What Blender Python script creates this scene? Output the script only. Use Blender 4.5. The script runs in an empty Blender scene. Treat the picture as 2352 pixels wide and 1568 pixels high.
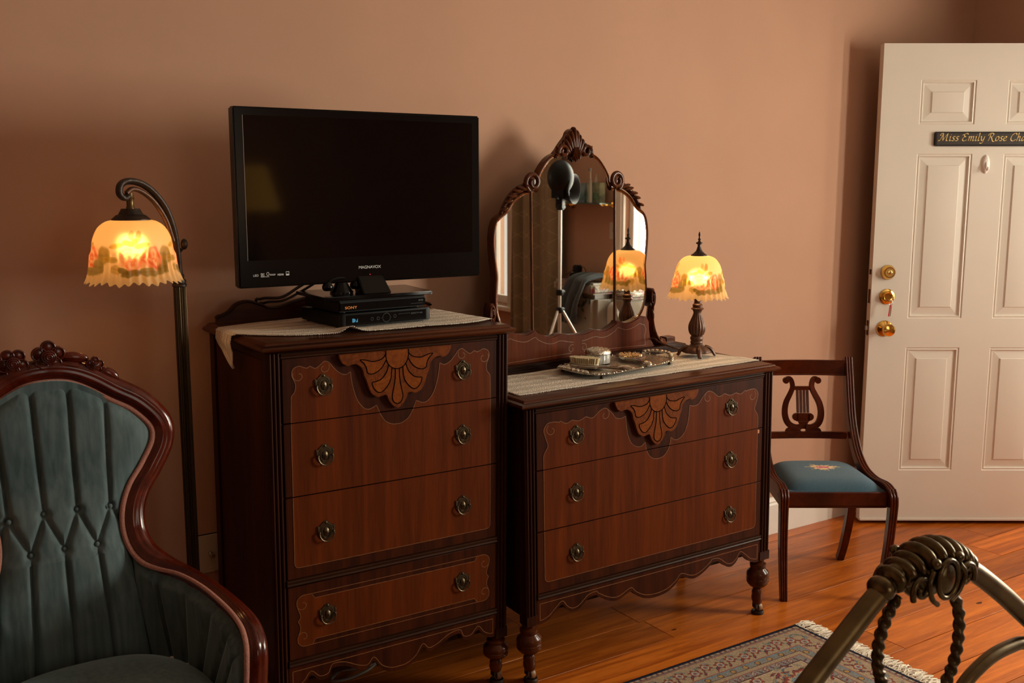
import bpy, bmesh, math, random
import numpy as np
from mathutils import Vector, Matrix
random.seed(7)
rng = np.random.RandomState(7)
S = bpy.context.scene
COL = S.collection
PI = math.pi
R = math.radians

# ------------------------------------------------------------------ camera
cam_d = bpy.data.cameras.new('camera')
cam_d.sensor_width = 36.0
cam_d.lens = 2338.6 / 2352 * 36.0
cam_d.clip_start = 0.05
cam = bpy.data.objects.new('camera', cam_d)
COL.objects.link(cam)
cam.location = (0.0, -2.9054, 1.4703)
cam.rotation_euler = (R(90 - 8.7), 0, R(-33.15))
cam_d.dof.use_dof = True
cam_d.dof.focus_distance = 3.3
cam_d.dof.aperture_fstop = 9.0
S.camera = cam

# ------------------------------------------------------------------ world, daylight, exposure
W = bpy.data.worlds.new('World')
S.world = W
W.use_nodes = True
W.node_tree.nodes['Background'].inputs[0].default_value = (1.0, 0.93, 0.8, 1)
W.node_tree.nodes['Background'].inputs[1].default_value = 1.0
S.view_settings.view_transform = 'Standard'
S.view_settings.look = 'None'
S.view_settings.gamma = 1.0
S.view_settings.use_curve_mapping = False
S.view_settings.exposure = 0.0
S.cycles.max_bounces = 8
S.cycles.diffuse_bounces = 5
S.cycles.glossy_bounces = 4
S.cycles.transparent_max_bounces = 12
S.cycles.transmission_bounces = 6
S.cycles.caustics_reflective = False
S.cycles.caustics_refractive = False
S.cycles.sample_clamp_indirect = 4.0
S.cycles.use_denoising = True

DAY = (1.0, 0.97, 0.80)


def area(name, loc, rot, sx, sy, power, color=DAY, spread=180):
    d = bpy.data.lights.new(name, 'AREA')
    d.shape = 'RECTANGLE'; d.size = sx; d.size_y = sy
    d.energy = power; d.color = color
    d.spread = R(spread)
    o = bpy.data.objects.new(name, d)
    COL.objects.link(o)
    o.location = loc; o.rotation_euler = rot
    return o


# daylight through the windows and the doorway
area('daylight_window_right', (4.75, -2.34, 1.62), (0, R(90), R(-20)), 1.40, 0.98, 150, spread=150)
area('daylight_doorway', (5.35, -1.10, 1.15), (0, R(90), 0), 1.7, 0.95, 40)
area('daylight_window_rear', (1.55, -4.82, 1.52), (R(90), 0, 0), 1.10, 1.10, 9)
area('daylight_window_corner', (4.62, -4.37, 1.42), (0, R(90), 0), 1.75, 0.28, 6)

# ------------------------------------------------------------------ mesh helpers
class MB:
    def __init__(s):
        s.v = []; s.f = []

    def add(s, v, f):
        o = len(s.v)
        s.v += [tuple(map(float, p)) for p in v]
        s.f += [tuple(i + o for i in q) for q in f]
        return s

    def box(s, x0, x1, y0, y1, z0, z1):
        return s.add([(x0, y0, z0), (x1, y0, z0), (x1, y1, z0), (x0, y1, z0), (x0, y0, z1), (x1, y0, z1), (x1, y1, z1), (x0, y1, z1)],
                     [(3, 2, 1, 0), (4, 5, 6, 7), (0, 1, 5, 4), (1, 2, 6, 5), (2, 3, 7, 6), (3, 0, 4, 7)])

    def prism(s, pts, a, b, plane='xz'):
        """extrude a 2D polygon along the third axis from a to b"""
        n = len(pts)
        m = {'xz': lambda p, t: (p[0], t, p[1]), 'xy': lambda p, t: (p[0], p[1], t), 'yz': lambda p, t: (t, p[0], p[1])}[plane]
        v = [m(p, a) for p in pts] + [m(p, b) for p in pts]
        f = [tuple(range(n))[::-1], tuple(range(n, 2 * n))] + [(i, (i + 1) % n, n + (i + 1) % n, n + i) for i in range(n)]
        return s.add(v, f)

    def flat(s, pts, t, plane='xz'):
        m = {'xz': lambda p: (p[0], t, p[1]), 'xy': lambda p: (p[0], p[1], t)}[plane]
        return s.add([m(p) for p in pts], [tuple(range(len(pts)))])

    def lathe(s, prof, seg=32, c=(0, 0, 0), mod=None, cap=True, axis='z'):
        v = []; f = []
        for (r, z) in prof:
            for k in range(seg):
                a = 2 * PI * k / seg
                rr = r if mod is None else mod(r, z, a)
                p = (rr * math.cos(a), rr * math.sin(a), z)
                if axis == 'y': p = (p[0], p[2], p[1])
                if axis == 'x': p = (p[2], p[0], p[1])
                v.append((c[0] + p[0], c[1] + p[1], c[2] + p[2]))
        n = len(prof)
        for i in range(n - 1):
            for k in range(seg):
                k2 = (k + 1) % seg
                f.append((i * seg + k, i * seg + k2, (i + 1) * seg + k2, (i + 1) * seg + k))
        if cap:
            f.append(tuple(range(seg))[::-1]); f.append(tuple((n - 1) * seg + k for k in range(seg)))
        return s.add(v, f)

    def sweep(s, path, prof, up=(0, 0, 1), closed=False, scale=None, twist=None, cap=True, transport=True):
        """sweep a closed 2D profile [(n,b)] along a 3D path"""
        P = [Vector(p) for p in path]; n = len(P); m = len(prof)
        T = []
        for i in range(n):
            a = P[(i - 1) % n] if (closed or i > 0) else P[i]
            b = P[(i + 1) % n] if (closed or i < n - 1) else P[i]
            d = b - a
            T.append(d.normalized() if d.length > 1e-9 else (T[-1] if T else Vector((1, 0, 0))))
        u = Vector(up[0] if hasattr(up[0], '__len__') else up)
        ups = []
        cur = (u - T[0] * u.dot(T[0]))
        if cur.length < 1e-5: cur = T[0].orthogonal()
        cur.normalize()
        for i in range(n):
            if transport:
                cur = cur - T[i] * cur.dot(T[i])
                cur.normalize()
                ups.append(cur.copy())
            else:
                w = Vector(up[i]) if hasattr(up[0], '__len__') else u
                w = w - T[i] * w.dot(T[i])
                if w.length < 1e-5: w = T[i].orthogonal()
                ups.append(w.normalized())
        v = []
        for i in range(n):
            B = ups[i]; N = T[i].cross(B)
            sc = 1.0 if scale is None else scale[i]
            if not hasattr(sc, '__len__'): sc = (sc, sc)
            tw = 0 if twist is None else twist[i]
            ct, st = math.cos(tw), math.sin(tw)
            for (a, b) in prof:
                a2, b2 = (a * ct - b * st) * sc[0], (a * st + b * ct) * sc[1]
                v.append(P[i] + N * a2 + B * b2)
        f = []
        for i in range(n if closed else n - 1):
            i2 = (i + 1) % n
            for k in range(m):
                k2 = (k + 1) % m
                f.append((i * m + k, i * m + k2, i2 * m + k2, i2 * m + k))
        if cap and not closed:
            f.append(tuple(range(m))[::-1]); f.append(tuple((n - 1) * m + k for k in range(m)))
        return s.add(v, f)

    def tube(s, path, r, seg=10, closed=False, up=(0, 0, 1), scale=None):
        prof = [(r * math.cos(2 * PI * k / seg), r * math.sin(2 * PI * k / seg)) for k in range(seg)]
        return s.sweep(path, prof, up, closed, scale)

    def ball(s, c, r, seg=16, rings=10, rot=None):
        r = r if hasattr(r, '__len__') else (r, r, r)
        v = []; f = []
        M = rot.to_3x3() if rot is not None else Matrix.Identity(3)
        for i in range(rings + 1):
            ph = PI * i / rings
            for k in range(seg):
                a = 2 * PI * k / seg
                p = M @ Vector((r[0] * math.sin(ph) * math.cos(a), r[1] * math.sin(ph) * math.sin(a), r[2] * math.cos(ph)))
                v.append((c[0] + p.x, c[1] + p.y, c[2] + p.z))
        for i in range(rings):
            for k in range(seg):
                k2 = (k + 1) % seg
                f.append((i * seg + k, (i + 1) * seg + k, (i + 1) * seg + k2, i * seg + k2))
        return s.add(v, f)

    def grid(s, P):
        """P: list of rows of points"""
        n = len(P); m = len(P[0])
        v = [p for r_ in P for p in r_]
        f = [(i * m + j, i * m + j + 1, (i + 1) * m + j + 1, (i + 1) * m + j) for i in range(n - 1) for j in range(m - 1)]
        return s.add(v, f)

    def ribbon(s, pts, w, y, closed=False):
        """flat strip on a front face (local xz plane at depth y)"""
        n = len(pts); L = []; Rr = []
        for i in range(n):
            a = pts[(i - 1) % n] if (closed or i) else pts[i]
            b = pts[(i + 1) % n] if (closed or i < n - 1) else pts[i]
            dx, dz = b[0] - a[0], b[1] - a[1]
            l = math.hypot(dx, dz) or 1e-9
            nx, nz = -dz / l * w / 2, dx / l * w / 2
            L.append((pts[i][0] + nx, y, pts[i][1] + nz)); Rr.append((pts[i][0] - nx, y, pts[i][1] - nz))
        f = [(i, (i + 1) % n, n + (i + 1) % n, n + i) for i in range(n if closed else n - 1)]
        return s.add(L + Rr, f)

    def mesh(s, name, bevel=0, seg=2, smooth=40, merge=False, recalc=True):
        me = bpy.data.meshes.new(name)
        me.from_pydata(s.v, [], s.f)
        bm = bmesh.new(); bm.from_mesh(me)
        if merge: bmesh.ops.remove_doubles(bm, verts=bm.verts, dist=1e-5)
        if recalc: bmesh.ops.recalc_face_normals(bm, faces=bm.faces)
        if bevel:
            es = [e for e in bm.edges if len(e.link_faces) == 2 and e.calc_face_angle(0) > R(35)]
            bmesh.ops.bevel(bm, geom=es, offset=bevel, segments=seg, affect='EDGES', clamp_overlap=True)
        bm.to_mesh(me); bm.free()
        if smooth:
            me.polygons.foreach_set('use_smooth', [True] * len(me.polygons))
            me.set_sharp_from_angle(angle=R(smooth))
        return me


def link(name, data, mt=None, parent=None, loc=None, rot=None):
    o = bpy.data.objects.new(name, data)
    COL.objects.link(o)
    if mt is not None and data is not None:
        if not data.materials: data.materials.append(mt)
    if parent is not None: o.parent = parent
    if loc is not None: o.location = loc
    if rot is not None: o.rotation_euler = rot
    return o


def part(name, mb, mt, parent, bevel=0, smooth=40, seg=2, loc=None, rot=None, label=None, merge=False):
    o = link(name, mb.mesh(name, bevel, seg, smooth, merge), mt, parent, loc, rot)
    if label: o['label'] = label
    return o


def tag(o, label, cat, group=None):
    o['label'] = label; o['category'] = cat
    if group: o['group'] = group
    return o


def thing(name, label, cat, loc=(0, 0, 0), rot=(0, 0, 0), group=None):
    o = bpy.data.objects.new(name, None)
    COL.objects.link(o)
    o.empty_display_size = 0.05
    o.location = loc; o.rotation_euler = rot
    return tag(o, label, cat, group)


def struct(name, mb, mt, bevel=0, smooth=40, parent=None, label=None):
    o = link(name, mb.mesh(name, bevel, 2, smooth), mt, parent)
    if parent is None: o['kind'] = 'structure'
    if label: o['label'] = label
    return o


def cat(pts, n=8, closed=False):
    """Catmull-Rom through points of any dimension"""
    P = [np.array(p, float) for p in pts]; N = len(P); out = []
    for i in range(N if closed else N - 1):
        p1, p2 = P[i], P[(i + 1) % N]
        p0 = P[i - 1] if (closed or i > 0) else 2 * p1 - p2
        p3 = P[(i + 2) % N] if (closed or i < N - 2) else 2 * p2 - p1
        for k in range(n):
            t = k / n
            out.append(tuple(0.5 * ((2 * p1) + (-p0 + p2) * t + (2 * p0 - 5 * p1 + 4 * p2 - p3) * t * t + (-p0 + 3 * p1 - 3 * p2 + p3) * t ** 3)))
    if not closed: out.append(tuple(P[-1]))
    return out


def spiral(cx, cz, r0, r1, a0, a1, n=28):
    return [(cx + (r0 + (r1 - r0) * i / n) * math.cos(a0 + (a1 - a0) * i / n), cz + (r0 + (r1 - r0) * i / n) * math.sin(a0 + (a1 - a0) * i / n)) for i in range(n + 1)]


def rect_prof(w, h):
    return [(-w / 2, -h / 2), (w / 2, -h / 2), (w / 2, h / 2), (-w / 2, h / 2)]


def text_mesh(txt, size, extrude=0.0, align='LEFT', spacing=1.0, shear=0.0, sx=1.0, bold=0.0):
    c = bpy.data.curves.new('txt', 'FONT')
    c.body = txt; c.size = size; c.extrude = extrude; c.align_x = align; c.space_character = spacing; c.shear = shear
    c.offset = bold
    o = bpy.data.objects.new('txt', c); COL.objects.link(o)
    bpy.context.view_layer.update()
    me = bpy.data.meshes.new_from_object(o.evaluated_get(bpy.context.evaluated_depsgraph_get()))
    bpy.data.objects.remove(o); bpy.data.curves.remove(c)
    if sx != 1.0:
        for v in me.vertices: v.co.x *= sx
    return me

# ------------------------------------------------------------------ materials
MATS = {}


def base_mat(name):
    m = bpy.data.materials.new(name); m.use_nodes = True
    nt = m.node_tree
    return m, nt, nt.nodes['Principled BSDF']


def pm(name, col, rough=0.5, metal=0.0, spec=0.5, coat=0.0, emit=None, estr=0.0, bump=None, sheen=0.0, vary=0.0, vscale=30.0):
    if name in MATS: return MATS[name]
    m, nt, p = base_mat(name)
    p.inputs['Base Color'].default_value = (*col, 1)
    p.inputs['Roughness'].default_value = rough
    p.inputs['Metallic'].default_value = metal
    p.inputs['Specular IOR Level'].default_value = spec
    p.inputs['Coat Weight'].default_value = coat
    p.inputs['Coat Roughness'].default_value = 0.12
    if sheen:
        p.inputs['Sheen Weight'].default_value = sheen
        p.inputs['Sheen Roughness'].default_value = 0.4
    if emit:
        p.inputs['Emission Color'].default_value = (*emit, 1)
        p.inputs['Emission Strength'].default_value = estr
    N, L = nt.nodes, nt.links
    if vary or bump:
        tc = N.new('ShaderNodeTexCoord'); nz = N.new('ShaderNodeTexNoise')
        nz.inputs['Scale'].default_value = vscale; nz.inputs['Detail'].default_value = 6
        L.new(tc.outputs['Object'], nz.inputs['Vector'])
    if vary:
        r_ = N.new('ShaderNodeValToRGB')
        r_.color_ramp.elements[0].position = 0.3; r_.color_ramp.elements[1].position = 0.7
        r_.color_ramp.elements[0].color = (*[c * (1 - vary) for c in col], 1)
        r_.color_ramp.elements[1].color = (*[min(1, c * (1 + vary)) for c in col], 1)
        L.new(nz.outputs['Fac'], r_.inputs['Fac']); L.new(r_.outputs['Color'], p.inputs['Base Color'])
    if bump:
        b = N.new('ShaderNodeBump'); b.inputs['Strength'].default_value = bump[0]
        b.inputs['Distance'].default_value = bump[1]
        n2 = N.new('ShaderNodeTexNoise'); n2.inputs['Scale'].default_value = bump[2]; n2.inputs['Detail'].default_value = 4
        L.new(tc.outputs['Object'], n2.inputs['Vector']); L.new(n2.outputs['Fac'], b.inputs['Height'])
        L.new(b.outputs['Normal'], p.inputs['Normal'])
    MATS[name] = m
    return m


def wood(name, dark, light, stretch=(40, 40, 2.2), rough=0.35, coat=0.25, spec=0.10, contrast=(0.3, 0.72), fine=True, rand=False, figure=0.0, bump=0.0):
    if name in MATS: return MATS[name]
    m, nt, p = base_mat(name); N, L = nt.nodes, nt.links
    p.inputs['Roughness'].default_value = rough; p.inputs['Specular IOR Level'].default_value = spec
    p.inputs['Coat Weight'].default_value = coat; p.inputs['Coat Roughness'].default_value = 0.15
    tc = N.new('ShaderNodeTexCoord'); mp = N.new('ShaderNodeMapping')
    mp.inputs['Scale'].default_value = stretch
    L.new(tc.outputs['Object'], mp.inputs['Vector'])
    src = mp.outputs['Vector']
    if rand:
        oi = N.new('ShaderNodeObjectInfo'); ml = N.new('ShaderNodeMath'); ml.operation = 'MULTIPLY'; ml.inputs[1].default_value = 37.0
        L.new(oi.outputs['Random'], ml.inputs[0])
        va = N.new('ShaderNodeVectorMath'); va.operation = 'ADD'
        L.new(src, va.inputs[0]); L.new(ml.outputs[0], va.inputs[1]); src = va.outputs[0]
    nz = N.new('ShaderNodeTexNoise'); nz.inputs['Scale'].default_value = 1.0; nz.inputs['Detail'].default_value = 8; nz.inputs['Roughness'].default_value = 0.62
    nz.inputs['Distortion'].default_value = 0.6 + figure
    L.new(src, nz.inputs['Vector'])
    rp = N.new('ShaderNodeValToRGB')
    rp.color_ramp.elements[0].position = contrast[0]; rp.color_ramp.elements[1].position = contrast[1]
    rp.color_ramp.elements[0].color = (*dark, 1); rp.color_ramp.elements[1].color = (*light, 1)
    L.new(nz.outputs['Fac'], rp.inputs['Fac'])
    out = rp.outputs['Color']
    if fine:
        m2 = N.new('ShaderNodeMapping'); m2.inputs['Scale'].default_value = tuple(k * 9 for k in stretch)
        L.new(tc.outputs['Object'], m2.inputs['Vector'])
        n2 = N.new('ShaderNodeTexNoise'); n2.inputs['Scale'].default_value = 1.0; n2.inputs['Detail'].default_value = 3
        L.new(m2.outputs['Vector'], n2.inputs['Vector'])
        mr = N.new('ShaderNodeMapRange'); mr.inputs[1].default_value = 0.35; mr.inputs[2].default_value = 0.6; mr.inputs[3].default_value = 0.86; mr.inputs[4].default_value = 1.04
        L.new(n2.outputs['Fac'], mr.inputs[0])
        mx = N.new('ShaderNodeMix'); mx.data_type = 'RGBA'; mx.blend_type = 'MULTIPLY'; mx.inputs['Factor'].default_value = 1.0
        L.new(out, mx.inputs[6]); L.new(mr.outputs[0], mx.inputs[7]); out = mx.outputs[2]
    if rand:
        hv = N.new('ShaderNodeHueSaturation')
        r2 = N.new('ShaderNodeMapRange'); r2.inputs[3].default_value = 0.72; r2.inputs[4].default_value = 1.3
        L.new(oi.outputs['Random'], r2.inputs[0]); L.new(r2.outputs[0], hv.inputs['Value']); L.new(out, hv.inputs['Color']); out = hv.outputs['Color']
    L.new(out, p.inputs['Base Color'])
    if bump:
        b = N.new('ShaderNodeBump'); b.inputs['Strength'].default_value = bump; b.inputs['Distance'].default_value = 0.002
        L.new(nz.outputs['Fac'], b.inputs['Height']); L.new(b.outputs['Normal'], p.inputs['Normal'])
    MATS[name] = m
    return m


def vcol_mat(name, rough=0.9, sheen=0.0, bump=None, mul=1.0):
    m, nt, p = base_mat(name); N, L = nt.nodes, nt.links
    a = N.new('ShaderNodeAttribute'); a.attribute_name = 'Col'
    L.new(a.outputs['Color'], p.inputs['Base Color'])
    p.inputs['Roughness'].default_value = rough
    p.inputs['Specular IOR Level'].default_value = 0.05
    p.inputs['Sheen Weight'].default_value = sheen
    if bump:
        tc = N.new('ShaderNodeTexCoord'); n2 = N.new('ShaderNodeTexNoise'); n2.inputs['Scale'].default_value = bump[2]
        b = N.new('ShaderNodeBump'); b.inputs['Strength'].default_value = bump[0]; b.inputs['Distance'].default_value = bump[1]
        L.new(tc.outputs['Object'], n2.inputs['Vector']); L.new(n2.outputs['Fac'], b.inputs['Height']); L.new(b.outputs['Normal'], p.inputs['Normal'])
    MATS[name] = m
    return m


def set_cols(me, cols):
    at = me.color_attributes.new('Col', 'FLOAT_COLOR', 'POINT')
    c = np.ones((len(me.vertices), 4), np.float32); c[:, :3] = cols
    at.data.foreach_set('color', c.ravel())


def lace_mat(name, col):
    m, nt, p = base_mat(name); N, L = nt.nodes, nt.links
    p.inputs['Base Color'].default_value = (*col, 1); p.inputs['Roughness'].default_value = 0.9
    p.inputs['Specular IOR Level'].default_value = 0.1
    uv = N.new('ShaderNodeUVMap'); uv.uv_map = 'UV'
    def mth(op, a, b=None):
        n = N.new('ShaderNodeMath'); n.operation = op
        for k, q in enumerate((a, b)):
            if q is None: continue
            if isinstance(q, (int, float)): n.inputs[k].default_value = q
            else: L.new(q, n.inputs[k])
        return n.outputs[0]
    sp = N.new('ShaderNodeSeparateXYZ'); L.new(uv.outputs['UV'], sp.inputs[0])
    wob = N.new('ShaderNodeTexNoise'); wob.inputs['Scale'].default_value = 60; L.new(uv.outputs['UV'], wob.inputs['Vector'])
    u_ = mth('ADD', sp.outputs['X'], mth('MULTIPLY', wob.outputs['Fac'], 0.006)); v_ = mth('ADD', sp.outputs['Y'], mth('MULTIPLY', wob.outputs['Fac'], 0.004))
    diag = mth('ADD', u_, mth('MULTIPLY', v_, 0.55))
    g1 = mth('MULTIPLY', mth('SINE', mth('MULTIPLY', diag, 2 * PI / 0.0105)), mth('SINE', mth('MULTIPLY', v_, 2 * PI / 0.0150)))
    open_ = mth('GREATER_THAN', mth('ABSOLUTE', g1), 0.50)
    band = mth('GREATER_THAN', mth('SINE', mth('MULTIPLY', v_, 2 * PI / 0.058)), -0.05)
    v1 = N.new('ShaderNodeTexVoronoi'); v1.inputs['Scale'].default_value = 210; L.new(uv.outputs['UV'], v1.inputs['Vector'])
    pin = mth('LESS_THAN', v1.outputs['Distance'], 0.22)
    h_ = mth('MAXIMUM', mth('MULTIPLY', open_, band), mth('MULTIPLY', pin, mth('SUBTRACT', 1.0, band)))
    hole = N.new('ShaderNodeMath'); hole.operation = 'MULTIPLY'; hole.inputs[1].default_value = 1.0; L.new(h_, hole.inputs[0])
    al = N.new('ShaderNodeMath'); al.operation = 'SUBTRACT'; al.inputs[0].default_value = 1.0; L.new(hole.outputs[0], al.inputs[1])
    L.new(al.outputs[0], p.inputs['Alpha'])
    b = N.new('ShaderNodeBump'); b.inputs['Strength'].default_value = 0.7; b.inputs['Distance'].default_value = 0.002
    v2 = N.new('ShaderNodeTexVoronoi'); v2.inputs['Scale'].default_value = 260; L.new(uv.outputs['UV'], v2.inputs['Vector'])
    L.new(v2.outputs['Distance'], b.inputs['Height']); L.new(b.outputs['Normal'], p.inputs['Normal'])
    MATS[name] = m
    return m


M_wall = pm('wall_paint', (0.455, 0.262, 0.178), 0.8, spec=0.12, vary=0.03, vscale=3.0, bump=(0.12, 0.002, 55))
M_ceil = pm('ceiling_paint', (0.62, 0.56, 0.48), 0.9, vary=0.02, vscale=4)
M_trim = pm('trim_paint', (0.76, 0.71, 0.64), 0.4, vary=0.02, vscale=8)
M_door = pm('door_paint', (0.70, 0.645, 0.57), 0.38, vary=0.015, vscale=6, bump=(0.04, 0.001, 220))
M_walnut = wood('walnut_frame', (0.008, 0.0016, 0.0003), (0.040, 0.0080, 0.0012), (45, 45, 2.0), 0.42, 0.04)
M_walnut_h = wood('walnut_top', (0.026, 0.0055, 0.0010), (0.095, 0.0210, 0.0040), (2.0, 40, 40), 0.30, 0.18)
M_drawer = wood('walnut_drawer_front', (0.015, 0.0028, 0.0004), (0.055, 0.0095, 0.0010), (34, 34, 1.6), 0.45, 0.02)
M_veneer = wood('walnut_veneer', (0.055, 0.0092, 0.0007), (0.116, 0.0205, 0.0015), (26, 26, 1.2), 0.45, 0.02, figure=0.4)
M_burl = wood('burl_applique', (0.075, 0.0145, 0.0014), (0.140, 0.0310, 0.0030), (38, 38, 38), 0.45, 0.02, contrast=(0.36, 0.62), fine=False, figure=1.6)
M_burl2 = wood('burl_petal', (0.105, 0.0215, 0.0019), (0.180, 0.0420, 0.0040), (34, 34, 34), 0.42, 0.02, contrast=(0.33, 0.6), fine=False, figure=1.6)
M_inlay = pm('inlay_line', (0.150, 0.048, 0.009), 0.5, vary=0.3, vscale=60)
M_groove = pm('incised_groove', (0.004, 0.002, 0.0015), 0.8, spec=0.0)
M_mold = wood('dark_molding', (0.010, 0.0032, 0.0013), (0.042, 0.013, 0.0045), (2.0, 40, 40), 0.40, 0.05)
M_pull = pm('antique_brass_pull', (0.098, 0.072, 0.043), 0.36, 0.92, vary=0.45, vscale=160, bump=(0.4, 0.001, 500))
M_carve = wood('carved_walnut', (0.026, 0.0055, 0.0012), (0.105, 0.0250, 0.0055), (18, 18, 6), 0.26, 0.22)
M_mirror = pm('mirror_silvering', (0.80, 0.80, 0.77), 0.015, 1.0)
M_bevel = pm('mirror_bevel', (0.92, 0.93, 0.9), 0.03, 1.0)
M_bead = wood('mirror_bead', (0.06, 0.018, 0.007), (0.25, 0.09, 0.035), (60, 60, 12), 0.3, 0.4)
M_mahog = wood('mahogany_gloss', (0.028, 0.0030, 0.0010), (0.090, 0.0100, 0.0030), (14, 14, 14), 0.18, 0.55, figure=0.3)
M_mahog2 = wood('mahogany_chair', (0.030, 0.0045, 0.0008), (0.095, 0.0140, 0.0022), (10, 10, 10), 0.28, 0.12, figure=0.2)
M_brass = pm('polished_brass', (0.80, 0.50, 0.13), 0.14, 1.0, vary=0.06, vscale=40)
M_brassold = pm('aged_brass', (0.105, 0.066, 0.026), 0.38, 0.85, vary=0.3, vscale=22, bump=(0.15, 0.001, 120))
M_steel = pm('brushed_steel', (0.62, 0.60, 0.56), 0.3, 1.0)
M_blackp = pm('black_gloss_plastic', (0.0025, 0.002, 0.002), 0.16, spec=0.22)
M_blackm = pm('black_matte_plastic', (0.004, 0.0036, 0.0036), 0.45, spec=0.2)
M_screen = pm('screen_glass', (0.001, 0.0006, 0.0006), 0.06, spec=0.28)
M_silver = pm('silver_plate', (0.50, 0.45, 0.38), 0.17, 1.0, vary=0.35, vscale=120, bump=(0.9, 0.004, 170))
M_silvers = pm('smooth_silver', (0.56, 0.51, 0.44), 0.13, 1.0, vary=0.15, vscale=50)
M_bristle = pm('bristle', (0.70, 0.56, 0.34), 0.8, vary=0.2, vscale=300)
M_bronze = pm('bronze_patina', (0.085, 0.033, 0.016), 0.42, 0.35, vary=0.35, vscale=60, bump=(0.3, 0.002, 90))
M_bronzed = pm('dark_bronze', (0.028, 0.015, 0.009), 0.45, 0.5, vary=0.4, vscale=70, bump=(0.5, 0.002, 110))
M_cord = pm('brown_cord', (0.05, 0.017, 0.008), 0.45)
M_cable = pm('black_cable', (0.012, 0.011, 0.011), 0.45)
M_cablew = pm('grey_cable', (0.16, 0.145, 0.12), 0.5)
M_plate = pm('ivory_plate', (0.50, 0.44, 0.34), 0.35)
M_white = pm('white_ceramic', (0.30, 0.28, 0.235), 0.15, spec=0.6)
M_gimp = pm('pink_gimp', (0.33, 0.135, 0.10), 0.85, vary=0.25, vscale=400, bump=(0.9, 0.003, 600))
M_gold = pm('gold_lettering', (0.95, 0.70, 0.26), 0.35, 0.4, emit=None)
M_plaque = pm('black_plaque', (0.012, 0.009, 0.008), 0.35, vary=0.2, vscale=30)
M_red = pm('red_tag', (0.55, 0.03, 0.03), 0.5)
M_print = pm('grey_print', (0.55, 0.55, 0.55), 0.5)
M_printd = pm('dim_print', (0.055, 0.055, 0.058), 0.5)
M_orange = pm('orange_print', (0.55, 0.16, 0.01), 0.5, emit=(1.0, 0.28, 0.02), estr=0.10)
M_blue = pm('blue_print', (0.02, 0.22, 0.42), 0.4, emit=(0.02, 0.3, 0.6), estr=0.08)
M_led = pm('red_led', (0.5, 0.0, 0.0), 0.4, emit=(1, 0.02, 0.02), estr=1.6)
M_lace = lace_mat('lace', (0.80, 0.71, 0.60))


def velvet(name, a, b):
    m, nt, p = base_mat(name); N, L = nt.nodes, nt.links
    tc = N.new('ShaderNodeTexCoord'); mp = N.new('ShaderNodeMapping'); mp.inputs['Scale'].default_value = (90, 90, 6)
    L.new(tc.outputs['Object'], mp.inputs['Vector'])
    n1 = N.new('ShaderNodeTexNoise'); n1.inputs['Scale'].default_value = 1; n1.inputs['Detail'].default_value = 5
    n2 = N.new('ShaderNodeTexNoise'); n2.inputs['Scale'].default_value = 7; n2.inputs['Detail'].default_value = 4
    L.new(mp.outputs['Vector'], n1.inputs['Vector']); L.new(tc.outputs['Object'], n2.inputs['Vector'])
    av = N.new('ShaderNodeMath'); av.operation = 'ADD'; L.new(n1.outputs['Fac'], av.inputs[0]); L.new(n2.outputs['Fac'], av.inputs[1])
    hf = N.new('ShaderNodeMath'); hf.operation = 'MULTIPLY'; hf.inputs[1].default_value = 0.5; L.new(av.outputs[0], hf.inputs[0])
    rp = N.new('ShaderNodeValToRGB'); rp.color_ramp.elements[0].position = 0.35; rp.color_ramp.elements[1].position = 0.66
    rp.color_ramp.elements[0].color = (*a, 1); rp.color_ramp.elements[1].color = (*b, 1)
    L.new(hf.outputs[0], rp.inputs['Fac']); L.new(rp.outputs['Color'], p.inputs['Base Color'])
    p.inputs['Roughness'].default_value = 0.85; p.inputs['Specular IOR Level'].default_value = 0.1
    p.inputs['Sheen Weight'].default_value = 0.55; p.inputs['Sheen Roughness'].default_value = 0.35
    p.inputs['Sheen Tint'].default_value = (0.55, 0.75, 0.8, 1)
    MATS[name] = m
    return m


M_velvet = velvet('blue_velvet', (0.040, 0.062, 0.068), (0.098, 0.132, 0.136))

# ================================================================== SETTING
XL, XR, YB, YR, ZC = -1.30, 4.44, 0.0, -4.60, 2.72
T = 0.14

# floor planks run along the back wall, each board its own piece
floor = struct('floor', MB().box(XL - T, XR + 1.4, YR - T, YB + T, -0.10, -0.022), pm('subfloor', (0.02, 0.01, 0.006), 0.9))
M_plank = wood('pine_plank', (0.22, 0.040, 0.0040), (0.54, 0.140, 0.0145), (1.7, 26, 26), 0.30, 0.16, spec=0.2, contrast=(0.28, 0.70), rand=True, figure=0.5, bump=0.06)
ys = [YB + 0.005, -0.082]
while ys[-1] > YR: ys.append(ys[-1] - 0.155)
for i in range(len(ys) - 1):
    y1, y0 = ys[i], ys[i + 1]
    cuts = [XL]
    xx = XL + random.uniform(0.4, 2.2)
    while xx < XR + 1.3:
        cuts.append(xx); xx += random.uniform(1.3, 2.9)
    cuts.append(XR + 1.38)
    for a, b in zip(cuts[:-1], cuts[1:]):
        g = random.uniform(0.0010, 0.0021)
        cx, cy = (a + b) / 2, (y0 + y1) / 2
        dz = random.uniform(-0.0006, 0.0)
        part('plank', MB().box(a - cx + 0.0008, b - cx - 0.0008, y0 - cy + g, y1 - cy - g, -0.022, 0), M_plank, floor, bevel=0.0006, seg=1, loc=(cx, cy, dz))

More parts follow.
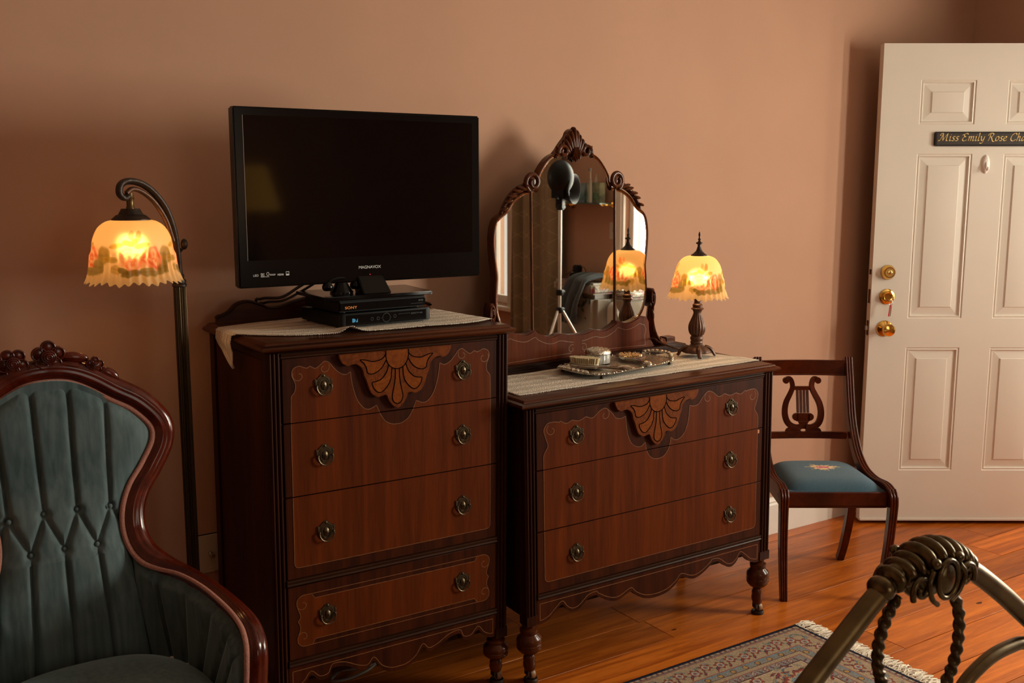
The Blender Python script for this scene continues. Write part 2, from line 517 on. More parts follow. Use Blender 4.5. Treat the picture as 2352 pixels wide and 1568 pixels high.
# knots on a few boards near the rug
M_knot = pm('pine_knot', (0.075, 0.018, 0.004), 0.5, spec=0.15, vary=0.6, vscale=120)
for (x, y, r_) in [(3.00, -0.70, 0.011), (3.28, -0.93, 0.012), (2.22, -0.50, 0.008)]:
    pts = [(x + r_ * math.cos(a) * (1.3 + 0.2 * math.sin(3 * a)), y + r_ * 0.55 * math.sin(a)) for a in [2 * PI * k / 18 for k in range(18)]]
    part('knot', MB().prism(pts, -0.004, 0.0002, 'xy'), M_knot, floor, smooth=0)

# walls
struct('wall_back', MB().box(XL - T, XR + T, YB, YB + T, 0, ZC), M_wall, smooth=0)
struct('wall_left', MB().box(XL - T, XL, YR, YB, 0, ZC), M_wall, smooth=0)


def wall_with_holes(name, u0, u1, holes, place):
    """holes: (a,b,z0,z1) along the wall; place(mb,a,b,z0,z1) adds a box"""
    mb = MB(); holes = sorted(holes); cur = u0
    for a, b, z0, z1 in holes:
        if a > cur: place(mb, cur, a, 0, ZC)
        if z0 > 0: place(mb, a, b, 0, z0)
        if z1 < ZC: place(mb, a, b, z1, ZC)
        cur = b
    if cur < u1: place(mb, cur, u1, 0, ZC)
    return struct(name, mb, M_wall, smooth=0)


WR = (-2.78, -1.84, 0.52, 2.30)       # window in the right wall
WC = (-4.52, -4.23, 0.52, 2.30)       # narrow window by the shower curtain
DW = (-1.57, -0.62, 0.0, 2.06)        # doorway
WB = (0.98, 2.12, 0.95, 2.10)         # window in the rear wall
wall_with_holes('wall_right', YR, YB, [WR, WC, DW], lambda m, a, b, z0, z1: m.box(XR, XR + T, a, b, z0, z1))
wall_with_holes('wall_rear', XL - T, XR + T, [WB], lambda m, a, b, z0, z1: m.box(a, b, YR - T, YR, z0, z1))
struct('ceiling', MB().box(XL - T, XR + 1.4, YR - T, YB + T, ZC, ZC + 0.1), M_ceil, smooth=0)
# hallway beyond the doorway
struct('wall_hall', MB().box(XR + 1.28, XR + 1.38, YR, YB, 0, ZC).box(XR + T, XR + 1.38, YB, YB + 0.1, 0, ZC).box(XR + T, XR + 1.38, -2.9, -2.8, 0, ZC), M_wall, smooth=0)

# baseboards with a moulded cap
def baseboard(name, prof, a, b, axis):
    mb = MB()
    if axis == 'x': mb.prism([(-p[0], p[1]) for p in prof], a, b, 'yz')
    else: mb.prism([(XR - p[0], p[1]) for p in prof], a, b, 'xz')
    return struct(name, mb, M_trim, smooth=30)


BBP = [(0, 0), (0.020, 0), (0.020, 0.128), (0.015, 0.136), (0.017, 0.143), (0.012, 0.152), (0.006, 0.158), (0, 0.158)]
baseboard('baseboard_back', BBP, XL, XR, 'x')
baseboard('baseboard_right', BBP, YR, DW[0] - 0.10, 'y')

# windows: casing, sash bars, panes
def glass_mat():
    m, nt, p = base_mat('window_glass'); N, L = nt.nodes, nt.links
    tr = N.new('ShaderNodeBsdfTransparent'); gl = N.new('ShaderNodeBsdfGlossy'); gl.inputs['Roughness'].default_value = 0.02
    mx = N.new('ShaderNodeMixShader'); mx.inputs[0].default_value = 0.06
    L.new(tr.outputs[0], mx.inputs[1]); L.new(gl.outputs[0], mx.inputs[2]); L.new(mx.outputs[0], N['Material Output'].inputs['Surface'])
    MATS['window_glass'] = m
    return m


M_wglass = glass_mat()


def window(name, a, b, z0, z1, wall):
    def bx(mb, u0, u1, d0, d1, w0, w1):
        if wall == 'right': mb.box(XR + d0, XR + d1, u0, u1, w0, w1)
        else: mb.box(u0, u1, YR - d1, YR - d0, w0, w1)
    cw = 0.095
    mb = MB()
    for (u0, u1, w0, w1) in [(a - cw, a, z0 - 0.02, z1 + cw), (b, b + cw, z0 - 0.02, z1 + cw), (a, b, z1, z1 + cw)]:
        bx(mb, u0, u1, -0.022, 0, w0, w1)
    for (u0, u1, w0, w1) in [(a - cw, a - cw + 0.02, z0, z1 + cw), (b + cw - 0.02, b + cw, z0, z1 + cw), (a - 0.028, a - 0.016, z0, z1 + 0.02), (b + 0.016, b + 0.028, z0, z1 + 0.02)]:
        bx(mb, u0, u1, -0.032, -0.022, w0, w1)
    win = struct(name, mb, M_trim, bevel=0.003)
    m2 = MB(); bx(m2, a - cw - 0.02, b + cw + 0.02, -0.06, 0.06, z0 - 0.045, z0 - 0.012)
    part('window_sill', m2, M_trim, win, bevel=0.004)
    fr = MB(); s = 0.045
    zm = (z0 + z1) / 2
    for (u0, u1, w0, w1) in [(a, a + s, z0, z1), (b - s, b, z0, z1), (a + s, b - s, z0, z0 + s + 0.02), (a + s, b - s, z1 - s, z1), (a + s, b - s, zm - 0.02, zm + 0.02)]:
        bx(fr, u0, u1, 0.03, 0.075, w0, w1)
    part('sash', fr, M_trim, win, bevel=0.003)
    for (w0, w1) in [(z0 + s + 0.02, zm - 0.02), (zm + 0.02, z1 - s)]:
        g = MB(); bx(g, a + s, b - s, 0.050, 0.054, w0, w1)
        part('pane', g, M_wglass, win, smooth=0)
    return win


window('window_1', *WR, 'right')
window('window_2', *WB, 'rear')
window('window_3', *WC, 'right')

# doorway casing
mb = MB()
for (y0, y1, z1) in [(DW[0] - 0.09, DW[0], 2.15), (DW[1], DW[1] + 0.09, 2.15)]:
    mb.box(XR - 0.02, XR, y0, y1, 0, z1)
mb.box(XR - 0.02, XR, DW[0], DW[1], DW[3], 2.15)
struct('trim_1', mb, M_trim, bevel=0.004)

# ---------------------------------------------------------------- open door leaf
door = thing('door_1', 'open cream six-panel door with brass locks and a black name plaque', 'door', (3.6368, -0.1312, 0.015), (0, 0, -0.5836))
door['kind'] = 'structure'
del door['category']
DWID, DH, DT = 0.90, 2.032, 0.044
# leaf front is local y = 0 facing -y
ps = [(0.1598, 0.3893), (0.5203, 0.7498)]
pz = [(0.227, 0.770), (0.895, 1.5865), (1.7057, 1.8864)]
mb = MB()
xs = [0, ps[0][0], ps[0][1], ps[1][0], ps[1][1], DWID]
zs = [0, pz[0][0], pz[0][1], pz[1][0], pz[1][1], pz[2][0], pz[2][1], DH]
for i in range(5):
    for j in range(7):
        if i in (1, 3) and j in (1, 3, 5): continue
        a, b, c, d = xs[i], xs[i + 1], zs[j], zs[j + 1]
        mb.add([(a, 0, c), (b, 0, c), (b, 0, d), (a, 0, d)], [(0, 1, 2, 3)])
        mb.add([(a, DT, c), (b, DT, c), (b, DT, d), (a, DT, d)], [(3, 2, 1, 0)])
mb.add([(0, 0, 0), (0, DT, 0), (0, DT, DH), (0, 0, DH)], [(0, 3, 2, 1)])
mb.add([(DWID, 0, 0), (DWID, DT, 0), (DWID, DT, DH), (DWID, 0, DH)], [(0, 1, 2, 3)])
mb.add([(0, 0, DH), (DWID, 0, DH), (DWID, DT, DH), (0, DT, DH)], [(0, 1, 2, 3)])
mb.add([(0, 0, 0), (DWID, 0, 0), (DWID, DT, 0), (0, DT, 0)], [(3, 2, 1, 0)])
part('door_leaf', mb, M_door, door, smooth=20)
for (a, b) in ps:
    for (c, d) in pz:
        rings = [(0, 0), (0.004, 0.0035), (0.010, 0.0015), (0.014, 0.009), (0.018, 0.0095), (0.047, 0.0050), (0.050, 0.0015), (0.054, 0.0010)]
        for sgn in (0, 1):
            m = MB(); v = []
            for (o, dp) in rings:
                y = dp if sgn == 0 else DT - dp
                v += [(a + o, y, c + o), (b - o, y, c + o), (b - o, y, d - o), (a + o, y, d - o)]
            f = [(4 * k + q, 4 * k + (q + 1) % 4, 4 * k + 4 + (q + 1) % 4, 4 * k + 4 + q) for k in range(len(rings) - 1) for q in range(4)]
            f.append(tuple(4 * (len(rings) - 1) + q for q in range(4)))
            m.add(v, f)
            if sgn == 0: part('door_panel', m, M_door, door, smooth=12)
            else: part('door_panel', m, M_door, door, smooth=12)
part('door_sweep', MB().box(0.0, DWID, -0.006, 0.0, 0.0, 0.012), M_door, door, bevel=0.002)


def lathe_y(mb, prof, c, seg=32):
    """turned shape pointing out of the door face (towards -y)"""
    return mb.lathe([(r_, -h) for r_, h in prof], seg, c, axis='y')


dz0 = -0.015
lk = part('deadbolt', lathe_y(MB(), [(0.0315, 0), (0.0315, 0.004), (0.029, 0.009), (0.0245, 0.019), (0.0235, 0.021)], (0.066, 0, 1.1075 + dz0)), M_brass, door)
part('keyhole_cylinder', lathe_y(MB(), [(0.0185, 0.0205), (0.0185, 0.0225), (0.010, 0.0225), (0.010, 0.0235), (0.009, 0.024)], (0.066, 0, 1.1075 + dz0)).box(0.0645, 0.0675, -0.0245, -0.0235, 1.086 + 0.001, 1.0965), pm('brass_face', (0.85, 0.62, 0.22), 0.25, 1.0, vary=0.08, vscale=80), lk)
part('key_slot', MB().box(0.0650, 0.0672, -0.0249, -0.0243, 1.0875, 1.0955), M_groove, lk)
lk2 = part('lock_rose', lathe_y(MB(), [(0.033, 0), (0.033, 0.003), (0.030, 0.006), (0.022, 0.008), (0.021, 0.020), (0.0185, 0.022), (0.017, 0.0215), (0.010, 0.0212)], (0.067, 0, 1.0037 + dz0)), M_brass, door)
part('key', MB().box(0.063, 0.0745, -0.040, -0.020, 0.974, 0.977).lathe([(0.0085, 0.0), (0.0085, 0.002)], 18, (0.071, -0.038, 0.974)), M_steel, lk2, bevel=0.0005)
kn = part('door_knob', lathe_y(MB(), [(0.0345, 0), (0.0345, 0.003), (0.031, 0.007), (0.018, 0.013), (0.0125, 0.019), (0.0125, 0.030), (0.018, 0.036), (0.0245, 0.042), (0.0275, 0.050), (0.0270, 0.056), (0.024, 0.0605), (0.015, 0.063), (0.0, 0.064)], (0.064, 0, 0.8671 + dz0), 40), M_brass, door)
# latch plates on the door edge
for (z, h, nm) in [(1.1075, 0.011, 'bolt_hole'), (1.0037, 0.030, 'latch_plate'), (0.8671, 0.032, 'latch_plate')]:
    z += dz0
    lp = part(nm, MB().box(-0.0012, 0.0005, 0.011, 0.033, z - h, z + h), pm('edge_plate', (0.15, 0.075, 0.03), 0.4, 0.8, vary=0.3, vscale=80), door)
part('latch_bolt', MB().prism([(-0.011, 0.858 + dz0), (0, 0.858 + dz0), (0, 0.876 + dz0), (-0.011, 0.876 + dz0)], 0.016, 0.028), M_steel, door, bevel=0.001)
for z in (0.25, 1.0, 1.78):
    part('hinge', MB().lathe([(0.007, -0.05), (0.007, 0.05)], 12, (DWID + 0.004, 0.004, z)).box(DWID - 0.001, DWID + 0.002, 0.004, 0.04, z - 0.05, z + 0.05), M_brass, door)

# key tag hanging from the lock
kt = thing('key_tag', 'red tag hanging from the key in the middle brass lock', 'key tag')
Dm = Matrix.Translation((3.6368, -0.1312, 0.015)) @ Matrix.Rotation(-0.5836, 4, 'Z')
kt.matrix_world = Dm @ Matrix.Translation((0.071, -0.042, 0.955))
part('split_ring', MB().tube([(0.008 * math.cos(a), 0, 0.010 + 0.008 * math.sin(a)) for a in [2 * PI * k / 20 for k in range(20)]], 0.0008, 6, True), M_steel, kt)
part('tag', MB().prism([(-0.005, 0.004), (-0.0005, 0.006), (-0.004, -0.046), (-0.010, -0.046)], -0.001, 0.001), M_red, kt)
part('spare_key', MB().prism([(0.0, 0.004), (0.003, 0.004), (0.0035, -0.012), (0.0015, -0.045), (-0.001, -0.045), (0.0, -0.012)], 0.001, 0.0025), pm('old_key', (0.20, 0.16, 0.09), 0.4, 0.9), kt)

# name plaque with calligraphic lettering
pq = thing('name_plaque', 'black plaque with gold lettering fixed to the open door', 'sign')
pq.matrix_world = Dm
pm_ = MB().box(0.2240, 0.735, -0.010, -0.0002, 1.6170, 1.6760)
part('plaque_board', pm_, M_plaque, pq, bevel=0.004, seg=2)
part('plaque_face', MB().box(0.2320, 0.727, -0.0112, -0.0095, 1.6225, 1.6705), pm('plaque_inner', (0.030, 0.021, 0.017), 0.4, vary=0.2, vscale=40), pq, bevel=0.001)
GL = {
    'M': (0.98, [[(.30, .72), (.19, .75), (.09, .69), (.05, .58), (.10, .52)], [(.02, .10), (.00, .02), (.06, 0), (.15, .12), (.23, .45), (.30, .72)], [(.30, .72), (.35, .40), (.41, .03)], [(.41, .03), (.57, .40), (.77, .74)], [(.77, .74), (.74, .40), (.73, .08), (.79, 0), (.88, .07)]]),
    'i': (0.22, [[(0, .36), (.08, .45), (.08, .30), (.06, .08), (.11, 0), (.20, .08)], [(.10, .60), (.12, .63)]]),
    's': (0.34, [[(.30, .40), (.20, .45), (.10, .38), (.12, .28), (.23, .19), (.26, .08), (.16, 0), (.03, .05)]]),
    'E': (0.60, [[(.54, .64), (.44, .74), (.29, .73), (.18, .60), (.23, .46), (.36, .40)], [(.36, .40), (.18, .36), (.08, .20), (.14, .03), (.32, 0), (.52, .12)], [(.18, .60), (.06, .62), (.02, .54)]]),
    'm': (0.66, [[(0, .36), (.08, .45), (.08, .25), (.06, 0)], [(.08, .25), (.19, .42), (.27, .44), (.29, .30), (.27, 0)], [(.29, .25), (.40, .42), (.49, .44), (.51, .30), (.49, .08), (.54, 0), (.62, .08)]]),
    'l': (0.24, [[(.04, .70), (.12, .77), (.11, .50), (.08, .10), (.13, 0), (.22, .08)]]),
    'y': (0.44, [[(0, .36), (.08, .45), (.10, .20), (.16, .03), (.26, .08), (.36, .30)], [(.38, .45), (.36, .15), (.29, -.15), (.17, -.25), (.03, -.19)]]),
    'R': (0.74, [[(.21, .72), (.18, .35), (.11, 0)], [(.02, .52), (.04, .66), (.18, .75), (.36, .76), (.51, .66), (.46, .48), (.30, .40), (.20, .40)], [(.30, .40), (.42, .20), (.52, .02), (.64, -.07), (.76, -.01)]]),
    'o': (0.40, [[(.26, .44), (.10, .40), (.03, .20), (.10, .02), (.22, .02), (.34, .20), (.32, .38), (.24, .44)]]),
    'e': (0.38, [[(.06, .22), (.20, .26), (.30, .36), (.22, .45), (.10, .38), (.03, .20), (.10, .02), (.22, .02), (.34, .11)]]),
    'C': (0.62, [[(.58, .58), (.52, .73), (.34, .74), (.14, .56), (.06, .28), (.16, .04), (.36, 0), (.58, .15)]]),
    'h': (0.46, [[(.04, .70), (.12, .77), (.10, .40), (.05, 0)], [(.08, .22), (.19, .42), (.29, .42), (.31, .25), (.29, .08), (.34, 0), (.42, .08)]]),
    'a': (0.46, [[(.32, .40), (.20, .45), (.08, .34), (.04, .12), (.10, 0), (.22, .08), (.32, .30)], [(.35, .45), (.32, .20), (.32, .06), (.37, 0), (.45, .08)]])}


def calligraphy(txt, x, z, em, y, track=0.03):
    mb = MB(); nib = (0.040 * em, 0.029 * em)
    for ch in txt:
        if ch == ' ': x += 0.26 * em; continue
        w, strokes = GL[ch]
        for st in strokes:
            pts = cat(st, 7)
            q = [(x + (px + 0.20 * pz_) * em, z + pz_ * em) for px, pz_ in pts]
            a = [(px - nib[0], y, pz_ - nib[1]) for px, pz_ in q]; b = [(px + nib[0], y, pz_ + nib[1]) for px, pz_ in q]
            n = len(q)
            mb.add(a + b, [(i, i + 1, n + i + 1, n + i) for i in range(n - 1)])
            a = [(px + 0.012 * em, y, pz_ - 0.016 * em) for px, pz_ in q]; b = [(px - 0.012 * em, y, pz_ + 0.016 * em) for px, pz_ in q]
            mb.add(a + b, [(i, i + 1, n + i + 1, n + i) for i in range(n - 1)])
        x += (w + track) * em
    return mb, x


mb, xe = calligraphy('Miss Emily Rose Cha', 0.2410, 1.6385, 0.0415, -0.0116)
part('lettering', mb, M_gold, pq, smooth=0, label='gold calligraphic letters')

# adhesive hook
hk = thing('adhesive_hook', 'small oval white adhesive hook stuck on the door', 'hook')
hk.matrix_world = Dm @ Matrix.Translation((0.4472, 0, 1.5435))
part('hook_back', MB().lathe([(0.0, 0.0085), (0.6, 0.0080), (0.9, 0.0055), (1.0, 0.0)][::-1], 28, (0, 0, 0)), pm('hook_plastic', (0.74, 0.66, 0.62), 0.3), hk)
hb = hk.children[0]
for v in hb.data.vertices:
    x, y, z = v.co
    v.co = (x * 0.0165, -z, y * 0.0395)
part('hook_arm', MB().sweep(cat([(0, -0.006, 0.012), (0, -0.011, -0.004), (0, -0.014, -0.020), (0, -0.020, -0.026), (0, -0.025, -0.020), (0.001, -0.026, -0.012)], 5), [(0.005 * math.cos(a), 0.0022 * math.sin(a)) for a in [2 * PI * k / 10 for k in range(10)]], up=(0, -1, 0)), MATS['hook_plastic'], hk)

# ================================================================== DRESSERS
FAN_OUT = [(-0.1665, 0.000), (-0.163, -0.0137), (-0.1545, -0.0253), (-0.139, -0.0316), (-0.128, -0.0284), (-0.1155, -0.0302), (-0.1045, -0.0392), (-0.099, -0.0505), (-0.0975, -0.0601), (-0.0907, -0.074), (-0.0847, -0.0922), (-0.077, -0.1091), (-0.0628, -0.1195), (-0.0499, -0.1209), (-0.0387, -0.1182), (-0.0322, -0.1197), (-0.029, -0.1291), (-0.0194, -0.1436), (-0.0081, -0.1538), (0.0, -0.1562)]
FAN_DISC = [(-0.0335, 0.0), (-0.0330, -0.0180), (-0.0265, -0.036), (-0.0140, -0.047), (0.0, -0.0508)]
FAN_P1 = [(-0.0318, -0.0080), (-0.0456, -0.0209), (-0.0709, -0.0253), (-0.0898, -0.0199), (-0.1069, -0.0179), (-0.0962, -0.0282), (-0.0895, -0.0405), (-0.0855, -0.0546), (-0.0682, -0.0571), (-0.0472, -0.0455), (-0.0320, -0.0240)]
FAN_P2 = [(-0.0250, -0.0385), (-0.033, -0.0588), (-0.0476, -0.0738), (-0.0621, -0.079), (-0.0733, -0.0809), (-0.0688, -0.0965), (-0.0562, -0.1083), (-0.0433, -0.1067), (-0.0269, -0.0906), (-0.0186, -0.0721), (-0.0165, -0.0470)]
FAN_P3 = [(-0.0060, -0.0505), (-0.0065, -0.0749), (-0.0108, -0.0997), (-0.0155, -0.123), (-0.0113, -0.1385), (0.0, -0.1455)]


def mir(pts):
    return [(-x, z) for x, z in pts][::-1]


def fan_applique(parent, cx, zt, y0):
    """carved fan glued to the top drawer"""
    loc = (cx, y0, zt)
    top = y0
    out = [(-0.1665, 0)] + cat(FAN_OUT, 3)[1:] + cat(mir(FAN_OUT), 3)[1:]
    fa = part('fan_applique', MB().prism(out, -0.011, 0.0), M_burl, parent, bevel=0.0018, seg=2, loc=loc, label='carved burl fan ornament')
    def add(nm, pts, mt, y): part(nm, MB().flat(pts, y), mt, fa, smooth=0)
    disc = cat(FAN_DISC, 5) + cat(mir(FAN_DISC), 5)[1:]
    pet = []
    for k in (1, -1):
        for P in (FAN_P1, FAN_P2):
            q = P if k == 1 else [(-x, z) for x, z in P]
            c0 = cat(q, 4)
            pet.append(c0)
    pet.append(cat(FAN_P3, 5) + cat(mir(FAN_P3), 5)[1:])
    for p in [disc] + pet:
        add('petal', p, M_burl2, -0.0113)
    g = MB()
    for p in [disc] + pet: g.ribbon(p, 0.0026, -0.0116)
    part('petal_groove', g, M_groove, fa, smooth=0)
    return fa


PULL = None


def pull(parent, x, z, y):
    """bail pull: shield plate, beaded oval, boss and hanging ring"""
    global PULL
    if PULL is None:
        sh = [(-0.0245, 0.012), (-0.0235, 0.0175), (-0.0175, 0.0165), (-0.013, 0.0215), (-0.009, 0.0245), (-0.006, 0.0285), (0.0, 0.0305)]
        sh = sh + [(-a, b) for a, b in sh[::-1][1:]]
        low = [(0.0225, 0.0), (0.020, -0.008), (0.012, -0.0175), (0.0, -0.0215), (-0.012, -0.0175), (-0.020, -0.008), (-0.0225, 0.0)]
        mb = MB().prism(sh + low, -0.0026, 0.0)
        mb.lathe([(1.0, 0), (0.92, 0.0022), (0.6, 0.0052), (0.0, 0.0062)], 20, (0, 0, 0))
        n0 = len(mb.v) - 80
        for i in range(n0, len(mb.v)):
            a, b, c = mb.v[i]; mb.v[i] = (a * 0.0085, -0.0026 - c, b * 0.0128 + 0.001)
        mb.ball((0, -0.0095, 0.001), 0.0022, 10, 6)
        mb.tube([(0.0125 * math.cos(a), -0.0035, 0.001 + 0.0172 * math.sin(a)) for a in [2 * PI * k / 30 for k in range(30)]], 0.0014, 6, True, up=(0, 1, 0))
        for k in range(26):
            a = PI * k / 25
            mb.ball((0.0155 * math.cos(a), -0.0032, 0.003 + 0.0195 * math.sin(a)), 0.0013, 6, 4)
        for sx in (-1, 1):
            for k in range(5): mb.ball((sx * 0.0215, -0.003, 0.0135 - 0.0028 * k), (0.0022, 0.0015, 0.0013), 6, 4)
            mb.ball((sx * 0.0195, -0.0055, 0.0005), (0.0035, 0.004, 0.0030), 8, 6)
        mb.ball((0, -0.004, 0.0255), (0.0035, 0.0025, 0.0035), 8, 6)
        bail = cat([(-0.0205, -0.0075, 0.0005), (-0.0195, -0.0085, -0.009), (-0.0125, -0.009, -0.0195), (0, -0.009, -0.0240), (0.0125, -0.009, -0.0195), (0.0195, -0.0085, -0.009), (0.0205, -0.0075, 0.0005)], 5)
        mb.tube(bail, 0.0021, 8, up=(0, 1, 0))
        PULL = mb.mesh('pull', smooth=45)
        PULL.materials.append(M_pull)
    return link('pull', PULL, None, parent, (x, y, z))


LEG = [(0.0147, 0), (0.022, -0.0045), (0.0205, -0.0095), (0.018, -0.012), (0.0275, -0.0175), (0.028, -0.022), (0.0255, -0.031), (0.0275, -0.034), (0.0365, -0.042), (0.0385, -0.049), (0.0380, -0.056), (0.0365, -0.059), (0.0385, -0.0625), (0.0375, -0.067), (0.0372, -0.0685), (0.0380, -0.0715), (0.0335, -0.079), (0.0265, -0.0855), (0.0175, -0.090), (0.0147, -0.094), (0.0180, -0.100), (0.0190, -0.1065), (0.0178, -0.110), (0.0195, -0.118), (0.0192, -0.126), (0.0165, -0.134), (0.0130, -0.1405)]


def leg(parent, x, y, ztop, zfloor, caster=True):
    h = ztop - zfloor - 0.036
    k = h / 0.1405
    prof = [(r_, z * k) for r_, z in LEG]
    o = part('leg', MB().lathe(prof, 28, (x, y, ztop)), M_carve, parent)
    zc = zfloor + 0.020
    wheel = MB().lathe([(0.004, -0.0075), (0.0145, -0.0075), (0.0158, -0.005), (0.0158, 0.005), (0.0145, 0.0075), (0.004, 0.0075)], 20, (x + 0.006, y, zc + 0.003), axis='x')
    c = part('caster', wheel, pm('caster_wood', (0.20, 0.10, 0.045), 0.5), o)
    part('caster_fork', MB().prism([(x - 0.012, zc + 0.022), (x + 0.012, zc + 0.022), (x + 0.010, zc + 0.012), (x - 0.004, zc - 0.004), (x - 0.012, zc + 0.004)], y - 0.010, y - 0.0085).prism([(x - 0.012, zc + 0.022), (x + 0.012, zc + 0.022), (x + 0.010, zc + 0.012), (x - 0.004, zc - 0.004), (x - 0.012, zc + 0.004)], y + 0.0085, y + 0.010).lathe([(0.011, zfloor + h * 0 + 0.036), (0.013, zfloor + 0.040)], 14, (x, y, 0)), M_bronzed, o)
    part('caster_cup', MB().lathe([(0.0, 0.0), (0.0215, 0.0), (0.0225, 0.004), (0.020, 0.010), (0.015, 0.0105), (0.012, 0.006), (0.0, 0.006)], 24, (x + 0.004, y, zfloor + 0.0005), cap=False), M_bronzed, o)
    return o


def slab(parent, W_, D, z0, z1, ov, nm='top'):
    h = z1 - z0
    rings = [(-0.004, 0), (0.0, 0.06), (ov * 0.55, 0.14), (ov * 0.95, 0.34), (ov, 0.48), (ov * 0.8, 0.64), (ov * 0.25, 0.76), (ov * 0.12, 0.9), (-0.003, 1.0)]
    v = []; f = []
    for o, t in rings:
        z = z0 + h * t
        v += [(-o, -o, z), (W_ + o, -o, z), (W_ + o, D, z), (-o, D, z)]
    for k in range(len(rings) - 1):
        for q in range(4): f.append((4 * k + q, 4 * k + (q + 1) % 4, 4 * k + 4 + (q + 1) % 4, 4 * k + 4 + q))
    f += [(3, 2, 1, 0), tuple(4 * (len(rings) - 1) + q for q in range(4))]
    return part(nm, MB().add(v, f), M_walnut_h, parent, smooth=28)


def post(parent, x0, x1, z0, z1, side):
    """reeded corner post"""
    w = x1 - x0
    pr = [(x0, 0.040), (x0, 0.004)]
    n = 3
    for k in range(n):
        a = x0 + w * (0.06 + 0.88 * k / n); b = x0 + w * (0.06 + 0.88 * (k + 1) / n)
        for t in range(7):
            u = t / 6
            pr.append((a + (b - a) * u, 0.003 - 0.0055 * math.sin(PI * u)))
    pr += [(x1, 0.004), (x1, 0.040)]
    o = part('corner_post', MB().prism(pr, z0 + 0.030, z1, 'xy').box(x0, x1, -0.001, 0.040, z0, z0 + 0.0305), M_walnut, parent, smooth=50)
    return o


def molding(parent, x0, x1, zt, nm='rail_molding'):
    """double bead across the front"""
    prof = [(0.012, zt), (0.0, zt), (-0.0045, zt - 0.0012), (-0.0055, zt - 0.0035), (-0.0045, zt - 0.0058), (-0.001, zt - 0.0068), (-0.001, zt - 0.0085), (-0.005, zt - 0.0105), (-0.006, zt - 0.0135), (-0.004, zt - 0.0165), (0.0, zt - 0.018), (0.012, zt - 0.018)]
    return part(nm, MB().prism(prof, x0, x1, 'yz'), M_mold, parent, smooth=50)


def dresser(root, sp):
    W_, D = sp['W'], sp['D']; pl, pr = sp['post']; zb, zt = sp['zb'], sp['zt']
    cx = sp['cx']
    part('case', MB().box(0.006, W_ - 0.006, 0.024, D, zb + 0.02, zt), M_walnut, root)
    for sx, nm in ((0.004, 'side_panel'), (W_ - 0.010, 'side_panel')):
        part(nm, MB().box(sx, sx + 0.006, 0.05, D - 0.045, zb + 0.06, zt - 0.02), M_drawer, root, bevel=0.002)
    post(root, 0, pl, zb, zt, -1); post(root, pr, W_, zb, zt, 1)
    for x in (0.0, W_ - 0.032): part('rear_post', MB().box(x, x + 0.032, D - 0.042, D, zb, zt), M_walnut, root, bevel=0.002)
    slab(root, W_, D + 0.008, zt, sp['top'], 0.017)
    part('frieze_molding', MB().prism([(0.012, sp['d'][0] + 0.012), (-0.002, sp['d'][0] + 0.012), (-0.004, sp['d'][0] + 0.009), (-0.002, sp['d'][0] + 0.006), (0.0, sp['d'][0] + 0.004), (0.0, sp['d'][0]), (0.012, sp['d'][0])], pl, pr, 'yz'), M_mold, root, smooth=40)
    part('frieze', MB().box(pl, pr, 0.004, 0.03, sp['d'][0] + 0.010, zt), M_walnut, root)
    # drawers
    drawers = []
    for k, (z1, z0) in enumerate(sp['drawers']):
        d = part('drawer', MB().box(pl + 0.002, pr - 0.002, 0.0, 0.03, z0 + 0.0012, z1 - 0.0012), M_drawer, root, bevel=0.0012, seg=1)
        drawers.append(d)
        for px in sp['pulls'][k][:2]: pull(d, px, sp['pulls'][k][2], -0.0003)
    for zm in sp['mold']: molding(root, pl, pr, zm)
    # apron with scalloped edge
    ap = sp['apron']
    edge = cat(ap, 4)
    poly = [(pl, sp['az'])] + edge + [(pr, sp['az'])]
    part('apron', MB().prism(poly, 0.002, 0.022), M_drawer, root, smooth=30)
    apn = root.children[-1]
    inl = [(x, z + 0.012) for x, z in edge]
    inl = [(pl + 0.010, sp['az'] - 0.014)] + [(max(pl + 0.010, min(pr - 0.010, x)), z) for x, z in inl] + [(pr - 0.010, sp['az'] - 0.014)]
    m = MB().ribbon(inl, 0.0022, 0.0015).ribbon([inl[0], inl[-1]], 0.0022, 0.0015)
    part('apron_inlay', m, M_inlay, apn, smooth=0)
    # legs
    for (x, y) in [(pl / 2 + 0.004, 0.026), (W_ - (W_ - pr) / 2 - 0.003, 0.026), (0.022, D - 0.03), (W_ - 0.022, D - 0.03)]:
        leg(root, x, y, zb + 0.002, -math.tan(sp['roll']) * x + 0.0005)
    return drawers


def inlays(d, shapes, lines, w=0.0017):
    """veneer fields with stringing on a drawer front"""
    for pts in shapes: part('veneer_panel', MB().flat(pts, -0.0005), M_veneer, d, smooth=0)
    for pts in lines: part('inlay', MB().ribbon(pts, w, -0.0009), M_inlay, d, smooth=0)


def mirx(pts, cx):
    return [(2 * cx - x, z) for x, z in pts][::-1]


